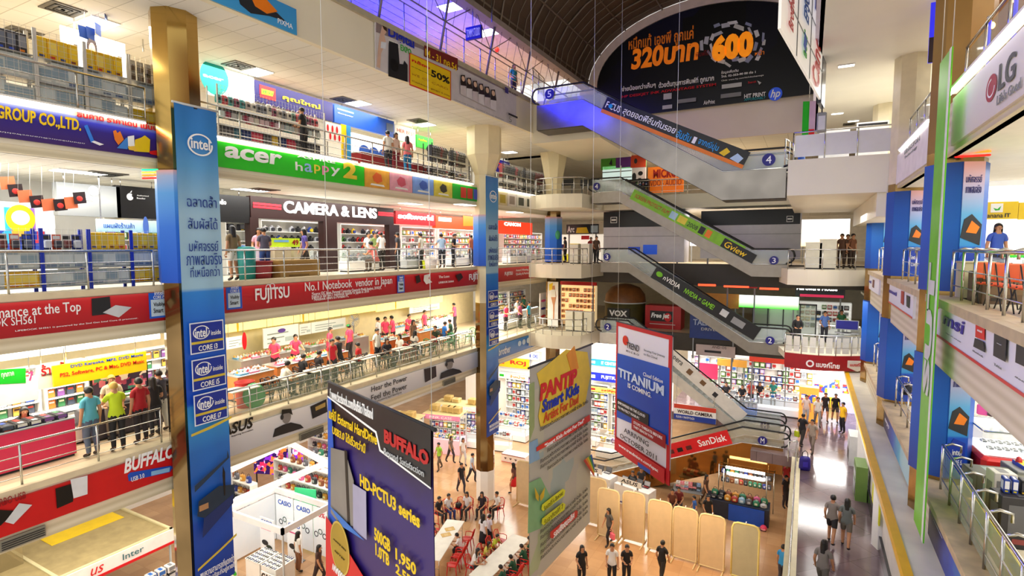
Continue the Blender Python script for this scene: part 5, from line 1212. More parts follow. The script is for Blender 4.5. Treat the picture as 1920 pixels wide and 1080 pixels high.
def counter(label, x, y, z, rz, w, d=.6, h=.95, body=None, top=None, glass=True, cat='counter', name='display_counter'):
    t = thing(name, label, cat, (x, y, z), rz); body = body or WHITE
    hb = h * .45 if glass else h - .04
    obj('body', MB().box(-w / 2, -d / 2, .06, w / 2, d / 2, hb), body, t); obj('plinth', MB().box(-w / 2 + .03, -d / 2 + .04, 0, w / 2 - .03, d / 2 - .03, .06), DARK, t)
    if glass:
        obj('glass_case', MB().box(-w / 2 + .01, -d / 2 + .01, hb, w / 2 - .01, d / 2 - .01, h - .02), mglass('#e9f4f2', .25), t)
        m = MB()
        for sx in (-1, 1):
            for sy in (-1, 1): m.box(sx * (w / 2 - .012) - .012, sy * (d / 2 - .012) - .012, hb, sx * (w / 2 - .012) + .012, sy * (d / 2 - .012) + .012, h)
        m.box(-w / 2, -d / 2, h - .03, w / 2, -d / 2 + .025, h).box(-w / 2, d / 2 - .025, h - .03, w / 2, d / 2, h)
        obj('frame', m, STEEL, t); obj('lamp_strip', MB().box(-w / 2 + .03, d / 2 - .06, h - .06, w / 2 - .03, d / 2 - .03, h - .035), TUBE, t)
    else: obj('worktop', MB().bevbox(-w / 2 - .02, -d / 2 - .02, h - .04, w / 2 + .02, d / 2 + .02, h, .01), top or LGREY, t)
    return t
def plastic_chair(label, x, y, z, rz, col='#d81a12', group=None):
    t = thing('plastic_chair', label, 'chair', (x, y, z), rz, group); m = mt(col, .35, 0, 0, .05)
    obj('seat', MB().bevbox(-.2, -.2, .42, .2, .2, .455, .015), m, t)
    b = MB()
    for k in range(5):
        x0 = -.15 + .075 * k; b.tube([(x0, .2, .5), (x0 * 1.05, .27, .82)], .013, 4)
    b.tube([(-.2, .18, .45), (-.19, .24, .65), (-.17, .28, .82), (0, .3, .88), (.17, .28, .82), (.19, .24, .65), (.2, .18, .45)], .022, 6)
    obj('backrest', b, m, t)
    for s in (-1, 1):
        obj('leg', MB().tube([(s * .17, -.17, .43), (s * .21, -.21, 0)], .02, 6, 0, True, [.026, .016]), m, t); obj('leg', MB().tube([(s * .17, .17, .43), (s * .21, .23, 0)], .02, 6, 0, True, [.026, .016]), m, t)
        obj('armrest', MB().tube([(s * .21, .2, .62), (s * .24, 0, .64), (s * .23, -.16, .62), (s * .19, -.18, .44)], .018, 5), m, t)
    return t
def table(label, x, y, z, rz, w, d, h=.74, top=None, leg=None, name='folding_table'):
    t = thing(name, label, 'table', (x, y, z), rz)
    obj('tabletop', MB().bevbox(-w / 2, -d / 2, h - .035, w / 2, d / 2, h, .01), top or WHITE, t)
    for sx in (-1, 1):
        for sy in (-1, 1): obj('leg', MB().tube([(sx * (w / 2 - .1), sy * (d / 2 - .08), 0), (sx * (w / 2 - .1), sy * (d / 2 - .08), h - .03)], .016, 6), leg or STEEL, t)
        obj('brace', MB().tube([(sx * (w / 2 - .1), -(d / 2 - .08), .3), (sx * (w / 2 - .1), d / 2 - .08, .3)], .01, 5), leg or STEEL, t)
    return t
def stool(label, x, y, z, col, group=None):
    t = thing('stool', label, 'stool', (x, y, z), 0, group)
    obj('seat', MB().lathe([(0, .42), (.15, .42), (.16, .44), (.15, .46), (0, .46)], (0, 0, 0), 12), mt(col), t)
    for k in range(4): a = PI / 4 + k * PI / 2; obj('leg', MB().tube([(.11 * math.cos(a), .11 * math.sin(a), .42), (.17 * math.cos(a), .17 * math.sin(a), 0)], .013, 5), STEEL, t)
    return t
RANDPAL = [('#d8d8d4', '#b02a2a', '#202024'), ('#1d3f9a', '#e8e8ee', '#d8c020'), ('#e8e4dc', '#2f6fc8', '#222222'), ('#222226', '#c8c8cc', '#c02020'), ('#c83028', '#f2ece0', '#222222'), ('#e6b81c', '#f4f0e0', '#30408a'), ('#5a8f3a', '#f0f0e0', '#203020'), ('#f2f2f0', '#888c94', '#404448'), ('#7a4a9a', '#e6d8ee', '#e8c020')]
YELPAL = [('#e8b80c', '#f2cc2c', '#7a3a20'), ('#eec010', '#e0c040', '#3a4a80'), ('#e6b00a', '#f4d860', '#c03020')]
GREYPAL = [('#b4bec0', '#ced8da', '#5a6a80'), ('#a2b0b8', '#d8e0e0', '#3f5a8a'), ('#c4cac6', '#93a8b6', '#e0e0d8')]
DARKPAL = [('#1c1c20', '#b9b9bd', '#a02020'), ('#2a2a30', '#6a6a70', '#d8d8d8'), ('#161618', '#3a3a40', '#c8a020')]
# ------------------------------------------------------------------ left galleries: rails, lamps, racks, stalls, people
random.seed(11)
for z, lv, nm in ((L3, 0, 'third'), (L2, 1, 'second'), (L1, 2, 'first')):
    nmz = ('upper gallery', 'camera shop gallery', 'food court gallery')[lv]
    railing('steel railing of the %s left of the near gold pillar' % nmz, [(-15.12, 2.2), (-15.12, 8.15)], z + .05, .92, 1.45)
    railing('long steel railing of the %s between the near and middle pillars' % nmz, [(-15.12, 9.4), (-15.12, 23.6)], z + .05, .92, 1.45, glass=mglass('#c4d8bc', .16) if lv == 2 else False)
    railing('short steel railing of the %s between the middle and far pillars' % nmz, [(-15.12, 25.0), (-15.12, 32.2)], z + .05, .92, 1.3, glass=mglass('#c4d8bc', .16) if lv == 2 else False)
    railing('curved railing around the corner landing of the %s' % nmz, [(-15.0 + 3.25 * k / 8, 30.28 - .55 * math.sin(PI * k / 8)) for k in range(1, 9)] + [(-11.68, 31.1)], z, .95, .6, 2)
# ceiling lamps and vents, placed from where the photo shows them
def on_ceiling(px, py, z): p = at(px, py, Z=z); return float(p[0]), float(p[1])
for lab, px, py in (('square ceiling light behind the blue hanging flags, top left', 183, 42), ('ceiling light beside the gold pillar on its right', 482, 134), ('ceiling light above the mid blue shop sign', 672, 193), ('ceiling light above the small green sign', 797, 233), ('ceiling light seen right of the middle pillar capital', 955, 285)):
    x, y = on_ceiling(px, py, 6.0); ceil_light(lab, x, y, 6.0, .9, .7)
for lab, px, py in (('dark square air vent at the top left corner of the tiled ceiling', 118, 16), ('air vent near the left edge above the yellow boxes', 42, 60), ('small air vent beside the gold pillar', 447, 122), ('air vent next to the light above the blue shop sign', 643, 186), ('air vent by the light above the small green sign', 783, 226)):
    x, y = on_ceiling(px, py, 6.0); air_vent(lab, x, y, 6.0, .75)
for lab, px, py in (('ceiling light left of the near pillar on the camera shop level', 150, 321), ('ceiling light just right of the tall blue banner on the camera shop level', 470, 355), ('ceiling light above the softly lit red sign', 770, 381), ('ceiling light left of the middle pillar on the camera shop level', 872, 383), ('ceiling light right of the middle pillar on the camera shop level', 965, 397)):
    x, y = on_ceiling(px, py, 2.0); 
    if x > -29: ceil_light(lab, x, y, 2.0, .6, 1.2)
for lab, px, py in (('dark air vent in the ceiling above the grey curved shop sign', 192, 325), ('dark air vent in the ceiling right of the tall blue banner', 490, 355)):
    x, y = on_ceiling(px, py, 2.0); air_vent(lab, x, y, 2.0, .9)
# shop back walls
SHW = mt('#f4f2ec', .5, 0, 0, .02)
struct('wall_upper_shops', MB().box(-21.2, 1.5, L3, -21, 33, 6.0), mt('#f6f2e4', .5, 0, .05, .03))  # brightness put into the wall as a faint glow of its own
struct('wall_camera_shops', MB().box(-21.2, 1.5, L2, -21, 33, 2.0), SHW)
struct('wall_food_court', MB().box(-21.2, 1.5, L1, -21, 33, -2.3), mt('#efe0b4', .5, 0, 0, .05))
# sign hangers
for o in [o for o in COL.objects if o.parent is None and o.name.split('.')[0] in ('shop_sign', 'stall_sign', 'menu_board', 'backlit_panel') and o.location.x < -16]:
    pan = [c for c in o.children if c.name.startswith('panel')][0]; W = max(v.co.x for v in pan.data.vertices); H = max(v.co.z for v in pan.data.vertices)
    zc = 6.0 if o.location.z > 2.5 else (2.0 if o.location.z > -1.5 else -2.3)
    g = zc - o.location.z - H
    if g > .005:
        for u in (.12, .88): obj('hanger', MB().tube([(W * u, .04, H - .02), (W * u, .04, H + g + .02)], .012, 5), STEEL, o)
# --- upper gallery, near racks with yellow boxes
for i, (xl, xr, lab) in enumerate(((-40, 56, 'wire rack with dark packets at the upper left edge'), (60, 150, 'wire rack with yellow boxes nearest the upper left edge'), (153, 232, 'second wire rack with yellow boxes on the upper gallery'), (236, 304, 'wire rack with brown packets beside the gold pillar'))):
    X = -15.75; y0, y1 = colY(xl, X, 4.4), colY(xr, X, 4.4)
    t, zs = wire_rack(lab, X, y0, y1, L3, 1.85, '#d0d0cc', 3, .4)
    c = [(X, y0 + .05), (X, y1 - .05)]; n = max(4, int((y1 - y0) / .22))
    P = lambda z: ((X + .0, y0 + .06, z), (X + .0, y1 - .06, z))
    g = 'goods on the upper left racks'
    if i in (1, 2): row_goods('software_box', 'yellow software box on the top tier of the upper left wire racks', 'box', 'yellow boxes on the upper racks', *P(zs[2]), n, LFT, (.2, .16, .5), YELPAL)
    elif i == 0: row_goods('packet', 'dark packet with orange mark on the rack at the upper left edge', 'packet', 'dark packets at the upper left edge', *P(zs[2]), n, LFT, (.18, .14, .45), [('#26262c', '#8a8d94', '#e08020'), ('#3a3a44', '#707888', '#2a50c0')])
    else: row_goods('packet', 'brown blister packet hung on the wire rack beside the gold pillar', 'packet', 'brown packets by the gold pillar', *P(zs[2]), n, LFT, (.16, .08, .3), [('#9a8f7c', '#5a4a40', '#c8c0b0'), ('#b9b0a0', '#6a4a3a', '#303030')], 'blister', rows=2, dz=.25)
    row_goods('covered_package', 'grey package under clear film on the middle tier of the upper left racks', 'package', 'grey packages on the upper racks', *P(zs[1]), max(3, n // 2), LFT, (.38, .3, .45), GREYPAL, jit=.1)
    row_goods('software_box' if i == 3 else 'covered_package', 'yellow box on the lowest tier of the rack beside the gold pillar' if i == 3 else 'grey package on the lowest tier of the upper left racks', 'box' if i == 3 else 'package', 'low yellow boxes by the gold pillar' if i == 3 else 'low grey packages on the upper racks', *P(zs[0]), max(3, n // 2), LFT, (.36, .3, .46), YELPAL if i == 3 else GREYPAL, jit=.1)
# poster strip and flags behind the racks
b = BL('face_poster', 'white poster panel with a dark haired face above the yellow boxes', 116, 236, 5.7, 4.75, mt('#fdfdfd', .4, 0, .5, 0), -17.2); b.disc(.45, .62, .12, .3, mt('#3a2a28'), px=False); b.disc(.45, .55, .08, .2, mt('#e8b8a0'), px=False); b.poly([(.55, .1), (.9, .1), (.7, .6)], mt('#e8a8b0'), px=False)
obj('hanger', MB().box(.3, .02, .9, .33, .04, 1.3).box(2.0, .02, .9, 2.03, .04, 1.3), STEEL, b.root)
for k, (px, py) in enumerate(((157, 60), (170, 62), (184, 55), (199, 35))):
    p = at(px, py, X=-16.3); w = thing('flag', 'small blue paper flag on the string under the top left ceiling, %s from the left' % ORD[k].replace('nearest', 'first'), 'flag', tuple(p), LFT + .3 * k); obj('cloth', MB().prism([(-.12, .14), (.12, .14), (.1, -.16), (-.1, -.14)], -.004, .004), mt('#2a50a8'), w); obj('string', MB().tube([(0, 0, .13), (.05, 0, 6.0 - p[2])], .004, 4), WHITE, w)
# --- upper gallery between the pillars: hanging goods, bins, people
X = -16.2
y0, y1 = colY(398, X, 4.4), colY(600, X, 4.2)
t, zs = wire_rack('long display rack with hanging bags and packets under the purple sign', X, y0, y1, L3, 1.85, '#d0d0cc', 3, .5)
cp = [('#b8a898', '#e8e0d0', '#303030'), ('#c83a40', '#f0d8d8', '#202020'), ('#5a7a68', '#d8e0d8', '#202020'), ('#d8d0c0', '#a03050', '#303030'), ('#6a6a70', '#c8c8c8', '#202020'), ('#2a8a86', '#e0f0f0', '#203030'), ('#8a2a4a', '#e8c8d0', '#202020')]
row_goods('phone_pouch', 'small phone pouch hung on the long rack under the purple sign', 'pouch', 'phone pouches on the long upper rack', (X, y0 + .1, L3 + 1.36), (X, y1 - .1, L3 + 1.36), 20, LFT, (.24, .14, .44), cp, 'bag', jit=.1)
row_goods('phone_pouch', 'small phone pouch hung on the long rack under the purple sign', 'pouch', 'phone pouches on the long upper rack', (X + .06, y0 + .1, L3 + .88), (X + .06, y1 - .1, L3 + .88), 20, LFT, (.24, .12, .4), cp, 'blister', jit=.1)
row_goods('storage_bin', 'coloured storage bin on the floor under the long upper rack', 'bin', 'coloured bins under the long rack', (X - .02, y0 + .2, L3 + .145), (X - .02, y1 - .2, L3 + .145), 11, LFT, (.46, .34, .56), [('#1d2f6a', '#28407a', '#e0c020'), ('#c81f5a', '#d83a70', '#f0d0d8'), ('#1f5a72', '#2a6a82', '#d0d8d8'), ('#e0b020', '#e8c850', '#604010'), ('#3a3a40', '#5a5a60', '#c0c0c0'), ('#c82a4a', '#e05a6a', '#f0f0f0')], jit=.1)
for lab, px, kind, top, low, rz, hr in (('person in black browsing red and white packets, upper gallery', 570, 'hold', '#17171a', '#1c1c20', 1.2, 'short'), ('person in white shirt at the railing by the bright white shop, upper gallery', 728, 'talk', '#eeeae0', '#30303a', 1.9, 'short'), ('person in pink top and blue jeans near the herbal stall, upper gallery', 764, 'stand', '#e8787c', '#2478a8', 2.2, 'long'), ('person in pale blouse just right of the bright shop, upper gallery', 742, 'stand', '#e8c8b8', '#8a2a38', -1.4, 'long')):
    person(lab, -15.55, colY(px, -15.55, 4), L3, -rz, kind, top, low, hr)
b = BL('promo_panel', 'white and red promo panel with round marks under the purple sign', 610, 640, 4.9, 4.15, WHITE, -16.9); 
for k in range(6): b.disc(.15 + .14 * k, .5 + .2 * (-1) ** k, .05, .14, RED, px=False)
obj('stand', MB().box(.1, .02, 4.15 - 4.15 - 1.08, .14, .05, .1), STEEL, b.root); obj('stand', MB().box(1.0, .02, -1.08, 1.04, .05, .1), STEEL, b.root)
b = BL('promo_panel', 'yellow and blue upright panel left of the bright white shop, upper gallery', 642, 658, 5.0, 3.09, YEL, -17.0); b.rect(.5, 0, 1, 1, mt('#2a90d0'), frac=True)
struct('window_1', MB().box(-18.3, colY(660, -18.2, 4.5), L3, -18.2, colY(736, -18.2, 4.5), 5.1), mt('#fffefa', .4, 0, 1.3, 0))
for k in range(3):
    b = BL('shop_poster', 'blue oval sticker poster on the bright white shopfront, %s from the left' % ORD[k].replace('nearest', 'first'), 676 + 18 * k, 690 + 18 * k, 4.6, 4.1, mt('#fffdf8', .4, 0, .6, 0), -18.14); b.disc(.5, .5, .35, .3, mt('#2a62c8'), px=False)
for k in range(3): counter('dark red counter in front of the bright white shop, %s from the left' % ORD[k].replace('nearest', 'first'), -16.9, 18.2 + 1.7 * k, L3, LFT, 1.5, .6, .9, mt('#8a1a22'), None, False)
for (xl, xr, lab) in ((802, 838, 'black wire rack with dark clothes left of the middle pillar'), (842, 872, 'second black wire rack left of the middle pillar'), (936, 975, 'rack of dark goods just past the middle pillar, upper gallery'), (978, 1018, 'rack of dark goods near the far pillar, upper gallery')):
    X = -16.0; y0, y1 = colY(xl, X, 4), colY(xr, X, 4)
    t, zs = wire_rack(lab, X, y0, y1, L3, 1.8, '#2a2a2c', 3, .5)
    row_goods('hanging_garment', 'dark hanging garment on the black racks around the middle pillar', 'garment', 'dark garments on the black racks', (X, y0 + .1, L3 + 1.0), (X, y1 - .1, L3 + 1.0), 7, LFT + PI / 2, (.42, .06, .75), [('#1c1b1e', '#909090', '#3a3a40'), ('#26242a', '#909090', '#5a1a20'), ('#7a1c22', '#909090', '#1c1c1c'), ('#3a3530', '#909090', '#888070')], 'garment')
    row_goods('packed_gadget', 'dark boxed gadget on the black racks around the middle pillar', 'box', 'boxed gadgets on the black racks', (X, y0 + .1, zs[0]), (X, y1 - .1, zs[0]), 6, LFT, (.3, .26, .3), DARKPAL + RANDPAL[:2], rows=2, dz=.34, jit=.08)
# --- camera shop gallery, near racks
for i, (xl, xr, lab) in enumerate(((-40, 68, 'blue posted wire rack at the left edge of the camera shop gallery'), (72, 157, 'second blue posted wire rack of the camera shop gallery'), (161, 237, 'third blue posted wire rack, with yellow boxes on top'), (240, 308, 'blue posted wire rack next to the tall blue banner'))):
    X = -15.8; y0, y1 = colY(xl, X, 0), colY(xr, X, 0); n = max(4, int((y1 - y0) / .24))
    t, zs = wire_rack(lab, X, y0, y1, L2, 1.5, '#2038b8', 3, .4)
    P = lambda z: ((X, y0 + .06, z), (X, y1 - .06, z))
    if i >= 2: row_goods('software_box', 'yellow software box on the top tier of the blue posted racks', 'box', 'yellow boxes on the blue posted racks', *P(zs[2]), n, LFT, (.2, .16, .42), YELPAL)
    else: row_goods('headset_packet', 'black and blue packet on the top tier of the left blue posted racks', 'packet', 'packets on the blue posted racks', *P(zs[2]), n, LFT, (.18, .12, .36), [('#24242c', '#505a78', '#2a48b0'), ('#2a3a90', '#c8ccd8', '#202020'), ('#c8c4c0', '#6a3030', '#202020'), ('#d04a28', '#3a3a48', '#e0e0e0')], 'blister')
    row_goods('covered_package', 'grey film wrapped package on the middle tier of the blue posted racks', 'package', 'wrapped packages on the blue posted racks', *P(zs[1]), max(3, n // 2), LFT, (.4, .3, .36), GREYPAL, jit=.1)
    row_goods('software_box' if i in (0, 3) else 'covered_package', 'yellow box on the lowest tier of the blue posted racks' if i in (0, 3) else 'grey package on the lowest tier of the blue posted racks', 'box' if i in (0, 3) else 'package', 'low yellow boxes on blue racks' if i in (0, 3) else 'low packages on blue racks', *P(zs[0]), max(3, n // 2), LFT, (.36, .3, .36), (YELPAL + GREYPAL[:1]) if i in (0, 3) else GREYPAL, jit=.1)
# flags on a string
for k, (px, py) in enumerate(((14, 343), (29, 357), (47, 368), (69, 378), (91, 384), (113, 384), (133, 380), (149, 371))):
    p = at(px, py, X=-16.6); w = thing('flag', '%s paper flag above the blue posted racks, %s from the left' % (('orange', 'black and red')[k % 2], ORD[k].replace('nearest', 'first')), 'flag', tuple(p), LFT + .2)
    obj('cloth', MB().prism([(-.16, .12), (.14, .17), (.17, -.12), (-.13, -.17)], -.004, .004), mt('#e8784a') if k % 2 == 0 else mt('#2a1616'), w)
    if k % 2: obj('print', MB().ball((0, -.006, -.02), .08, .006, .07, 8), mt('#d83a30'), w)
    obj('string', MB().tube([(-.14, .002, .14), (-.1, .002, 2.0 - p[2])], .003, 4), WHITE, w)
struct('wall_left_kiosk', MB().box(-19.2, 2.0, L2, -19, colY(104, -19, .5), 1.2), mt('#e8eef6', .5, 0, .2, .03))  # wall glows slightly by itself, brightness put into the material
b = BL('kiosk_poster', 'rainbow poster with a yellow oval logo at the left edge', 10, 66, 1.05, .45, mgrad([(0, '#20c0d8'), (.35, '#8a60d8'), (.6, '#f0a020'), (1, '#40c840')], 1.6, 'X'), -18.95); b.disc(.5, .5, .32, .38, YEL, px=False); b.disc(.5, .55, .2, .2, WHITE, px=False)
b = BL('kiosk_poster', 'dark blue game poster below the rainbow one', -20, 86, .42, -.25, mspots('#1a3a9a', ['#c03040', '#28a0d0', '#e0a030', '#20206a'], 2.5), -18.9)
b = BL('promo_panel', 'pale blue banner strip below the white fruit logo sign', 182, 294, .78, .42, mgrad([(0, '#9fd0ee'), (1, '#d8f0e8')], .36), -17.7); b.text('แผนผังร้านค้า', .1, .3, .6, .75, BLUE, frac=True); b.disc(.8, .5, .08, .3, mt('#4a70c8'), px=False)
obj('hanger', MB().box(.1, .02, .3, .13, .04, 2.0 - .42).box(2.0, .02, .3, 2.03, .04, 2.0 - .42), STEEL, b.root)
# shelves and cases inside the camera shops
g = 'boxed gadgets in the camera shops'
CAMP = [('#1a1a1e', '#c8c8cc', '#26262a'), ('#c8c8cc', '#202024', '#303038'), ('#2a2a30', '#a02020', '#101014')]
for i, (xl, xr, lab, pal, kind) in enumerate(((190, 300, 'white wall shelf behind the fruit logo sign', RANDPAL, 'box'), (418, 462, 'white wall shelf with small boxes right of the tall banner', DARKPAL + RANDPAL[:3], 'box'), (485, 600, 'wall shelf of the camera shop, left bay', CAMP + RANDPAL[:2], 'camera'), (634, 728, 'wall shelf of the camera shop, right bay', CAMP + RANDPAL[4:7], 'camera'), (748, 812, 'white wall shelf under the lower case red sign', RANDPAL, 'box'), (818, 886, 'white wall shelf under the glowing orange sign', RANDPAL, 'box'), (940, 1012, 'white wall shelf right of the middle pillar on the camera shop level', RANDPAL, 'box'))):
    X = -19.4; y0, y1 = colY(xl, X, .3), colY(xr, X, .3); w = y1 - y0
    t, zs = shelf_unit(lab, X, (y0 + y1) / 2, L2, LFT, w, 2.1, .4, 5, WHITE)
    n = int(w / .34)
    nm, lb, ct = ('camera', 'camera on the glass shelves of the camera shop', 'camera') if kind == 'camera' else ('gadget_box', 'boxed gadget on the white wall shelves of the camera shop gallery', 'box')
    fill_shelf(nm, lb, ct, 'cameras on the shop shelves' if kind == 'camera' else g, X, (y0 + y1) / 2, zs[1:], LFT, w, n, (.22, .2, .2 if kind == 'camera' else .28), pal, kind, .15, .05)
    area((X + .9, (y0 + y1) / 2, 1.7), .4, w, 16 * w, (1, .98, .95))
for lab, px, X, w, c in (('glass counter at the left bay of the camera shop', 545, -17.75, 1.8, WHITE), ('glass counter at the right bay of the camera shop', 680, -17.2, 2.2, WHITE), ('glass counter below the red lower case sign', 772, -17.0, 1.5, LGREY), ('glass counter beside the blue wrapped middle pillar', 858, -16.9, 1.5, WHITE), ('glass counter past the middle pillar', 970, -16.6, 3.0, WHITE)):
    y = colY(px, X, -.6); counter(lab, X, y, L2, LFT, w, .6, 1.0, c)
    row_goods('camera', 'camera lying in the glass counters of the camera shop gallery', 'camera', 'cameras in the glass counters', (X, y - w * .42, L2 + .46), (X, y + w * .42, L2 + .46), int(w / .35), LFT, (.2, .2, .18), CAMP, 'camera')
b = BL('price_board', 'lime green price board reading 49 over the camera shop stall', 508, 562, .3, -.02, mt('#b8d820'), -17.0); b.text('49', .72, .2, .95, .85, DRED, frac=True, bold=.02); b.rect(.1, .55, .6, .8, mt('#6aa0d0'), frac=True)
obj('stand', MB().box(.1, .03, -1.06, .14, .06, 0).box(1.1, .03, -1.06, 1.14, .06, 0), STEEL, b.root)
counter('tall beige cabinet under the lime green price board', -16.95, colY(524, -16.9, -.5), L2, LFT, .7, .5, 1.05, mt('#d8cfae'), mt('#d8cfae'), False, 'cabinet', 'cabinet')
counter('tall beige cabinet beside the brown cardboard box', -16.95, colY(560, -16.9, -.5), L2, LFT, .7, .5, .95, mt('#d8cfae'), mt('#d8cfae'), False, 'cabinet', 'cabinet')
good('cardboard_box', 'big open brown cardboard box behind the railing below the camera sign', 'box', None, -15.7, colY(556, -15.7, -.7), L2, LFT, 1.7, .45, .62, ['#b08a4a', '#a27a3c', '#8a6a34'])
def bin_(label, px, X, z, r, h, col, lid=None):
    t = thing('bin', label, 'bin', (X, colY(px, X, z), z)); obj('body', MB().lathe([(0, 0), (r * .85, 0), (r, h), (r * .93, h), (r * .8, .04), (0, .04)], (0, 0, 0), 16), mt(col), t)
    if lid: obj('lid', MB().lathe([(r * 1.02, h), (r * 1.02, h + .06), (r * .8, h + .12), (0, h + .13)], (0, 0, 0), 16), mt(lid), t)
    else: obj('rim', MB().lathe([(r, h - .04), (r * 1.06, h - .03), (r * 1.06, h), (r * .95, h)], (0, 0, 0), 16), mt(col), t)
bin_('teal and blue tall bin next to the woman in floral top', 464, -15.7, L2, .28, .95, '#1f8f86', '#27a094'); bin_('red bin full of goods beside the teal bin', 487, -15.8, L2, .4, .6, '#a8383c'); bin_('second red bin beside the teal bin', 500, -16.2, L2, .36, .6, '#a03034')
bin_('white basket behind the railing under the red lower case sign', 808, -15.8, L2, .3, .5, '#e8dcd8'); bin_('small green bin behind the railing left of the middle pillar', 800, -16.3, L2, .22, .4, '#d8e020')
for lab, px, X, kind, top, low, rz, hr, lw in (('woman seen from behind in brown floral blouse and white shorts, right of the tall banner', 438, -15.9, 'stand', '#8a7452', '#ece6da', 1.57, 'long', 'shorts'), ('person in dark plaid shirt and jeans near the red bins', 497, -16.4, 'hold', '#4a4658', '#2a4a88', 1.9, 'short', 'trousers'), ('person in pink and white blouse at the shop left of the price board', 487, -17.0, 'talk', '#e8a8b8', '#c8b8c8', -.8, 'long', 'skirt'),
        ('woman in violet top walking in front of the camera shop', 573, -16.2, 'walk', '#5a4a9a', '#3a3430', .6, 'long', 'trousers'), ('shop assistant in white and dark tie at the right camera bay', 690, -17.9, 'talk', '#e8e8e8', '#202024', -1.5, 'short', 'trousers'), ('shopper in white shirt and red cap at the camera counter', 716, -16.6, 'hold', '#eeeae4', '#2a2420', 1.7, 'short', 'trousers'),
        ('crouching shopper in coral shirt by the camera counter', 705, -16.0, 'desk', '#e07a70', '#5a4a3c', 1.5, 'short', 'trousers'), ('person in green shirt at the counter below the camera sign', 703, -17.6, 'stand', '#7a8a4a', '#2a2a2a', -1.3, 'short', 'trousers'), ('person in white shirt under the red lower case sign', 790, -16.6, 'talk', '#e4e0d0', '#383838', 1.4, 'short', 'trousers'),
        ('man in pale blue shirt leaning at the counter left of the middle pillar', 829, -16.2, 'reach', '#a8c4e0', '#303038', 2.2, 'short', 'trousers'), ('man in black beside the pale blue shirted man', 850, -16.0, 'hold', '#17171c', '#1c1c20', -1.9, 'short', 'trousers'), ('person in dark coat under the end of the brown camera sign', 746, -16.6, 'stand', '#45454a', '#2a2a2e', 1.2, 'short', 'trousers'), ('person in rust top beside the blue wrapped middle pillar', 884, -16.5, 'talk', '#a8583a', '#3a3a44', 1.6, 'short', 'trousers')):
    person(lab, X, colY(px, X, -.4), L2, -rz, kind, top, low, hr, lw, hat='#a01c24' if 'red cap' in lab else None)
# ------------------------------------------------------------------ first level: disc stalls (near) and food court
random.seed(5)
def pz(px, py, Z): p = at(px, py, Z=Z); return float(p[0]), float(p[1])
DISC = [('#1c1c22', c, m) for c, m in (('#2a4a9a', '#e0c040'), ('#b03028', '#f0e0c0'), ('#38784a', '#e8e8d0'), ('#c8a040', '#402018'), ('#7a4a8a', '#f0d0e0'), ('#d8d4c8', '#2a2a8a'), ('#404858', '#c04030'), ('#e07a30', '#ffffff'))]
for xl, xr, lab in ((-70, 72, 'wall rack of disc cases behind the pink counter'), (84, 160, 'wall rack of disc cases left of the man in the blue shirt'), (168, 250, 'wall rack of disc cases above the glass disc counter'), (254, 318, 'wall rack of disc cases by the tall blue banner')):
    X = -18.6; y0, y1 = colY(xl, X, -4.3), colY(xr, X, -4.3); w = y1 - y0
    t, zs = shelf_unit(lab, X, (y0 + y1) / 2, L1, LFT, w, 2.0, .3, 6, WHITE)
    fill_shelf('disc_case', 'small disc case standing cover out on the disc stall racks', 'disc case', 'disc cases on the stall racks', X, (y0 + y1) / 2, zs[1:], LFT, w, max(4, int(w / .26)), (.2, .03, .26), DISC, 'case', .05, .03)
    area((X + 1.0, (y0 + y1) / 2, -3.0), .3, w, 24 * w)
b = BL('lit_header', 'white lit header panel above the disc stall signs at the left edge', -60, 300, -2.6, -2.95, mt('#fffdf4', .4, 0, 1.5, 0), -18.2, 'sign')
def cpx(label, px, X, zt, w, d, h, body, top, glass=False, name='display_counter', rz=LFT): 
    y = colY(px, X, L1 + h / 2); return counter(label, X, y, L1, rz, w, d, h, body, top, glass, 'counter', name), y
PNK = mt('#e0305a', .4, 0, 0, .06)
cpx('pink fronted counter stacked with disc cases at the left edge', 20, -16.6, 0, 2.3, .8, 1.0, PNK, GREY)
y = colY(20, -16.6, -4.8)
row_goods('disc_stack', 'short stack of disc cases lying on the pink counter', 'disc cases', 'disc stacks on the pink counter', (-16.6, y - 1.05, L1 + 1.0), (-16.6, y + 1.05, L1 + 1.0), 8, LFT, (.24, .3, .12), DISC, rows=1, jit=.2)
row_goods('disc_stack', 'short stack of disc cases lying on the pink counter', 'disc cases', 'disc stacks on the pink counter', (-16.35, y - 1.05, L1 + 1.0), (-16.35, y + 1.05, L1 + 1.0), 8, LFT, (.24, .2, .1), DISC, jit=.2)
cpx('white glass counter of discs behind the man in the blue shirt', 122, -17.4, 0, 1.2, .7, .95, WHITE, None, True)
row_goods('disc_stack', 'disc cases inside the white glass counter of the disc stall', 'disc cases', 'discs in the white glass counter', (-17.4, colY(122, -17.4, -4.8) - .5, L1 + .44), (-17.4, colY(122, -17.4, -4.8) + .5, L1 + .44), 6, LFT, (.2, .3, .1), DISC)
cpx('low counter under the large television of the disc stall', 228, -17.1, 0, 2.0, .6, .9, mt('#3a3440'), GREY)
p = (-17.1, colY(226, -17.1, -4.1)); good('television', 'large flat television with a colourful picture in the disc stall', 'television', None, p[0], p[1], L1 + .91, LFT, 1.5, .1, 1.0, [BLACK, mspots('#3a2a38', ['#c86a70', '#d8c8b0', '#407a60', '#a04050'], 6, .3, .4), BLACK], 'monitor')
b = BL('stall_board', 'small upright yellow board on the floor of the disc stall', 122, 143, -4.75, -5.28, YEL, -16.4); b.text('50', .2, .4, .8, .8, RED, frac=True)
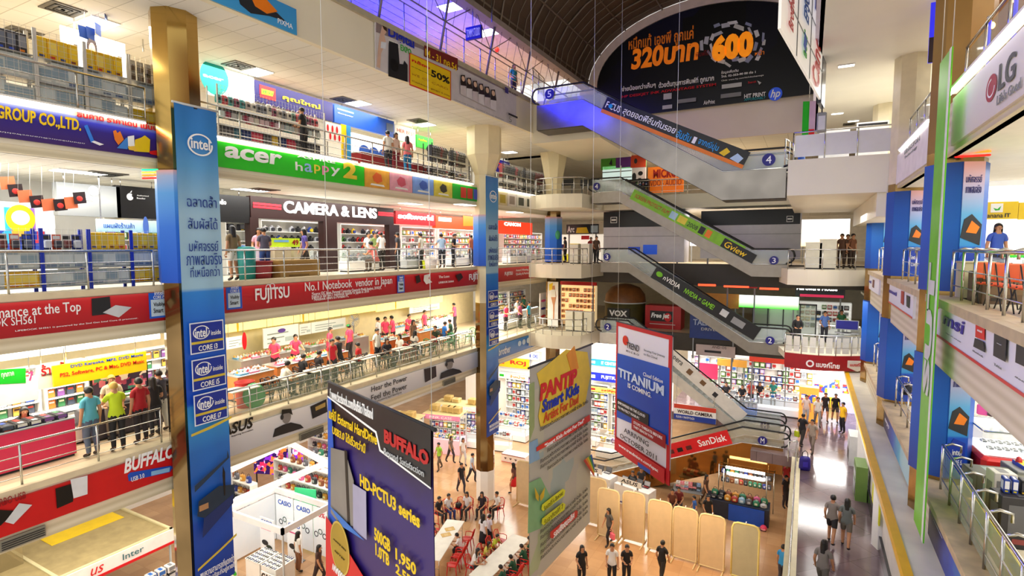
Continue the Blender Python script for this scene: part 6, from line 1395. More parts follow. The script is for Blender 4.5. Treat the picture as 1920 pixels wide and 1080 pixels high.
for lab, px, X, kind, top, low, rz, hr, lw in (('man in pale blue tee shirt and jeans seen from behind at the disc stall', 170, -15.75, 'stand', '#5fb4c4', '#5a6478', 1.4, 'short', 'trousers'), ('woman in bright yellow green tee shirt reaching to the railing, seen from behind', 219, -15.6, 'reach', '#c6dc1e', '#18181c', 1.75, 'short', 'trousers'),
        ('man in cream shirt and cap behind the yellow green woman', 211, -16.7, 'talk', '#d8c8a8', '#6a6458', -1.2, 'short', 'trousers'), ('broad man in dark red tee shirt seen from behind', 263, -15.65, 'stand', '#b01a20', '#241c20', 1.5, 'short', 'trousers'), ('person in black beside the dark red shirt man', 290, -15.85, 'hold', '#1a181c', '#2a2a30', 1.7, 'long', 'trousers'),
        ('person in teal top by the tall blue banner at the disc stall', 318, -16.3, 'talk', '#1f7080', '#2a2a30', 2.2, 'short', 'trousers'), ('person in white and dark jacket between the red shirt man and the banner', 303, -16.1, 'hold', '#3a3640', '#e0dcd0', 1.4, 'short', 'trousers'), ('seated clerk in black resting the head on a hand behind the pink counter', 42, -17.5, 'desk', '#17171b', '#26262a', -1.4, 'long', 'trousers')):
    h = '#c8a24a' if 'yellow green' in lab else None
    t = person(lab, X, colY(px, X, L1 + .9), L1, -rz, kind, top, low, hr, lw, scale=1.04 if 'man ' in lab else .98)
    if h: [setattr(c.material_slots[0], 'link', 'OBJECT') or setattr(c.material_slots[0], 'material', mt(h, .6)) for c in t.children if c.name.startswith('hair')]
stool('round dark stool behind the pink counter', -17.5, colY(42, -17.5, -4.9), L1, '#2a2a2e')
# food counters
OW = mt('#d98a4a', .4, 0, 0, .1); SS = mt('#c8cac8', .3, .7, 0, .05)
FOOD = [('#d8d4c8', '#c8582a', '#e8d8a0'), ('#c8ccca', '#5a8a30', '#d84a28'), ('#e8e4da', '#d8b040', '#a03020'), ('#b0b4b4', '#e8e0d0', '#8a5a30'), ('#6ab0d8', '#e8e8e8', '#e0a030'), ('#e080a0', '#f0f0f0', '#c04040')]
def food_counter(label, x, y0, y1, body, d=.8, h=.9):
    counter(label, x, (y0 + y1) / 2, L1, LFT, y1 - y0, d, h, body, SS, False, 'counter', 'food_counter'); n = int((y1 - y0) / .42)
    for dx in (-.18, .2): row_goods('food_tray', 'tray of food on the steel topped counters of the food court', 'food tray', 'food trays on the counters', (x + dx, y0 + .1, L1 + h), (x + dx, y1 - .1, L1 + h), n, LFT, (.34, .28, .16), FOOD, 'tray', skip=.15)
    row_goods('bowl', 'bowl on the steel topped counters of the food court', 'bowl', 'bowls on the food counters', (x, y0 + .1, L1 + h), (x, y1 - .1, L1 + h), max(2, n // 2), LFT, (.26, .26, .12), FOOD, 'bowl', skip=.2)
for lab, xl, xr, X, body in (('orange wood food counter right of the tall banner', 432, 500, -17.2, OW), ('long wood food counter with steel top in front of the pink staff', 506, 640, -17.4, OW), ('steel back counter under the white menu boards', 440, 560, -19.4, SS), ('second steel back counter by the grey fan', 570, 680, -19.4, SS), ('orange food counter with dark red front panel', 706, 770, -17.6, mt('#c8602a', .4, 0, 0, .1)), ('long orange food counter near the middle pillar', 775, 826, -17.8, OW), ('white back counter at the far end of the food court', 730, 840, -19.9, WHITE)):
    food_counter(lab, X, colY(xl, X, L1 + .6), colY(xr, X, L1 + .6), body)
for lab, px, X, kind, rz in (('food vendor in pink shirt left of the counters', 516, -18.5, 'hold', .4), ('food vendor in pink shirt bending at the counter', 553, -18.4, 'reach', 1.2), ('food vendor in pink shirt before the pale menu board', 617, -18.6, 'hold', 2.0), ('food vendor in pink shirt and green cap by the grey fan', 655, -18.5, 'stand', -1.5), ('food vendor in pink shirt left of the far counter', 722, -18.9, 'talk', 1.2), ('food vendor in pink shirt second at the far counter', 737, -18.8, 'hold', -1.2), ('food vendor in pink shirt bending over the orange counter', 764, -18.6, 'reach', 1.5), ('food vendor in pink shirt near the far white menu board', 796, -18.9, 'stand', 1.7), ('food vendor in pink shirt far back beside the middle pillar', 853, -19.6, 'hold', -1.3)):
    person(lab, X, colY(px, X, L1 + 1.0), L1, rz, kind, '#f0486c', '#2a2426', 'short', 'trousers', hat='#28a050' if 'green cap' in lab else None)
fan = thing('electric_fan', 'round grey standing fan at the end of the menu boards', 'fan', (-19.8, colY(663, -19.8, -3.8), L1)); obj('stand', MB().tube([(0, 0, 0), (0, 0, 1.6)], .03, 6).lathe([(0, 0), (.22, 0), (.2, .04), (0, .05)], (0, 0, 0), 12), GREY, fan)
fm = MB(); [fm.tube([(.04, .36 * f * math.cos(a * PI / 8), 1.65 + .36 * f * math.sin(a * PI / 8)) for a in range(17)], .008, 4) for f in (.3, .55, .8, 1)]; [fm.tube([(.04, 0, 1.65), (.04, .36 * math.cos(a * PI / 6), 1.65 + .36 * math.sin(a * PI / 6))], .005, 4) for a in range(12)]
obj('guard', fm, GREY, fan)
for k in range(3): o = obj('blade', MB().add([(0, 0, 0), (.02, .12, .08), (.02, .3, .1), (0, .3, -.04), (0, .1, -.06)], [(0, 1, 2, 3, 4)]), LGREY, fan); o.location = (.02, 0, 1.65); o.rotation_euler = (k * 2.09, 0, 0)
bin_('red bin with a big round green lid tilted against it, in the food court', 460, -16.25, L1, .3, .85, '#c82018')
w = thing('tray_lid', 'big round green lid leaning on the red bin', 'lid', (-15.82, colY(476, -15.8, -4.6), L1)); obj('disc', MB().lathe([(0, 0), (.4, 0), (.42, .03), (.36, .06), (0, .07)], (0, 0, 0), 20), mt('#0f8a3a'), w); w.children[0].rotation_euler = (0, PI / 2 - .25, 0); w.children[0].location = (0, 0, .42)
tabs = ((545, 'table at the railing with the writing boy'), (598, 'table at the railing right of the writing boy'), (640, 'table near the blurred red shirt diner'), (688, 'table by the diner in the red shirt'), (752, 'table of the pale dressed pair'), (790, 'table at the railing before the orange counter'), (826, 'table at the railing near the middle pillar'), (868, 'last table before the middle pillar'), (452, 'table beside the tall blue banner at the railing'))
for px, lab in tabs:
    X = -15.95; y = colY(px, X, L1 + .6); table('pale ' + lab, X, y, L1, LFT, 1.0, .6, .74, mt('#e6dcc8'), STEEL, 'dining_table')
    for s in (-1, 1): plastic_chair('chair at the %s end of the %s' % (('near', 'far')[s > 0], lab), X - .05, y + s * .78, L1, 0 if s > 0 else PI, '#2a2426' if px < 760 else ('#1f8a4a' if px > 800 else '#a82a24'))
for lab, px, X, kind, top, rz, hr, off in (('boy in white shirt writing at a railing table', 528, -15.95, 'desk', '#e4dccb', PI, 'short', 0), ('diner in black seated with back to the railing', 566, -16.5, 'sit', '#18181c', PI, 'short', 0), ('diner in dark grey beside the blurred red shirt', 596, -16.5, 'sit', '#2a2426', PI, 'short', 0), ('man in red shirt walking past the food counter', 622, -16.2, 'walk', '#d01c30', 1.4, 'short', 1), ('person in black walking by the food counter', 636, -16.4, 'walk', '#1c1a1e', -1.4, 'short', 1), ('diner in red shirt at a railing table', 674, -16.4, 'sit', '#b8181c', -1.2, 'short', 0),
        ('man in white shirt with shoulder bag standing at the food counter', 707, -16.5, 'stand', '#e6e2d4', 1.6, 'short', 1), ('seated person in dark top beside the man with the shoulder bag', 724, -16.2, 'sit', '#26222a', 1.2, 'long', 0), ('pale dressed diner at the railing table, nearer one of a pair', 751, -16.4, 'sit', '#d8d4cc', 0, 'long', 0), ('pale dressed diner facing the other of the pair', 776, -16.4, 'sit', '#c8c0b4', PI, 'long', 0), ('woman in brown with long dark hair at the orange counter', 775, -16.9, 'stand', '#7a5a44', 1.5, 'long', 1), ('diner in green and black at a far table', 818, -16.5, 'sit', '#2a3a2a', 0, 'short', 0), ('diner in bright blue at the far tables', 832, -17.0, 'sit', '#1a6ac0', 2.6, 'short', 0), ('diner in dark green at the far tables', 846, -17.2, 'sit', '#24503a', -1.2, 'short', 0), ('vendor in white at the far back counter', 710, -19.0, 'talk', '#eeeae4', -1.4, 'short', 1)):
    y = colY(px, X, L1 + .9); person(lab, X, y, L1, rz, kind, top, '#26262c', hr, bag='#5a4030' if 'shoulder bag' in lab else None)
    if not off: plastic_chair('chair under the ' + lab.split(' at ')[0].split(' with ')[0].split(' beside ')[0], X, y, L1, rz, '#2a2426', None)
# past the middle pillar
for lab, px, X, kind, top, hr in (('food vendor in pink shirt past the middle pillar', 948, -16.6, 'hold', '#f0406a', 'short'), ('person in pink and dark skirt past the middle pillar', 975, -16.3, 'talk', '#c05a78', 'long'), ('broad person in turquoise and grey at the far railing', 992, -15.8, 'stand', '#2a9ab0', 'short'), ('person in pale shirt at the stall past the middle pillar', 968, -17.4, 'hold', '#e0dcd0', 'short'), ('person in green at the stall past the middle pillar', 982, -18.2, 'talk', '#2a6a50', 'short')):
    person(lab, X, colY(px, X, L1 + 1), L1, 1.5, kind, top, '#2a2228', hr)
for xl, xr, X, lab in ((938, 985, -17.0, 'white glass stall counter past the middle pillar'), (986, 1015, -17.0, 'white glass stall counter near the far pillar')):
    y0, y1 = colY(xl, X, -4.5), colY(xr, X, -4.5); counter(lab, X, (y0 + y1) / 2, L1, LFT, y1 - y0, .7, .95, WHITE)
    t, zs = shelf_unit('white shelf behind the ' + lab, -18.9, (y0 + y1) / 2 + .8, L1, LFT, y1 - y0, 2.1, .4, 5, WHITE); fill_shelf('accessory_box', 'small packed accessory on the shelves past the middle pillar', 'box', 'accessories past the middle pillar', -18.9, (y0 + y1) / 2 + .8, zs, LFT, y1 - y0, int((y1 - y0) / .34), (.22, .2, .26), RANDPAL, 'box', .1)
area((-17.5, 29, -3.0), 1.5, 6, 260)
b = bpx('tall_poster', 'tall white poster of a walking woman at the far corner of the food court', 'poster', (1027, 528), (1046, 613), REAR, mt('#f0ece6'), Y=31.6)
obj('leg', MB().box(.1, 0, L1 - b.root.location.z, .14, .04, .05).box(.5, 0, L1 - b.root.location.z, .54, .04, .05), GREY, b.root)
b.poly([(1036, 536), (1040, 535), (1041, 543), (1043, 556), (1040, 572), (1039, 598), (1037, 598), (1037, 572), (1033, 556), (1034, 543)], mt('#c8885a'), label='walking woman'); b.poly([(1034, 543), (1041, 543), (1042, 557), (1033, 557)], mt('#e8e4d8')); b.poly([(1030, 533), (1037, 530), (1035, 543), (1030, 545)], YEL)
b = BL('tall_poster', 'narrow poster with red round marks beside the walking woman poster', 1013, 1024, -3.0, -5.0, mt('#e8dcd8'), -14.98)
for k in range(3): b.disc(.5, .25 + .25 * k, .35, .08, (RED, NAVY, PINK)[k], px=False)
# ------------------------------------------------------------------ ground floor
random.seed(9)
GBAG = [('#b03a30', '#2a1a18', '#d8c080'), ('#2a7a5a', '#102a20', '#d8d8c0'), ('#5a5a62', '#202024', '#c0c0c8'), ('#c88a2a', '#4a2a10', '#f0e0b0'), ('#22222a', '#101014', '#a0a0a0'), ('#8a4a2a', '#2a1810', '#d8b080'), ('#2a3a8a', '#101838', '#d0d0e8'), ('#d05a8a', '#401828', '#f0d8e0')]
# booth with flat roof at the lower left
t = thing('market_booth', 'flat roofed beige booth at the lower left corner, yellow poster lying on its roof', 'booth', (-23.2, 8.5, G))
obj('roof', MB().box(-3.5, -5.5, 2.4, 1.95, 3.2, 2.5), mt('#a8966a', .5, 0, 0, .12), t); obj('roof_frame', MB().box(-3.5, -5.5, 2.5, -3.4, 3.2, 2.56).box(1.85, -5.5, 2.5, 1.95, 3.2, 2.56).box(-3.5, 3.1, 2.5, 1.95, 3.2, 2.56).box(-3.5, -.5, 2.5, 1.95, -.4, 2.54), mt('#d8cca0'), t)
obj('fascia', MB().box(1.95, -5.5, 2.0, 2.0, 3.2, 2.52), mt('#e8e2da', .4, 0, .15, .05), t); obj('red_stripe', MB().box(2.0, -5.5, 1.96, 2.02, 3.2, 2.06), RED, t); obj('end_fascia', MB().box(-3.5, 3.2, 2.0, 2.0, 3.25, 2.5), CREAM, t)
for sx in (-3.4, 1.9):
    for sy in (-5.4, -1.2, 3.1): obj('post', MB().box(sx - .03, sy - .03, 0, sx + .03, sy + .03, 2.4), LGREY, t)
f = bpy.data.objects.new('fascia_print', None); COL.objects.link(f); f.parent = t; f.location = (2.0, -5.5, 2.0); f.rotation_euler = (0, 0, LFT)
text_part(f, 'Inter', 6.9, .2, 7.6, .42, mt('#2a6a70'), -.03); text_part(f, 'us', 5.9, .15, 6.3, .4, RED, -.03, shear=.3); text_part(f, 'us', 5.0, .15, 5.4, .4, RED, -.03, shear=.3)
obj('print_box', MB().box(3.2, -.025, .02, 4.4, 0, .4), mt('#e0502a'), f)
o = obj('yellow_print', MB().box(0, 0, 2.5, 2.3, 2.4, 2.515), YEL, t); o.location = (-3.0, .4, 0); obj('grey_bar', MB().box(.4, .6, 2.515, .7, 2.0, 2.55), GREY, t).location = (-2.4, .4, 0); obj('clear_case', MB().box(0, 0, 2.5, 1.4, 1.6, 3.2), mglass('#a89468', .45), t).location = (-1.6, -2.2, 0)
row_goods('covered_package', 'boxed accessory under the white fascia of the lower left booth', 'box', 'accessories in the lower left booth', (-20.7, 4.5, G + .95), (-20.7, 11.4, G + .95), 20, LFT, (.28, .3, .22), RANDPAL, rows=2, dz=.28, jit=.1)
counter('long glass counter of the lower left booth', -20.8, 8.0, G, LFT, 7.0, .7, .95, WHITE, None, False)
# watch booth
t = thing('watch_booth', 'white framed watch booth with open beam roof and printed wall panels', 'booth', (-19.3, 14.7, G)); WB = mt('#f2f2f4', .4, 0, 0, .03)
for (x0, y0, x1, y1, nm) in ((-1.7, -1.0, 1.8, -.9, 'beam'), (-1.7, 1.35, 1.8, 1.45, 'beam'), (-1.7, -1.0, -1.6, 1.45, 'beam'), (1.7, -1.0, 1.8, 1.45, 'beam')): obj(nm, MB().box(x0, y0, 2.25, x1, y1, 2.5), WB, t)
for x, y in ((-1.65, -.95), (1.75, -.95), (-1.65, 1.4), (1.75, 1.4), (0, 1.4)): obj('post', MB().box(x - .03, y - .03, 0, x + .03, y + .03, 2.3), LGREY, t)
for x0, x1, txt in ((-1.6, -.4, 'CASIO'), (-.4, .8, 'CASIO'), (.8, 1.7, '50%')):
    p = obj('wall_panel', MB().box(x0 + .03, 1.34, .1, x1 - .03, 1.38, 2.2), mt('#eef2f6', .4, 0, .12, .03), t); text_part(p, txt, x0 + .2, 1.8, x1 - .15, 2.02, BLUE if txt == 'CASIO' else RED, 1.33, bold=.015)
    for k in range(3): o = obj('watch_print', MB().lathe([(.09, 0), (.13, 0)], (0, 0, 0), 14), (DARK, mt('#3a5a4a'), BLACK)[k], p); o.rotation_euler = (PI / 2, 0, 0); o.location = ((x0 + x1) / 2 - .25 + .25 * k, 1.33, 1.0 + .15 * (k % 2))
p = obj('wall_panel', MB().box(-1.66, -.9, .1, -1.62, 1.35, 2.2), mt('#eef2f6', .4, 0, .12, .03), t)
for k in range(2): q = Board('booth_banner', 'upright white watch poster in the watch booth, %s one' % ('left', 'right')[k], 'poster', (-20.6 + 1.3 * k, 15.0 + .35 * k, G), REAR, .9, 1.7, mt('#f4f6f8', .4, 0, .1), .03); q.text('CASIO', .1, .86, .9, .95, BLUE, frac=True, bold=.01); q.disc(.35, .35, .2, .12, DARK, px=False); q.disc(.65, .25, .2, .12, mt('#2a3a30'), px=False); q.rect(.1, .7, .8, .73, PINK, frac=True); obj('foot', MB().box(.05, -.15, 0, .85, .2, .03), GREY, q.root)
for k, (x, y) in enumerate(((-19.15, 14.0), (-18.2, 14.0))):
    counter('white stepped table of watches in the watch booth, %s one' % ('left', 'right')[k], x, y, G, 0, .85, .9, .85, WHITE, WHITE, False, 'table', 'watch_table')
    for r in range(5): row_goods('watch', 'wristwatch laid out in rows on the white watch tables', 'watch', 'watches on the white tables', (x - .4, y - .4 + .2 * r, G + .855), (x + .4, y - .4 + .2 * r, G + .855), 7, 0, (.08, .07, .03), [('#20222a', '#e0e0e0', '#2a2c34'), ('#b8bac0', '#303a60', '#c8cad0'), ('#3a4a8a', '#f0f0f0', '#2a3a7a')], 'watch')
q = Board('table_front', 'printed table front with black and red discount lettering in the watch booth', 'sign', (-18.4, 13.36, G + .05), REAR, 1.0, .7, mt('#f6f4f2'), .03); q.text('CASIO', .05, .55, .95, .95, BLACK, frac=True, bold=.03); q.text('50%', .1, .1, .9, .45, RED, frac=True, bold=.03)
q = Board('standee', 'white watch standee on the floor at the left of the watch booth', 'poster', (-20.4, 13.3, G), REAR, .6, .95, mt('#f0f0ec'), .03); q.text('CASIO', .1, .82, .9, .93, mt('#c05080'), frac=True); q.disc(.5, .45, .2, .14, mt('#6a8a20'), px=False); q.disc(.3, .22, .15, .1, DARK, px=False); q.disc(.75, .25, .15, .1, GREEN, px=False)
# handbag stalls behind, with white lighting beams
for k, (a, bb, lab) in enumerate((((430, 948), (622, 868), 'long white lighting beam above the handbag stall'), ((432, 885), (545, 832), 'shorter white lighting beam behind the handbag stall'), ((540, 832), (622, 878), 'white cross beam joining the two lighting beams'))):
    A, Bb = at(*a, Z=-10.6), at(*bb, Z=-10.6); dd = Bb - A; L = float(np.hypot(dd[0], dd[1])); t = thing('lighting_beam', lab, 'beam', tuple(A), math.atan2(dd[1], dd[0]))
    obj('beam', MB().box(0, -.12, 0, L, .12, .2), mt('#f6f2ec', .4, 0, .35, 0), t); obj('tube', MB().tube([(.1, 0, -.03), (L - .1, 0, -.03)], .025, 6), TUBE, t)
    for u in (.05, L - .05): obj('post', MB().box(u - .03, -.03, G + 10.6, u + .03, .03, 0), LGREY, t)
for lab, xl, xr, y, z, n in (('handbag shelf behind the watch booth', -22.2, -18.0, 17.6, 0, 11), ('far handbag shelf by the long lighting beam', -23.4, -18.6, 20.3, 0, 12), ('handbag shelf at the left of the watch booth', -25.5, -22.6, 16.2, 0, 8), ('middle handbag shelf under the shorter lighting beam', -24.4, -20.0, 18.9, 0, 11), ('rear handbag shelf beyond the lighting beams', -25.6, -19.4, 22.2, 0, 15), ('rearmost handbag shelf, far behind the watch booth', -22.6, -18.4, 24.0, 0, 10)):
    t, zs = shelf_unit(lab, (xl + xr) / 2, y, G, 0, xr - xl, 2.2, .4, 4, WHITE); fill_shelf('handbag', 'handbag standing on the white shelves behind the watch booth', 'handbag', 'handbags on the stall shelves', (xl + xr) / 2, y, zs[1:], 0, xr - xl, n, (.32, .18, .4), GBAG, 'bag', .05, .04)
    row_goods('handbag', 'handbag set on top of the white shelves behind the watch booth', 'handbag', 'handbags on top of the shelves', (xl + .1, y, G + 2.25), (xr - .1, y, G + 2.25), n - 2, 0, (.34, .2, .42), GBAG, 'bag', skip=.1)
for lab, x, y, w in (('violet and red neon picture board left of the handbag stall', -26.7, 19.2, 2.9), ('violet neon picture board right of the green partition', -18.0, 19.9, 1.1)):
    q = Board('neon_board', lab, 'sign', (x, y, G + .8), math.radians(20), w, 1.5, mspots('#2a0a50', ['#e02a5a', '#ff7a30', '#7a20c0', '#ff50a0', '#d8c8f0'], 5, .4, .9, .6), .08); obj('stand', MB().box(.1, .02, -.8, .16, .06, 0).box(w - .16, .02, -.8, w - .1, .06, 0), DARK, q.root)
q = Board('partition_panel', 'translucent green partition panel behind the watch booth', 'panel', (-20.4, 16.7, G + .05), math.radians(15), 1.1, 2.3, mt('#3fd08a', .3, 0, .15), .03)
q = Board('roll_up_sign', 'blue topped counter block right of the watch booth', 'counter', (-18.2, 18.6, G), math.radians(30), 1.6, .95, mt('#2a6a8a'), .8); q.rect(0, .8, 1, 1, LGREY, frac=True)
row_goods('baby_shirt', 'small coloured shirt hung on the rail left of the watch booth', 'shirt', 'small shirts on the rail', (-24.2, 15.0, G + .9), (-21.4, 15.0, G + .9), 9, 0, (.34, .05, .45), [('#e05a30', '#d0d0d0', '#f0e0c0'), ('#8a3aa0', '#d0d0d0', '#f0d0f0'), ('#28a060', '#d0d0d0', '#e0f0d0'), ('#e0c020', '#d0d0d0', '#a02020')], 'garment')
t = thing('clothes_rail', 'steel clothes rail with small coloured shirts', 'rail', (-22.8, 15.0, G)); obj('bar', MB().tube([(-1.5, 0, 1.4), (1.5, 0, 1.4)], .02, 6), STEEL, t); [obj('post', MB().tube([(s * 1.5, 0, 0), (s * 1.5, 0, 1.4)], .02, 6), STEEL, t) for s in (-1, 1)]
for lab, px, py, kind, top, low, rz, hr in (('woman with long black hair in white top at the watch tables', 560, 1072, 'stand', '#ece8e0', '#8a5a3a', 2.9, 'long'), ('person in pink top at the watch booth', 622, 1062, 'hold', '#e05a78', '#2a2a34', 2.6, 'long'), ('person in bright green top at the watch booth', 613, 1022, 'stand', '#88c828', '#2a2a34', 2.2, 'short'), ('person in brown leaving the watch booth', 598, 1100, 'walk', '#4a2c24', '#302020', 2.0, 'long')):
    x, y = pz(px, py, G); person(lab, x, y, G, rz, kind, top, low, hr)
# shop islands behind the violet banner
IS = [('pale island stall under violet header signs', -23.0, 26.6, 3.6, '#f4e6c8', NAVY), ('pink printed island stall left of the middle pillar', -20.6, 28.8, 2.6, '#f0c8d8', mt('#e890b8')), ('yellow lit island stall behind the violet banner', -24.6, 24.2, 2.6, '#f4c860', mt('#e8a020')), ('white island stall far behind the middle pillar', -20.6, 31.0, 4.0, '#ffffff', mt('#e8eef6'))]
for k, (lab, x, y, w, c, hd) in enumerate(IS):
    t = thing('market_stall', lab, 'stall', (x, y, G), math.radians(12)); obj('counter_body', MB().box(-w / 2, -.6, 0, w / 2, .6, .95), mt(c, .4, 0, .15, .05), t)
    obj('header', MB().box(-w / 2, -.62, 2.25, w / 2, -.55, 2.55), hd, t); obj('roof', MB().box(-w / 2, -.6, 2.5, w / 2, .9, 2.56), mt('#d8c890', .5, 0, 0, .1), t); obj('lamp', MB().box(-w / 2 + .2, -.2, 2.42, w / 2 - .2, 0, 2.47), TUBE, t)
    for s in (-1, 1): obj('post', MB().box(s * w / 2 - .03, -.6, .95, s * w / 2 + .03, -.54, 2.3), LGREY, t); obj('post', MB().box(s * w / 2 - .03, .54, 0, s * w / 2 + .03, .6, 2.5), LGREY, t)
    obj('rear_display', MB().box(-w / 2, .6, .9, w / 2, .64, 2.3), WHITE, t); obj('shelf', MB().box(-w / 2, .4, 1.35, w / 2, .6, 1.38).box(-w / 2, .4, 1.8, w / 2, .6, 1.83), LGREY, t)
    row_goods('stall_goods', 'small article on the back shelves of the island stalls', 'article', 'articles on island back shelves', (x - w * .45 - .1, y + .49 - w * .095, G + .96), (x + w * .45 - .1, y + .49 + w * .095, G + .96), int(w / .3), .2, (.24, .16, .3), RANDPAL, rows=3, dz=.44)
    text_part(t, ('CAMERA SHOP', 'PINK CASE', 'SALE', 'MOBILE')[k], -w * .3, 2.32, w * .3, 2.47, PURE, -.63)
    row_goods('stall_goods', 'small boxed goods heaped on the island stalls behind the banners', 'box', 'boxed goods on the island stalls', (x - w * .45, y - .25 - w * .1, G + .955), (x + w * .45, y - .25 + w * .1, G + .955), int(w / .24), .2, (.2, .3, .22), RANDPAL, jit=.2)
    row_goods('cardboard_box', 'plain cardboard box stored on the roofs of the island stalls', 'box', 'cardboard boxes on stall roofs', (x - w * .4, y + .1, G + 2.58), (x + w * .4, y + .3, G + 2.58), 5, .2, (.55, .5, .35), [('#c8a868', '#b89858', '#8a6a38'), ('#d8c088', '#c0a060', '#907040')], jit=.3, skip=.2)
for lab, px, py, kind, top, low, hr in (('shopper in lime green top and shorts behind the violet banner', 824, 882, 'walk', '#9ac83a', '#6a5a48', 'short'), ('shopper in grey beside the lime green top', 845, 868, 'walk', '#7a6a60', '#3a3038', 'long'), ('person in black walking left of the middle pillar base', 865, 925, 'walk', '#1e1e26', '#3a3a48', 'short'), ('person in pale blue walking by the middle pillar base', 885, 905, 'walk', '#b8c4d8', '#2a2a38', 'short'), ('person in white near the pillar carrying a dark bag', 868, 872, 'walk', '#eeeef0', '#c8c4c8', 'long'), ('woman in red skirt walking past the beige panel', 964, 926, 'walk', '#6a4038', '#d81a20', 'long')):
    x, y = pz(px, py, G); person(lab, x, y, G, random.uniform(-2, 2), kind, top, low, hr, 'skirt' if 'skirt' in lab else 'trousers')
# white tables, red chairs and the people at them
def face(dx, dy): return math.atan2(dx, -dy)
def seat(lab, x, y, rz, top, low, hr, kind='sit', sc=1.):
    person(lab, x, y, G, rz, kind, top, low, hr, scale=sc); plastic_chair('red chair under the ' + lab.replace('seated ', ''), x, y, G, rz)
GR = '#0f5a38'
for lab, pts, seats in (('long white folding table nearer the violet banner', ((850, 982), (812, 1040)), (('child in white leaning on the near white table', -.1, 1, '#eeeaea'), ('red plastic chair at the right side of the near white table, far end', .75, 1, 0), ('red plastic chair at the right side of the near white table, middle', -.65, 1, 0), ('red plastic chair at the right side of the near white table, near end', -1.3, 1, 0), ('child in grey at the left side of the near white table', .5, -1, '#55606a'), ('red plastic chair at the left side of the near white table', 1.1, -1, 0))),
        ('long white folding table on the right, boys in green along it', ((970, 1012), (905, 1075)), (('boy in dark green at the far end of the right table', 1.3, 1, GR), ('boy in dark green second along the right table', .6, 1, '#0f5034'), ('boy in dark green third along the right table', -.3, 1, '#0d4a30'), ('boy in dark green at the near end of the right table', -1.1, 1, '#0e4c34'), ('child in yellow at the right white table', .1, -1, '#d8d060'), ('child in lime green at the right white table', .8, -1, '#c0c830'), ('woman in white at the left side of the right table', -.8, -1, '#ece8e8'), ('red plastic chair at the left side of the right table', 1.45, -1, 0)))):
    a, c = np.array(pz(*pts[0], -12.66)), np.array(pz(*pts[1], -12.66)); m = (a + c) / 2; L = float(np.hypot(*(a - c))); e = (a - c) / L; n = np.array((-e[1], e[0])); n = n if n[0] > 0 else -n
    table(lab, m[0], m[1], G, math.atan2(e[1], e[0]), L + .7, .85, .74, mt('#f6f2e8'))
    if 'nearer' in lab: [good('paper_sheet', 'tan drawing sheet on the near white table, %s one' % ('larger', 'smaller')[q], 'paper', None, m[0] + e[0] * (.3 + .5 * q), m[1] + e[1] * (.3 + .5 * q), G + .741, .9, .42, .3, .006, ['#d8b060', '#e0c080', '#c8a050']) for q in range(2)]
    for sl, t0, sd, top in seats:
        q = m + e * t0 + n * sd * .86; rz = face(-n[0] * sd, -n[1] * sd)
        if top: seat(sl, q[0], q[1], rz, top, '#23262c', 'long' if 'woman' in sl or 'yellow' in sl else 'short', 'desk', 1 if 'woman' in sl else .86)
        else: plastic_chair(sl, q[0], q[1], G, rz)
for lab, px, py, rz, top, low, hr in (('school child in white on a chair by the dark bags', 840, 972, 1.2, '#ececf0', '#2a3a7a', 'short'), ('seated person with long hair in white beside the mirror pillar', 877, 968, .1, '#e4e0e2', '#2a2a30', 'long'), ('seated person in dark top at the foot of the mirror pillar', 905, 968, .1, '#2c2430', '#2a2a30', 'long'), ('seated man in white shirt and black trousers right of the pillar', 934, 968, -.4, '#e8e4e0', '#1c1c22', 'short'), ('person in black with dark bags seated by the near table', 822, 978, 1.4, '#222226', '#2a2c34', 'short')):
    seat(lab, *pz(px, py, G), rz, top, low, hr)
plastic_chair('red plastic chair holding a black bag left of the mirror pillar', *pz(860, 968, G), G, .1); x, y = pz(860, 968, G); good('backpack', 'black bag on the red chair left of the mirror pillar', 'bag', None, x, y, G + .456, .1, .36, .25, .34, ['#151518', '#202024', '#2a2a30'], 'bag')
good('shopping_bag', 'white and red paper bag on the floor before the seated people', 'bag', None, *pz(917, 975, G), G, .1, .3, .16, .45, ['#f0ece8', '#d8202a', '#c82030'], 'bag')
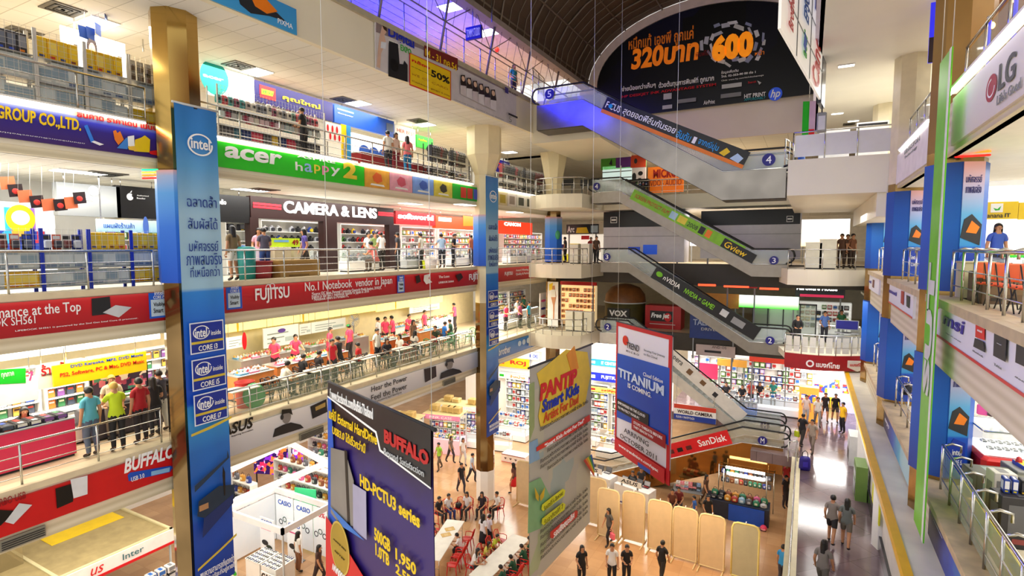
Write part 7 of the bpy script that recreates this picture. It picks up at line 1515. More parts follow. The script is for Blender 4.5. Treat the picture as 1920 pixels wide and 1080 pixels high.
for lab, px, py, rz, top, low, hr, lw, kind, sc in (('taller schoolgirl in white shirt and dark skirt', 906, 1034, 2.9, '#ece8ee', '#1c1c24', 'long', 'skirt', 'stand', .98), ('shorter schoolgirl in white shirt and dark skirt', 918, 1024, 2.7, '#e4dcea', '#23232e', 'short', 'skirt', 'stand', .85), ('woman in grey jacket carrying a pink bag before the beige panels', 1142, 1022, -.6, '#54504c', '#201c1e', 'long', 'trousers', 'walk', 1), ('man in white shirt with a strap across, bottom edge', 1147, 1100, .2, '#ece8e4', '#1c1a1e', 'short', 'trousers', 'talk', 1.04), ('person in black standing right of the white shirt man', 1174, 1098, .5, '#151418', '#1a181c', 'short', 'trousers', 'hold', 1), ('person in black standing left of the white shirt man', 1090, 1100, .8, '#141418', '#1c1a1e', 'long', 'trousers', 'talk', 1), ('dark figure walking near the third beige panel', 1240, 1092, 2.9, '#1a1614', '#2a2018', 'short', 'trousers', 'walk', 1), ('person in bright blue shirt at the glass wall, bottom right of the floor', 1466, 1100, 2.6, '#2a90d0', '#3a3a44', 'short', 'trousers', 'stand', 1), ('child in blue shirt walking behind the panels', 1302, 985, -1.2, '#2a5aa8', '#8a6a4a', 'short', 'shorts', 'walk', .85), ('person in black with white logo shirt behind the panels', 1326, 990, .4, '#1a1a1e', '#26262c', 'short', 'trousers', 'talk', .95), ('man in red and white patterned shirt by the bag stall', 1473, 925, .3, '#c8323a', '#3a4a78', 'short', 'trousers', 'talk', 1), ('person in brown before the bag stall entrance', 1322, 950, 1.2, '#5a3a2a', '#6a4a34', 'long', 'trousers', 'walk', 1), ('person in dark clothes right of the bag stall', 1472, 952, .8, '#2a2228', '#3a3038', 'short', 'trousers', 'stand', 1)):
    x, y = pz(px, py, G); person(lab, x, y, G, rz, kind, top, low, hr, lw, scale=sc, bag='#e8687a' if 'pink bag' in lab else None)
for lab, px, py, top in (('seated person in black under the hanging blue banner', 1186, 925, '#16161a'), ('seated person in black and white beside the red sofa', 1202, 918, '#3a3a40'), ('seated person in brown, left one of a pair below the red framed banner', 1260, 962, '#6a3a2a'), ('seated person in dark red, right one of the pair', 1272, 958, '#7a2a2a')):
    x, y = pz(px, py, G); person(lab, x, y, G, .2, 'sit', top, '#26222a', 'short'); stool('stool under the ' + lab.split(' under ')[0].split(' beside ')[0].split(',')[0], x, y, G, '#5a2a2a')
# beige display panels in a row
PAN = mt('#d9bd92', .5, 0, 0, .05); PFR = mt('#e8cf9a', .45, 0, 0, .05)
for k, (px, py) in enumerate(((985, 948), (1117, 985), (1140, 1010), (1187, 1017), (1236, 1036), (1283, 1052), (1333, 1068), (1395, 1088))):
    x, y = pz(px, py, G); w, h = 1.0, 2.35; rz = -.05
    t = thing('exhibition_board', 'beige exhibition board on feet, %s' % ('alone beside the painted banner', 'half hidden at the left end of the row', 'second in the row, behind the woman with a pink bag', 'third in the row', 'fourth in the row', 'fifth in the row', 'sixth in the row', 'greyish one at the right end of the row')[k], 'exhibition board', (x, y, G), rz)
    pts = [(-w / 2, .1), (w / 2, .1), (w / 2, h - .2), (w / 2 - .06, h - .05), (w / 2 - .2, h), (-w / 2 + .2, h - .02), (-w / 2 + .06, h - .08), (-w / 2, h - .25)]
    obj('board', MB().prism(pts, -.02, .02), PAN if k < 7 else mt('#b9b290', .5, 0, 0, .05), t); obj('edge_frame', MB().tube([(q[0], 0, q[1]) for q in pts + [pts[0]]], .04, 6), PFR if k < 7 else mt('#e8d880', .5), t)
    for s in (-1, 1): obj('foot', MB().tube([(s * w * .46, -.5, .03), (s * w * .46, .5, .03)], .028, 6), PFR, t); obj('post', MB().tube([(s * w * .46, 0, .03), (s * w * .5, .02, 1.1)], .022, 6), mt('#e8c860'), t)
    o = bpy.data.objects.new('clip_lamp', MB().tube([(0, 0, h - .02), (.02, -.06, h + .12)], .02, 6).data('clip_lamp', PURE)); COL.objects.link(o); o.parent = t
area((-5.0, 22.0, -9.8), 6, 1.5, 110, (1, .72, .42))  # bare orange area light added in mid-air above the boards
# notebook maker booth and lounge behind the panels
for k, (px, py, w) in enumerate(((1112, 918, 2.4), (1186, 948, 2.0))):
    x, y = pz(px, py, G); q = Board('notebook_booth', 'white curved notebook booth counter, %s the red framed banner' % ('left of', 'under')[k], 'counter', (x - w / 2, y, G), -.25, w, 1.0, mt('#ece8e4'), .8); q.rect(.1, 1.15, .8, 1.45, WHITE, frac=True); q.text('ASUS', .2, 1.2, .7, 1.4, DARK, frac=True, bold=.02, shear=.2); q.rect(.15, .1, .75, .16, NAVY, frac=True); obj('sign_post', MB().box(w * .2, .02, 1, w * .24, .05, 1.2).box(w * .66, .02, 1, w * .7, .05, 1.2), GREY, q.root)
    row_goods('laptop', 'open laptop on the white curved booth counters', 'laptop', 'laptops on the booth counters', (x - w * .4, y + .35, G + 1.0), (x + w * .4, y + .25 , G + 1.0), 4, -.25, (.36, .26, .26), DARKPAL, 'laptop')
# bag stall in front of the niche wall
t = thing('bag_stall', 'market stall hung with bags and lit by white tubes below the escalator', 'stall', (-2.4, 29.12, G)); obj('table', MB().box(-1.7, -1.2, 0, 1.2, -.2, .85), mt('#20283a', .5, 0, 0, .2), t); obj('blue_cloth', MB().box(-.6, -1.25, 0, 1.0, -1.2, .8), BLUE, t)
for y in (-.1, .4): obj('lighting_tube', MB().tube([(-.9, y, 2.1 - y), (.9, y, 2.1 - y)], .07, 8), TUBE, t)
for z in (1.57, 2.02): obj('bar', MB().tube([(-1.3, .45, z), (1.3, .45, z)], .02, 5), STEEL, t)
for x, y in ((-1.0, -.1), (1.0, -.1), (-1.3, .45), (1.3, .45)): obj('post', MB().tube([(x, y, 0), (x, y, 2.1)], .03, 6), STEEL, t)
row_goods('handbag', 'bag stacked on the stall below the escalator', 'bag', 'bags on the escalator stall', (-3.9, 28.17, G + .86), (-1.3, 28.17, G + .86), 8, 0, (.32, .22, .34), GBAG + [('#c8c8cc', '#404048', '#8a8a90'), ('#8ab0d0', '#304050', '#d0e0f0')], 'bag', jit=.1)
row_goods('handbag', 'bag stacked on the stall below the escalator', 'bag', 'bags on the escalator stall', (-3.9, 28.62, G + .86), (-1.3, 28.62, G + .86), 8, 0, (.34, .22, .4), GBAG, 'bag', jit=.1)
for z in (1.2, 1.65): row_goods('hanging_bag', 'small bright bag hung along the back of the stall below the escalator', 'bag', 'bags hung behind the stall', (-3.6, 29.57, G + z), (-1.2, 29.57, G + z), 11, 0, (.2, .1, .36), GBAG + [('#d8d4d0', '#606060', '#a0a0a0')], 'bag', jit=.1)
good('helmet', 'pink round helmet on the stall table below the escalator', 'helmet', None, -1.4, 27.6, G + .0, 0, .3, .34, .26, ['#e8406a', '#f0a0b0', '#402028'], 'helmet')
table('rack table left of the bag stall, stacked with folded clothes', -5.1, 28.9, G, .1, 1.5, .9, .7, GREY); row_goods('folded_cloth', 'folded cloth stacked on the rack table left of the bag stall', 'cloth', 'folded cloths by the bag stall', (-5.7, 28.8, G + .7), (-4.5, 29.0, G + .7), 6, .1, (.22, .3, .1), [('#d86a7a', '#e8a0a8', '#803040'), ('#e8e4e0', '#c0b8b0', '#808080'), ('#6a8ab8', '#a0b8d8', '#304060'), ('#2a2a30', '#505058', '#909098')], rows=3, dz=.11, jit=.05)
# far ground shops, seen between the banners
for lab, xl, xr, yt, yb, c, txt, tc in (('sky blue far shop sign between the painted and the red framed banner', 1105, 1162, 672, 690, '#2a9ae0', 'IT CENTER', PURE), ('navy far shop sign with white maker name', 1105, 1162, 697, 719, '#1a2ab8', 'FUJITSU', PURE), ('yellow and red far shop sign below the navy one', 1105, 1162, 724, 740, '#f0d860', 'ราคาพิเศษ', RED), ('orange far shop sign right of the middle pillar', 934, 992, 668, 693, '#f0a818', 'ROJ', RED), ('white far shop sign with a green dot right of the middle pillar', 934, 990, 697, 715, '#fdf6e0', 'จำหน่าย', ORANGE), ('far shop sign with a violet photo, behind the blue mid banner', 992, 1010, 660, 676, '#e8e0f0', 'OKI', BLUE)):
    q = bpx('shop_sign', lab, 'sign', (xl, yt), (xr, yb), REAR, mt(c, .4, 0, .25, .03), Y=36); q.text(txt, .4, .25, .9, .75, tc, frac=True, bold=.03); q.poly([(.05, .3), (.2, .3), (.2, .7), (.05, .7)], tc if txt != 'จำหน่าย' else GREEN, px=False); obj('back_frame', MB().box(0, .06, 0, q.W, .52, q.H), LGREY, q.root)
struct('wall_far_ground', MB().box(-24, 36.5, G, -7.6, 36.7, -6.6), mt('#fbf6ea', .5, 0, .12, .03))  # wall glows faintly itself, its brightness put into the material
for k, (lab, x, w) in enumerate((('white far shelf right of the middle pillar', -18.2, 3.6), ('white far shelf left of the painted banner', -13.0, 2.2), ('white far shelf between the hanging banners', -10.0, 3.2))):
    t, zs = shelf_unit(lab, x, 36.2, G, 0, w, 3.7, .4, 7, WHITE); fill_shelf('article_box', 'small boxed article on the far white ground floor shelves', 'box', 'articles on the far ground shelves', x, 36.2, zs[1:], 0, w, 9, (.26, .2, .34), RANDPAL + GREYPAL, 'box', .15, .05)
    for j in range(2): counter('white far counter, %s, %s row' % (lab[16:], ('front', 'rear')[j]), x, 32.8 + 1.6 * j, G, 0, w - .2, .7, 1.0, mt('#fdfcfa', .4, 0, .1, 0)); row_goods('article_box', 'boxed article standing on the far white ground floor counters', 'box', 'articles on the far counters', (x - w * .4, 32.8 + 1.6 * j, G + 1), (x + w * .4, 32.8 + 1.6 * j, G + 1), 7, 0, (.3, .25, .3), RANDPAL, jit=.3)
q = bpx('display_counter', 'white counter with red edge and printed medals right of the mirror pillar', 'counter', (940, 838), (984, 862), REAR, mt('#f2e6e0'), Y=29.0, depth=.8); q.rect(0, .9, 1, 1, mt('#8a3028'), frac=True); q.rect(0, 0, 1, .06, RED, frac=True); [q.poly([(.12 + .22 * k, .6), (.24 + .22 * k, .6), (.18 + .22 * k, .35)], mt('#5a4040'), px=False) for k in range(4)]; q.root.location.z = G; 
area((-10, 34.2, -7.6), 9, 1.5, 420); area((-18, 33, -7.2), 4, 3, 200)
for k, (x, y) in enumerate(((-17.6, 30.6), (-19.6, 30.2), (-16.4, 33.6))):
    counter('bright white sales counter on the ground floor past the middle pillar, %s of three' % ('front', 'left', 'rear')[k], x, y, G, .2, 1.8, .7, 1.0, mt('#fdfcfa', .4, 0, .1, 0)); row_goods('article_box', 'boxed article standing on the far white ground floor counters', 'box', 'articles on the far counters', (x - .8, y - .16, G + 1), (x + .8, y + .16, G + 1), 7, .2, (.24, .2, .28), RANDPAL, jit=.3)
# ------------------------------------------------------------------ far end behind the escalators
random.seed(21)
def rb(name, label, x0, y0, x1, y1, mat, Y=35.0, depth=.12, cat='sign', **k): return bpx(name, label, cat, (x0, y0), (x1, y1), REAR, mat, Y=Y, depth=depth, **k)
def on(b, z): # legs down to a floor level
    h = b.root.location.z - z
    if h > .02: [obj('leg', MB().box(u * b.W - .04, .02, -h, u * b.W + .04, .1, .02), GREY, b.root) for u in (.08, .92)]
# third level
b = rb('shop_header', 'green violet and orange header panels left of the big escalator', 1127, 288, 1211, 313, mt('#58a82a'), 36.2); b.q(1155, 288, 1183, 313, mt('#6a2a8a')); b.q(1183, 288, 1211, 313, mt('#d8481c')); b.disc(1192, 302, 3, 5, DARK); b.poly([(1142, 308), (1147, 298), (1148, 310)], BLACK)
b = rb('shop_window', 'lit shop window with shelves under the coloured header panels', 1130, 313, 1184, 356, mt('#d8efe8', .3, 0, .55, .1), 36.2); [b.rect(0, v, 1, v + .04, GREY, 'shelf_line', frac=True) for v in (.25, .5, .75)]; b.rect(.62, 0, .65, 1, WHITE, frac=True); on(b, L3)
b = rb('poster', 'white poster with black figure and bubbles beside the lit shop window', 1185, 313, 1210, 356, WHITE, 36.2); b.disc(1189, 332, 4, 8, BLACK); b.disc(1201, 325, 4.5, 4, BLACK); b.q(1197, 334, 1202, 344, DARK); on(b, L3)
b = rb('shop_sign', 'big orange sign with red lettering behind the big escalator', 1215, 314, 1281, 359, mt('#f07818', .4, 0, .2), 35.6); b.text('MICRO', 1225, 318, 1270, 332, mt('#b01810'), bold=.04); b.text('VDO - AUDIO', 1219, 338, 1278, 347, mt('#a83818'), bold=.01); on(b, L3)
for k, (x0, x1) in enumerate(((1047, 1074), (1088, 1123))): b = rb('shop_sign', 'dark shop sign on the far left corner of the upper level, %s' % ('left', 'right')[k], x0, 337, x1, 347, BLACK, 38); on(b, L3)
railing('railing along the upper level behind the escalators', [(-11, 34.1), (-2, 34.1)], L3 + .05, .95, 1.5, 2)
for k in range(2): t, zs = shelf_unit('dark rack of small goods behind the upper railing, %s one' % ('left', 'right')[k], -11.6 + 1.7 * k, 35.3, L3, 0, 1.5, 1.2, .4, 3, DARK); fill_shelf('bottled_article', 'small bottle shaped article on the dark racks behind the upper railing', 'bottle', 'bottles on the dark racks', -11.6 + 1.7 * k, 35.3, zs, 0, 1.5, 7, (.12, .12, .3), RANDPAL, 'bottle', .1)
# second level kiosks
for lab, x0, x1, yt, ym, yb, Y in (('pale grey kiosk with black top band, left of the green advert escalator', 1132, 1282, 398, 424, 492, 34.6), ('pale grey kiosk with black top band, right of the green advert escalator', 1315, 1500, 396, 420, 486, 34.6)):
    b = rb('kiosk', lab, x0, yt, x1, yb, mt('#d6d3d8', .4, 0, 0, .04), Y, 1.5, 'kiosk'); b.q(x0, yt, x1, ym, mt('#0c0c0e', .3), 'top_band'); b.rect(0, .5, 1, .51, GREY, 'seam', frac=True); lx = x0 + 13 if x0 < 1200 else x1 - 25
    b.q(lx, yt + 9, lx + 12, yt + 20, WHITE, 'logo'); b.q(lx + 1, yt + 10, lx + 11, yt + 19, BLACK, 'logo'); b.q(lx + 2, yt + 13, lx + 10, yt + 16, WHITE, 'logo'); b.root.location.z = max(b.root.location.z, L2 + .0)
    if x0 < 1200: b.q(1178, 463, 1200, 477, mt('#1a3a9a', .3, 0, .5), 'screen'); b.q(1206, 459, 1232, 477, mt('#1a48b0', .3, 0, .5), 'screen')
    on(b, L2)
b = rb('shop_sign', 'black sign with white letters and yellow figures on the camera shop level corner', 1062, 421, 1122, 438, BLACK, 36); b.text('Arc', 1064, 424, 1077, 436, PURE, bold=.03); b.poly([(1080, 437), (1082, 427), (1100, 426), (1104, 437)], YEL); b.q(1108, 423, 1121, 436, mt('#a8c0c8')); on(b, L2)
b = rb('lit_wall', 'white lit wall piece behind the corner landing', 1046, 440, 1130, 500, mt('#fff8e6', .4, 0, .5, .1), 37.5); b.q(1050, 476, 1072, 498, mt('#e8e020', .4, 0, .4)); b.q(1049, 458, 1063, 470, NAVY); b.q(1090, 442, 1105, 449, RED); on(b, L2)
for k, (px, w) in enumerate(((1079, .55), (1100, .55))): x = float(at(px, 480, Y=32.0)[0]); counter('white crate with round lock on the corner landing, %s one' % ('left', 'right')[k], x, 32.0, L2, 0, w, .6, 1.25, mt('#ded8c6'), mt('#f0d820') if k == 0 else WHITE, False, 'crate', 'crate')
b = rb('shop_sign', 'white and blue lit sign behind the green advert escalator', 1294, 441, 1331, 461, mt('#f4f6ff', .4, 0, .8, 0), 38.5); b.text('MOBILE', 1297, 445, 1328, 457, mt('#2838b8'), bold=.03); on(b, L2)
for lab, px, Y, top in (('shopper in brown by the corner landing crates', 1118, 32.6, '#5a4030'), ('shopper in dark grey near the crates on the corner landing', 1060, 34.6, '#4a4a50'), ('shopper in red beyond the corner landing', 1108, 36, '#a83028')): person(lab, float(at(px, 470, Y=Y)[0]), Y, L2, random.uniform(-2, 2), 'talk', top, '#2a2a2a', 'short')
# first level
t = thing('dome_kiosk', 'olive domed kiosk with black and white sign left of the red booth', 'kiosk', (float(at(1172, 580, Y=36.2)[0]), 36.2, L1)); obj('body', MB().lathe([(1.35, 0), (1.35, 1.5), (1.25, 1.55)], (0, 0, 0), 20), mt('#4a4418', .5, 0, 0, .15), t); obj('dome', MB().lathe([(1.38, 1.55), (1.3, 2.1), (.95, 2.55), (.4, 2.75), (0, 2.8)], (0, 0, 0), 20), mt('#7a4a20', .4, 0, 0, .2), t); obj('rail', MB().lathe([(1.4, 1.52), (1.44, 1.56), (1.4, 1.6)], (0, 0, 0), 20), LGREY, t)
s = obj('sign_board', MB().box(-.75, -1.5, .35, .75, -1.36, 1.25), mt('#222420', .4), t); text_part(s, 'VOX', -.62, .72, .6, 1.12, PURE, -1.51, bold=.04); text_part(s, 'IT LIFESTYLE', -.55, .45, .55, .6, PURE, -1.51, bold=.01)
b = rb('red_booth', 'red booth with dark sign and white lettering beside the olive dome', 1210, 572, 1276, 626, mt('#b81a20', .4, 0, 0, .08), 35.4, 1.2, 'booth'); b.q(1219, 582, 1262, 604, mt('#1e1c1e'), 'sign_board'); b.text('Free jet', 1221, 586, 1255, 600, PURE, bold=.04, shear=.2); b.disc(1252, 595, 7, 8, RED); b.q(1218, 607, 1266, 609, LGREY); on(b, L1)
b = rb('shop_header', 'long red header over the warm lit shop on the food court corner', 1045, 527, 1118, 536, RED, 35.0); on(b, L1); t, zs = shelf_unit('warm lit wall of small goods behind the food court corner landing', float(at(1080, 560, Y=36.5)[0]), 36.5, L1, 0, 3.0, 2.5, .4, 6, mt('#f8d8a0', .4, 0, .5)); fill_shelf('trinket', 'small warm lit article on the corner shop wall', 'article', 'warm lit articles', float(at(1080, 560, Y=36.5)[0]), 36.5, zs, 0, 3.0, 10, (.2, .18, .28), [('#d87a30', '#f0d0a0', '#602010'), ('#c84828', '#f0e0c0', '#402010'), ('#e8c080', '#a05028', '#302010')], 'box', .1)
for k, px in enumerate((1070, 1088, 1106)): counter('tall white crate on the food court corner landing, %s of three' % ('left', 'middle', 'right')[k], float(at(px, 590, Y=32.0 + .05 * k)[0]), 32.0, L1, 0, .5, .55, 1.25, mt('#e6dfc8'), WHITE, False, 'crate', 'crate')
b = rb('glowing_sign', 'bright green and white lit sign on the food court level behind the escalators', 1386, 553, 1497, 581, mgrad([(0, '#38d018'), (.45, '#e8ffe0'), (.7, '#f4fff0'), (1, '#40d818')], 1.0, 'Z', .4, 1.5), 34.6); on(b, L1)
b = rb('wood_panel', 'amber brown wall panel left of the green lit sign', 1310, 549, 1385, 579, mt('#b8803a', .4, 0, .1, .1), 34.9); on(b, L1)
b = rb('led_sign', 'red board with mirrored orange figures above the green lit sign', 1360, 519, 1420, 541, mt('#a81414', .4, 0, .15), 34.3); b.text('REB', 1396, 525, 1418, 537, ORANGE, bold=.02); on(b, L1)
for k, (x0, x1, y) in enumerate(((1309, 1342, 534), (1357, 1404, 537), (1424, 1460, 541))): b = rb('led_sign', 'thin glowing red light strip on the dark far fascia, %s of three' % ('left', 'middle', 'right')[k], x0, y - 2, x1, y + 3, mt('#ff4a28', .4, 0, 2.0, 0), 33.84, .04)
t = thing('glass_shopfront', 'glass shopfront with aluminium frame under the green lit sign', 'shopfront', (float(at(1410, 610, Y=34.9)[0]), 34.9, L1)); obj('glass_panel', MB().box(0, 0, 0, 3.3, .03, 2.0), mglass('#c8dcc8', .35), t); fm = MB(); [fm.box(x, -.03, 0, x + .06, .06, 2.05) for x in (0, .8, 1.6, 2.45, 3.25)]; fm.box(0, -.03, 1.98, 3.3, .06, 2.06); obj('frame', fm, DARK, t); obj('whiteboard', MB().box(.9, .6, .5, 2.3, .64, 1.7), mt('#d8e4d4', .4, 0, .15), t)
b = rb('advert_board', 'deep blue advert board with mirrored white lettering under the black advert escalator', 1294, 583, 1382, 640, mt('#10307a', .4, 0, 0, .1), 33.7, .08); b.text('TALIUM', 1300, 598, 1345, 612, mt('#a8b8d8'), bold=.02); b.text('DRIVER 8', 1315, 614, 1355, 622, LGREY); on(b, L1 - 1.4)
b = rb('advert_board', 'pale pink board with black strip below the deep blue advert', 1305, 645, 1378, 672, mt('#c8b4b0', .4), 33.6, .08); b.q(1321, 656, 1352, 663, BLACK); b.text('AND OS', 1335, 648, 1362, 655, DARK); on(b, L1 - 3)
b = rb('shop_sign', 'black sign with glowing white lettering and pink stripe over the hardware shop', 1492, 533, 1584, 560, BLACK, 36.0); b.text('Hardware House', 1494, 537, 1570, 546, mt('#ffffff', .5, 0, 2, 0), bold=.03); b.q(1500, 551, 1582, 559, mt('#e02a5a', .4, 0, .4)); on(b, L1)
t, zs = shelf_unit('white wall shelf under the hardware shop sign', float(at(1540, 580, Y=37)[0]), 37, L1, 0, 3.0, 2.0, .4, 5, mt('#fbfaf4', .4, 0, .2)); fill_shelf('hardware_item', 'small boxed hardware on the wall under the glowing hardware sign', 'box', 'hardware boxes', float(at(1540, 580, Y=37)[0]), 37, zs[1:], 0, 3.0, 10, (.24, .2, .28), DARKPAL + RANDPAL, 'box', .15)
counter('glass counter with red lit goods in the hardware shop', float(at(1575, 600, Y=34.8)[0]), 34.8, L1, 0, 2.0, .7, .95, LGREY); good('monitor', 'dark blue screen turned to the hall on the red landing', 'monitor', None, float(at(1587, 630, Y=31.4)[0]), 31.4, R1 + .9, 0, 1.0, .1, .62, [GREY, '#14146a', DARK], 'monitor'); table('small table carrying the dark blue screen', float(at(1587, 630, Y=31.4)[0]), 31.4, R1, 0, 1.0, .5, .9, GREY)
rp = [(-.85 + 3.4 * k / 10, 29.55 - .5 * math.sin(PI * k / 10) + .8 * k / 10) for k in range(11)]
t = thing('landing_banner', 'red curved banner with white mark and lettering round the landing at right', 'banner', (0, 0, R1 - .72)); m = MB()
for (x0, y0), (x1, y1) in zip(rp, rp[1:]): m.add([(x0, y0, 0), (x1, y1, 0), (x1, y1, .72), (x0, y0, .72), (x0, y0 + .03, 0), (x1, y1 + .03, 0), (x1, y1 + .03, .72), (x0, y0 + .03, .72)], [(0, 1, 2, 3), (7, 6, 5, 4), (3, 2, 6, 7), (4, 5, 1, 0)])
obj('panel', m, mt('#a81420', .4, 0, 0, .08), t); q = bpy.data.objects.new('print', None); COL.objects.link(q); q.parent = t; q.location = (.1, 29.02, 0); text_part(q, 'แบงก์ไทย', .4, .25, 1.35, .52, PURE, -.06, bold=.03); o = obj('logo', MB().lathe([(.1, 0), (.17, 0)], (0, 0, 0), 16), PURE, q); o.rotation_euler = (PI / 2, 0, 0); o.location = (.15, -.05, .38)
q = bpy.data.objects.new('print', None); COL.objects.link(q); q.parent = t; q.location = (1.75, 29.32, 0); q.rotation_euler = (0, 0, .33); obj('shield', MB().prism([(0, .62), (.85, .62), (.85, .3), (.42, .12), (0, .3)], -.08, -.05), mt('#e8e0d4'), q); text_part(q, 'แบงก์ไทย', .1, .36, .75, .52, RED, -.09, bold=.02)
railing('curved railing with white panels above the red landing banner', rp, R1, .95, .7, 1, glass=mt('#e8e6da', .4)); railing('curved railing round the second level landing at right', [(x, y + .05) for x, y in rp], R2, .95, .7, 2)
for k, px in enumerate((1525, 1552)): counter('tall white crate behind the railing of the second level landing, %s one' % ('left', 'right')[k], float(at(px, 480, Y=30.6)[0]), 30.6, R2, 0, .7, .6, 1.3 + .15 * k, mt('#e4dfcc'), WHITE, False, 'crate', 'crate')
for k, (px, Y, top) in enumerate(((1578, 31.6, '#5a3a28'), (1588, 33.3, '#3a2a22'), (1597, 31.8, '#7a4a30'))): person('shopper in %s among the dim group on the second level landing' % ('brown', 'dark brown', 'rust')[k], float(at(px, 480, Y=Y)[0]), Y, R2, .5 * k - .3, 'talk', top, '#3a2a20', 'short')
b = rb('lit_opening', 'bright white and orange lit shop opening at the end of the second level', 1500, 412, 1592, 462, mgrad([(0, '#ffd8a0'), (.3, '#fff0d8'), (.8, '#ffffff'), (1, '#f0a060')], 2.2, 'Z', .4, 1.4), 39); on(b, R2)
guard = person('guard in black uniform leaning at the railing of the red landing', float(at(1494, 640, Y=30.9)[0]), 30.9, R1, .2, 'hold', '#131316', '#131316', 'short', long_sleeves=True); person('clerk in blue shirt behind the white panels of the red landing', float(at(1546, 605, Y=33.4)[0]), 33.4, R1, .3, 'talk', '#5a7ac0', '#2a2a34', 'short'); person('clerk in green at the hardware counter', float(at(1578, 590, Y=36)[0]), 36, L1, 0, 'hold', '#2a6a40', '#2a2a34', 'short')
b = rb('advert_board', 'white red and blue camera shop board under the pale escalator', 1264, 756, 1342, 796, WHITE, 31.15, .06); b.rect(0, .72, 1, 1, mt('#d0402a'), frac=True); b.rect(0, 0, 1, .34, mt('#1c3a9a'), frac=True); b.text('WORLD CAMERA', .08, .42, .92, .64, mt('#3a1a1a'), frac=True, bold=.02); b.text('FLOOR 4  PANTIP PLAZA', .06, .1, .5, .24, PURE, frac=True); obj('hanger', MB().box(.1, .02, b.H, .13, .05, b.H + 1.6).box(b.W - .13, .02, b.H, b.W - .1, .05, b.H + .6), STEEL, b.root)
# mezzanine shops under the first level
for k, (x0, x1, y, Y, c) in enumerate(((1345, 1420, 735, 35.2, '#2a62c8'), (1420, 1500, 745, 36.4, '#f4f6fa'), (1305, 1380, 728, 37.5, '#e8eef4'), (1385, 1500, 722, 38.5, '#d8e4f4'))):
    xa, xb = float(at(x0, y, Y=Y)[0]), float(at(x1, y, Y=Y)[0]); counter('bright mezzanine sales counter, %s of four from the front' % ORD[k].replace('nearest', 'first'), (xa + xb) / 2, Y, MZ, 0, xb - xa, .7, .95, mt(c, .4, 0, .15, .05)); row_goods('mezzanine_goods', 'small article on the bright mezzanine counters', 'article', 'articles on the mezzanine counters', (xa + .1, Y, MZ + .96), (xb - .1, Y, MZ + .96), int((xb - xa) / .3), 0, (.24, .22, .22), RANDPAL, jit=.4)
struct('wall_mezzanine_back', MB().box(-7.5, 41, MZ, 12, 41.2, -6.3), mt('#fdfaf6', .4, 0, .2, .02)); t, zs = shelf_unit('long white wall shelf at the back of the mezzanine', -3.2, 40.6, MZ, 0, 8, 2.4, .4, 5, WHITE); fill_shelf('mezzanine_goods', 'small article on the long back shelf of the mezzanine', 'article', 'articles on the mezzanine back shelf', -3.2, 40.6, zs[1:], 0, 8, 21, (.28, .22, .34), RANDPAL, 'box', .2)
for k, (x0, x1, y0, y1, c) in enumerate(((1310, 1345, 680, 712, '#c8305a'), (1345, 1400, 672, 690, '#e0a040'), (1405, 1480, 668, 684, '#d8402a'))): b = rb('shop_header', '%s shop header under the dark stair edge on the mezzanine' % ('crimson', 'amber', 'red orange')[k], x0, y0, x1, y1, mt(c, .4, 0, .3), 36.8); on(b, MZ)
for k, (px, Y, top) in enumerate(((1362, 36.2, '#2a2a30'), (1392, 36.0, '#1a1a1e'), (1408, 37.2, '#c84a40'), (1425, 37.3, '#22222a'), (1450, 38, '#2a8a80'))): person('seller in %s behind the bright mezzanine counters' % ('dark grey', 'black', 'coral', 'charcoal', 'teal')[k], float(at(px, 730, Y=Y)[0]), Y, MZ, 0, 'hold', top, '#2a2a30', 'short')
for k, (px, py, w, h, c) in enumerate(((1515, 790, 1.0, 2.0, '#f4a040'), (1537, 770, .9, 2.1, '#e4ecf4'), (1562, 765, 1.6, 2.3, '#ffffff'), (1592, 775, 1.0, 2.2, '#b8b8e8'))):
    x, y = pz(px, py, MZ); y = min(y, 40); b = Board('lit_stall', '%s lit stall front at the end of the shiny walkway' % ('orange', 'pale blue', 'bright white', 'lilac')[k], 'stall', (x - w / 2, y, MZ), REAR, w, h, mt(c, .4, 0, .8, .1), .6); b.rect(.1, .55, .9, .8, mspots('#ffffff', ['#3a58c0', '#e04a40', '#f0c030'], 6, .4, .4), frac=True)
    if k == 2: b.rect(.05, .0, .95, .3, mt('#f4d818', .4, 0, .5), frac=True)
area((1.2, 38, -6.6), 2.5, 3, 380)
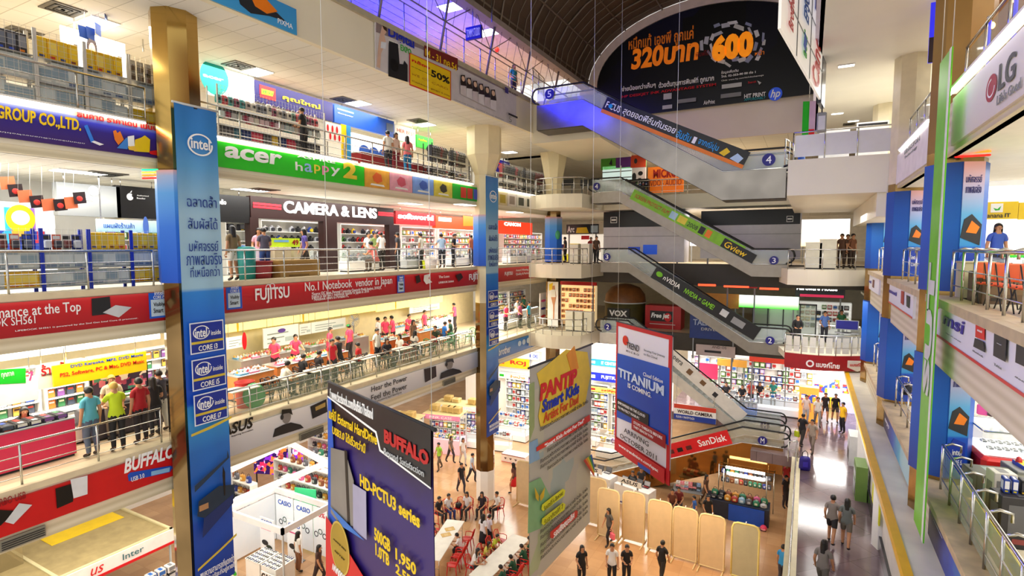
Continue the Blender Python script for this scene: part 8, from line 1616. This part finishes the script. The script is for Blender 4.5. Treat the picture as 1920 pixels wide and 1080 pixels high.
# walkway people
for lab, px, py, rz, kind, top, low, hr, lw in (('woman in grey top and dark shorts walking on the shiny walkway', 1558, 1020, 2.9, 'walk', '#8a8078', '#201c20', 'short', 'shorts'), ('person in grey green walking beside the woman in shorts on the walkway', 1585, 1028, 3.0, 'walk', '#6a706c', '#6a6458', 'long', 'shorts'), ('person in black with a yellow green bag on the walkway', 1503, 838, 2.6, 'walk', '#1a1a1e', '#3a3430', 'short', 'trousers'), ('person in beige next to the one with the yellow green bag', 1522, 850, -.4, 'walk', '#a89888', '#8a7a6c', 'short', 'trousers'), ('person in pale pink farther along the walkway', 1510, 795, .3, 'talk', '#e0c8c0', '#b8b0b0', 'short', 'trousers'), ('person in dark clothes by the yellow lit stall', 1546, 790, .2, 'walk', '#2a2228', '#3a3038', 'short', 'shorts'), ('man in black before the yellow lit stall', 1565, 792, .1, 'walk', '#17141a', '#4a403c', 'short', 'shorts'), ('man in yellow shirt and black trousers by the right wall', 1579, 812, -.9, 'stand', '#e8b414', '#17171b', 'short', 'trousers'), ('person in grey walking at the bottom edge of the walkway', 1540, 1120, 2.8, 'walk', '#8a8480', '#6a665e', 'long', 'trousers'), ('shopper in white at the mouth of the walkway', 1532, 800, .1, 'walk', '#d8d0c8', '#8a8078', 'short', 'trousers')):
    x, y = pz(px, py, MZ); person(lab, x, y, MZ, rz, kind, top, low, hr, lw, bag='#c8d820' if 'with a yellow green' in lab else None)
railing('steel and glass railing along the open side of the walkway', [(-.16, 5), (-.16, 28.6)], MZ + .06, 1.0, 1.6, 1, glass=mglass('#c8d8c0', .3)); railing('railing round the foot of the mezzanine escalators', [(-.5, 28.5), (-.1, 28.6)], MZ, 1.0, 1.0, 2)
good('bag_bundle', 'violet and black bag hung at the end of the walkway railing', 'bag', None, .2, 27.8, MZ, .2, .5, .3, .9, ['#2a1a8a', '#17171b', '#4a3ac0'], 'bag')
for k, (y, c) in enumerate(((30.5, '#d8d8d4'), (26.5, '#6a8a40'))): q = Board('shop_cabinet', '%s cabinet against the shop wall of the walkway' % ('white', 'green and black')[k], 'cabinet', (2.0, y, MZ), RGT, 1.2, 1.4, mt(c), .4); q.rect(.1, .1, .9, .5, BLACK, 'drawer', frac=True); q.rect(.15, .6, .85, .8, LGREY, frac=True)
q = Board('shop_poster', 'yellow green poster on the shop wall below the yellow nosing', 'poster', (2.38, 23.5, MZ + .9), RGT, 2.2, 2.0, mt('#d8d818'), .04); q.disc(.5, .6, .12, .1, DARK, px=False)
# ------------------------------------------------------------------ right galleries and the white bridge
random.seed(31)
WP = mt('#e9e9ec', .35, 0, 0, .02)
railing('railing with white panels on the white bridge block', [(-.6, 22.1), (2.3, 22.1)], 3.05, .95, .97, 0, glass=WP)
for k, (x, w, h, c) in enumerate(((.2, 1.0, 1.3, '#f0f0ee'), (1.4, 1.0, 1.5, '#f4f4f4'))): q = Board('white_board', 'white board standing behind the bridge railing, %s one' % ('left', 'right')[k], 'board', (x, 24.2, 3.05), REAR, w, h, mt(c), .05); q.rect(.3, .5, .5, .9, BLACK, frac=True) if k == 0 else q.rect(.05, .9, .95, .96, DARK, frac=True)
railing('short rail with blue bottles at the foot of the big escalator', [(-.9, 23.2), (-.65, 24.4)], 3.05, .95, .6, 2)
for k in range(5): good('water_bottle', 'blue water bottle stacked at the left end of the bridge railing', 'bottle', 'blue bottles on the bridge', -.35, 22.4 + .24 * k, 3.05, 0, .22, .22, .8, ['#3a6ad0', '#8ab0f0', '#e8eef8'], 'bottle')
for lab, px, py in (('round ceiling spotlight in the white ceiling over the bridge', 1587, 122), ('small ceiling light strip over the bridge, front', 1570, 212), ('small ceiling light strip over the bridge, rear', 1600, 226)):
    p = at(px, py, Z=6.0); ceil_light(lab, float(p[0]), float(p[1]), 6.0, .5, .25)
p = at(1590, 238, Z=6.0); air_vent('small air vent above the bridge railing', float(p[0]), min(float(p[1]), 32), 6.0, .5)
# computer level rails and clutter (right)
for k, (y0, y1, z, c) in enumerate(((9.0, 14.2, R2, .35), (16.2, 20.9, R2, .3), (22.8, 27.6, R2, .25), (7.6, 14.1, R1, .3), (16.2, 20.9, R1, .3), (22.8, 27.6, R1, .25))):
    railing('steel railing with curled posts on the %s right gallery, %s' % (('laptop sign', 'lower')[k > 2], ('near the picture edge', 'between the two near pillars', 'between the far pillars')[k % 3]), [(2.62, y1), (2.62, y0)], z + .06, .95, .82 if k % 3 == 0 else 1.2, 2, glass=mglass('#b8ccb4', .3) if k == 3 else False, curl=c)
railing('clear glass railing of the upper right gallery', [(2.6, 20.8), (2.6, 15.9)], R3, .95, 1.2, 1, glass=True); railing('glass railing with blue lit posts at the upper right corner', [(2.6, 14.0), (2.6, 6)], R3, .95, 1.3, 1, glass=mglass('#a8b8b0', .3))
BL5 = mt('#2a2ae0', .4, 0, 1.2, 0)
for k in range(4): o = thing('light_post', 'blue glowing post on the upper right railing, %s from the pillar' % ORD[k].replace('nearest', 'first'), 'light', (2.75, 13.2 - 1.5 * k, R3 + .05)); obj('tube', MB().tube([(0, 0, 0), (0, 0, 1.1)], .03, 6), BL5, o); obj('cap', MB().ball((0, 0, 1.15), .05, .05, .05, 6), STEEL, o)
for k in range(5): o = thing('orange_lamp', 'small orange lamp along the upper right railing, %s from the pillar' % ORD[k].replace('nearest', 'first'), 'lamp', (2.95, 14.0 - 1.3 * k, R3 + 1.0)); obj('bulb', MB().ball((0, 0, .3), .06, .06, .07, 8), mt('#ffb060', .4, 0, 12, 0), o); obj('stem', MB().tube([(0, 0, -1.0), (0, 0, .26)], .015, 5), DARK, o)
struct('wall_upper_right', MB().box(2.9, 17.2, R3, 12, 17.4, 12).box(7.0, 3, R3, 7.2, 17.2, 12), mt('#8a5a2a', .5, 0, 0, .15)); q = bpx('window_2', 'blue lit window on the brown wall at upper right', 'window', (1746, 5), (1788, 112), REAR, mt('#2a2ac8', .3, 0, .9, .1), Y=17.1, depth=.05); q.root['kind'] = 'structure'; q.rect(0, 0, 1, .42, mt('#2a1a24'), 'lower_pane', frac=True); q.poly([(.2, .5), (.85, .58), (.85, .68), (.2, .6)], mt('#e8f0ff', .4, 0, 2, 0), px=False)
area((4.5, 11, 6.6), 2, 6, 160, (1, .6, .3)); struct('ceiling', MB().box(2.3, 3, 7.0, 12, 10.4, 7.1), mt('#7a5a34', .5))
for k in range(2): t = thing('clothes_rail', 'steel clothes rail behind the far upper right railing, %s one' % ('near', 'far')[k], 'rail', (3.1, 19.1 + k * 1.7, R3)); obj('bar', MB().tube([(-.12, -.8, 1.39), (.12, .8, 1.39)], .02, 5), STEEL, t); [obj('post', MB().tube([(.15 * s, s * .8, 0), (.15 * s, s * .8, 1.4)], .02, 5), STEEL, t) for s in (-1, 1)]; row_goods('hanging_garment', 'pale garment hanging on a rail behind the far upper right railing', 'garment', 'garments at upper right', (3.0, 18.5 + 1.7 * k, R3 + .5), (3.2, 19.7 + 1.7 * k, R3 + .5), 3, 1.4, (.4, .06, .8), [('#8a8a92', '#c0c0c0', '#50505a'), ('#b8b0b8', '#c0c0c0', '#707078')], 'garment')
# second level interior
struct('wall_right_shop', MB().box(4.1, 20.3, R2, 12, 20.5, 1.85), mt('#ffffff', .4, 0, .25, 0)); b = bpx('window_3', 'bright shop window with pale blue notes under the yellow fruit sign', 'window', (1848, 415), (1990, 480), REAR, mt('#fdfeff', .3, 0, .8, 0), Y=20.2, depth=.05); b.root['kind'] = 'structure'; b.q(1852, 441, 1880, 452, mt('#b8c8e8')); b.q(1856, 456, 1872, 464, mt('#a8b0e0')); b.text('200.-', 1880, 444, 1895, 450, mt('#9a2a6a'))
person('shopper in dark purple by the bright shop on the laptop sign level', 4.9, 17.4, R2, .4, 'talk', '#2a2030', '#2a2a3a', 'long'); person('shopper in blue farther inside the bright shop', 4.5, 19.4, R2, .2, 'stand', '#3a5ab8', '#2a2a34', 'long')
good('suitcase', 'brown boxy trolley case behind the near right railing', 'case', None, 3.25, 13.75, R2 + .0, .3, .8, .45, .62, ['#5a4430', '#6a5238', '#2a2018']); counter('pale low wall unit beside the brown trolley case', 2.98, 14.25, R2, .2, .5, .3, .8, mt('#d8cba8'), mt('#cbbd98'), False, 'cabinet', 'cabinet'); counter('pale blue glass counter with green toys behind the near right railing', 4.1, 16.2, R2, RGT, 2.0, .8, .85, mt('#c8d8e0')); good('toy', 'bright green toy on the pale blue counter', 'toy', None, 3.95, 15.7, R2 + .86, 0, .3, .2, .15, ['#3ac83a', '#e8e020', '#2a8a2a'], 'tray')
for k in range(5):
    t = thing('folding_chair', 'folded orange seated chair behind the near right railing, %s in its stack' % ORD[k].replace('nearest', 'first'), 'chair', (2.98 + .06 * k, 13.15 - .42 * k, R2)); obj('seat', MB().bevbox(-.2, -.22, .4, .2, .22, .43, .01), mt('#e0542a'), t); obj('backrest', MB().bevbox(-.2, .22, .5, .2, .25, .8, .01), mt('#e8744a'), t)
    for s in (-1, 1): obj('leg', MB().tube([(s * .19, -.25, 0), (s * .19, .24, .8)], .012, 5), DARK, t); obj('leg', MB().tube([(s * .17, .25, 0), (s * .17, -.22, .45)], .012, 5), DARK, t)
for k in range(6): t = thing('foil_roll', 'silver foil wrapped roll standing behind the second right railing, %s of six' % ORD[k].replace('nearest', 'first'), 'roll', (2.95 + .16 * (k % 2), 18.6 + .25 * (k // 2), R2)); obj('roll', MB().lathe([(0, 0), (.1, 0), (.1, 1.7 - .05 * k), (.03, 1.72 - .05 * k), (0, 1.72 - .05 * k)], (0, 0, 0), 10), mt('#dfe3ea', .15, .9), t); obj('band', MB().lathe([(.103, .8), (.103, .95)], (0, 0, 0), 10), BLUE, t)
# lower right gallery
t = thing('glass_showcase', 'bright glass showcase with red base on the lower right gallery', 'showcase', (4.05, 15.2, R1), .1); obj('base', MB().bevbox(-.75, -.6, 0, .75, .6, .75, .08), mt('#e02824', .35, 0, 0, .04), t); obj('glass_case', MB().bevbox(-.75, -.6, .75, .75, .6, 1.3, .06), mglass('#f0faf8', .35), t); obj('lit_shelf', MB().box(-.7, -.55, .78, .7, .55, .82), mt('#ffffff', .4, 0, 1.2, 0), t); obj('frame', MB().tube([(-.75, -.6, 1.3), (.75, -.6, 1.3), (.75, .6, 1.3), (-.75, .6, 1.3), (-.75, -.6, 1.3)], .02, 5).tube([(.3, -.62, .75), (.3, -.62, 1.3)], .02, 5), STEEL, t)
row_goods('phone', 'white phone model inside the bright red based showcase', 'phone', 'phones in the red showcase', (3.5, 14.9, R1 + .83), (4.6, 15.1, R1 + .83), 8, .1, (.1, .16, .05), [('#e8e8ec', '#202024', '#909098'), ('#2a2a30', '#c0d0d8', '#e0e0e0')], rows=1); row_goods('phone', 'white phone model inside the bright red based showcase', 'phone', 'phones in the red showcase', (3.5, 15.4, R1 + .83), (4.6, 15.5, R1 + .83), 8, .1, (.1, .16, .05), [('#e8e8ec', '#202024', '#909098')])
person('woman in black with grey skirt carrying a pink bag on the lower right gallery', 4.75, 19.4, R1, 2.9, 'walk', '#141216', '#5a4a58', 'long', 'skirt', bag='#f060b0'); person('person in pink top and black trousers behind the blue wrapped right pillar', 5.2, 23.6, R1, .3, 'stand', '#d87a80', '#17171b', 'short')
b = BR('inner_banner', 'yellow banner inside the lower right railing', 1800, 1960, R1 + .62, R1 + .1, mt('#c8b81c'), X=2.8, cat='banner', depth=.02)
for lab, x, y, w, d, h, c, kind, n in (('dark goods bin covered in film', 3.4, 13.7, .9, .6, .75, ['#6a6a58', '#9ab0a0', '#303028'], 'box', 'goods_bin'), ('grey display box full of packets', 4.05, 14.1, .8, .6, .8, ['#8a8a86', '#b0b8b8', '#404038'], 'box', 'goods_bin'), ('pale pink folded package by the yellow inner banner', 3.1, 12.45, .6, .5, .35, ['#e8a8a8', '#f0c8c8', '#c08080'], 'box', 'package'), ('dark packet rack at the lower right edge', 3.45, 12.2, .9, .4, .9, ['#26242a', '#5a5a60', '#8a3a3a'], 'box', 'packet_rack'), ('blue and yellow toy tray on the grey display box', 4.05, 14.1, .5, .4, .2, ['#2a4ac0', '#e8d020', '#c83030'], 'tray', 'toy_tray'), ('white printed carton on its end at the lower right edge', 3.3, 13.0, .35, .3, 1.0, ['#d8d4cc', '#808080', '#a0a0a0'], 'box', 'carton')):
    good(n, lab + ', lower right gallery' if 'lower right' not in lab else lab, n.split('_')[-1], None, x, y, R1 + (.8 if kind == 'tray' else 0), .2, w, d, h, c, kind)
row_goods('packet', 'small dark packet standing in rows at the lower right edge', 'packet', 'dark packets at the lower right', (3.1, 12.2, R1 + .9), (3.8, 12.3, R1 + .9), 6, 0, (.08, .2, .25), DARKPAL + RANDPAL[:2])
good('helmet', 'dark bag shaped bundle hanging on the second lower right railing', 'bag', None, 2.75, 19.9, R1 + .7, 0, .3, .3, .35, ['#141a30', '#202840', '#101018'], 'helmet'); good('dustpan', 'red broom head beside the second lower right railing', 'broom', None, 2.95, 18.2, R1 + .0, 0, .3, .25, .9, ['#c82028', '#d8d0c0', '#802020'], 'bottle')
for lab, px, py, X, sg in (('coloured neon arcs under the fascia corner left of the gold pillar', 322, 318, -14.8, -1), ('coloured neon arcs under the fascia corner above the right blue wrapped pillar', 1792, 275, 2.6, 1)):
    q = at(px, py, X=X); o = thing('neon_arc', lab, 'neon light', tuple(q))
    for k, c in enumerate(('#20d890', '#f0e040', '#ff8020', '#ff2018')): obj('tube', MB().tube([(.05 * j * sg if sg > 0 else 0, -.02 - .09 * j, -.07 * k - .012 * j + (.35 if j == 0 else 0) * 0) for j in range(9)], .022, 5), mt(c, .4, 0, 1.5, 0), o)
    obj('bracket', MB().box(-.03, -.03, -.25, .03, .03, .45), DARK, o)
# top gallery railing and leaning lattice
railing('steel railing along the top gallery under the vault', [(-13.05, 3), (-13.05, 26.4)], L4 + .08, 1.05, 1.3, 3); railing('glass railing by the head of the big escalator', [(-12.2, 26.0), (-11.95, 24.2)], L4 + .0, 1.0, .9, 1, glass=True)
LM = mt('#7d746c', .4, .3)
t = thing('lattice_screen', 'thin leaning wire lattice with steel posts under the edge of the vault', 'lattice', (-13.0, 3.5, L4 + .05)); m = MB(); [m.tube([(.26, .72 * k, 1.1), (.5, .72 * k, 2.2)], .012, 4) for k in range(41)]; m.tube([(.26, 0, 1.12), (.26, 29, 1.12)], .03, 5); m.tube([(.5, 0, 2.15), (.5, 29, 2.15)], .03, 5); obj('lattice', m, LM, t)
for k in range(8): y = .6 + 3.5 * k; obj('post', MB().tube([(0, y, 0), (.5, y, 2.2)], .05, 6), LM, t); obj('brace', MB().tube([(.25, y, 1.1), (.5, y + 1.7, 2.2)], .02, 5).tube([(.25, y, 1.1), (.5, y - 1.7, 2.2)], .02, 5), LM, t)
for lab, px, py, z in (('rectangular ceiling light in the blue lit top gallery, front', 848, 12, 10.6), ('rectangular ceiling light in the blue lit top gallery, rear', 915, 60, 10.6)): p = at(px, py, Z=z); ceil_light(lab, float(p[0]), float(p[1]), z, 1.2, .8)
q = bpx('shop_sign', 'dark blue sign with white lettering in the blue lit top gallery', 'sign', (873, 52), (902, 70), REAR, NAVY, Y=19.5, depth=.1); q.text('TOMMY STUDIO', 875, 56, 900, 66, PURE); obj('hanger', MB().box(.3, .03, q.H, .34, .06, 10.6 - q.root.location.z).box(1.2, .03, q.H, 1.24, .06, 10.6 - q.root.location.z), STEEL, q.root)
for k, (px, py, c) in enumerate(((932, 93, '#e83020'), (987, 103, '#e83020'), (977, 92, '#f07020'), (1004, 118, '#f0a020'), (1014, 123, '#f0a020'))): p = at(px, py, X=-14.4 - .2 * k); o = thing('paper_lantern', 'round %s paper lantern under the top gallery ceiling, %s from the left' % ('red' if k < 3 else 'orange', ORD[k].replace('nearest', 'first')), 'lantern', tuple(p)); obj('globe', MB().ball((0, 0, 0), .13, .13, .13, 10), mt(c, .5, 0, .5), o); obj('cord', MB().tube([(0, 0, .12), (0, 0, 10.6 - p[2])], .005, 4), DARK, o)
person('person in teal at the end of the top gallery railing', -13.6, 25.3, L4, 1.2, 'talk', '#2a8a90', '#3a3440', 'long')
for k, (y, c) in enumerate(((8.5, '#c8c8d0'), (13, '#e8e4f0'), (17, '#8a6a3a'), (22, '#c89a50'))): counter('cabinet in the blue lit top gallery, %s from the front' % ORD[k].replace('nearest', 'first'), -15.5, y, L4, LFT, 1.8, .6, 1.1, mt(c), WHITE, k % 2 == 0, 'cabinet', 'cabinet')
# ------------------------------------------------------------------ finish: lettering to meshes, lift the place onto z = 0
finish_texts()
for o in COL.objects:
    if o.parent is None: o.location.z += ZO
bpy.context.view_layer.update()
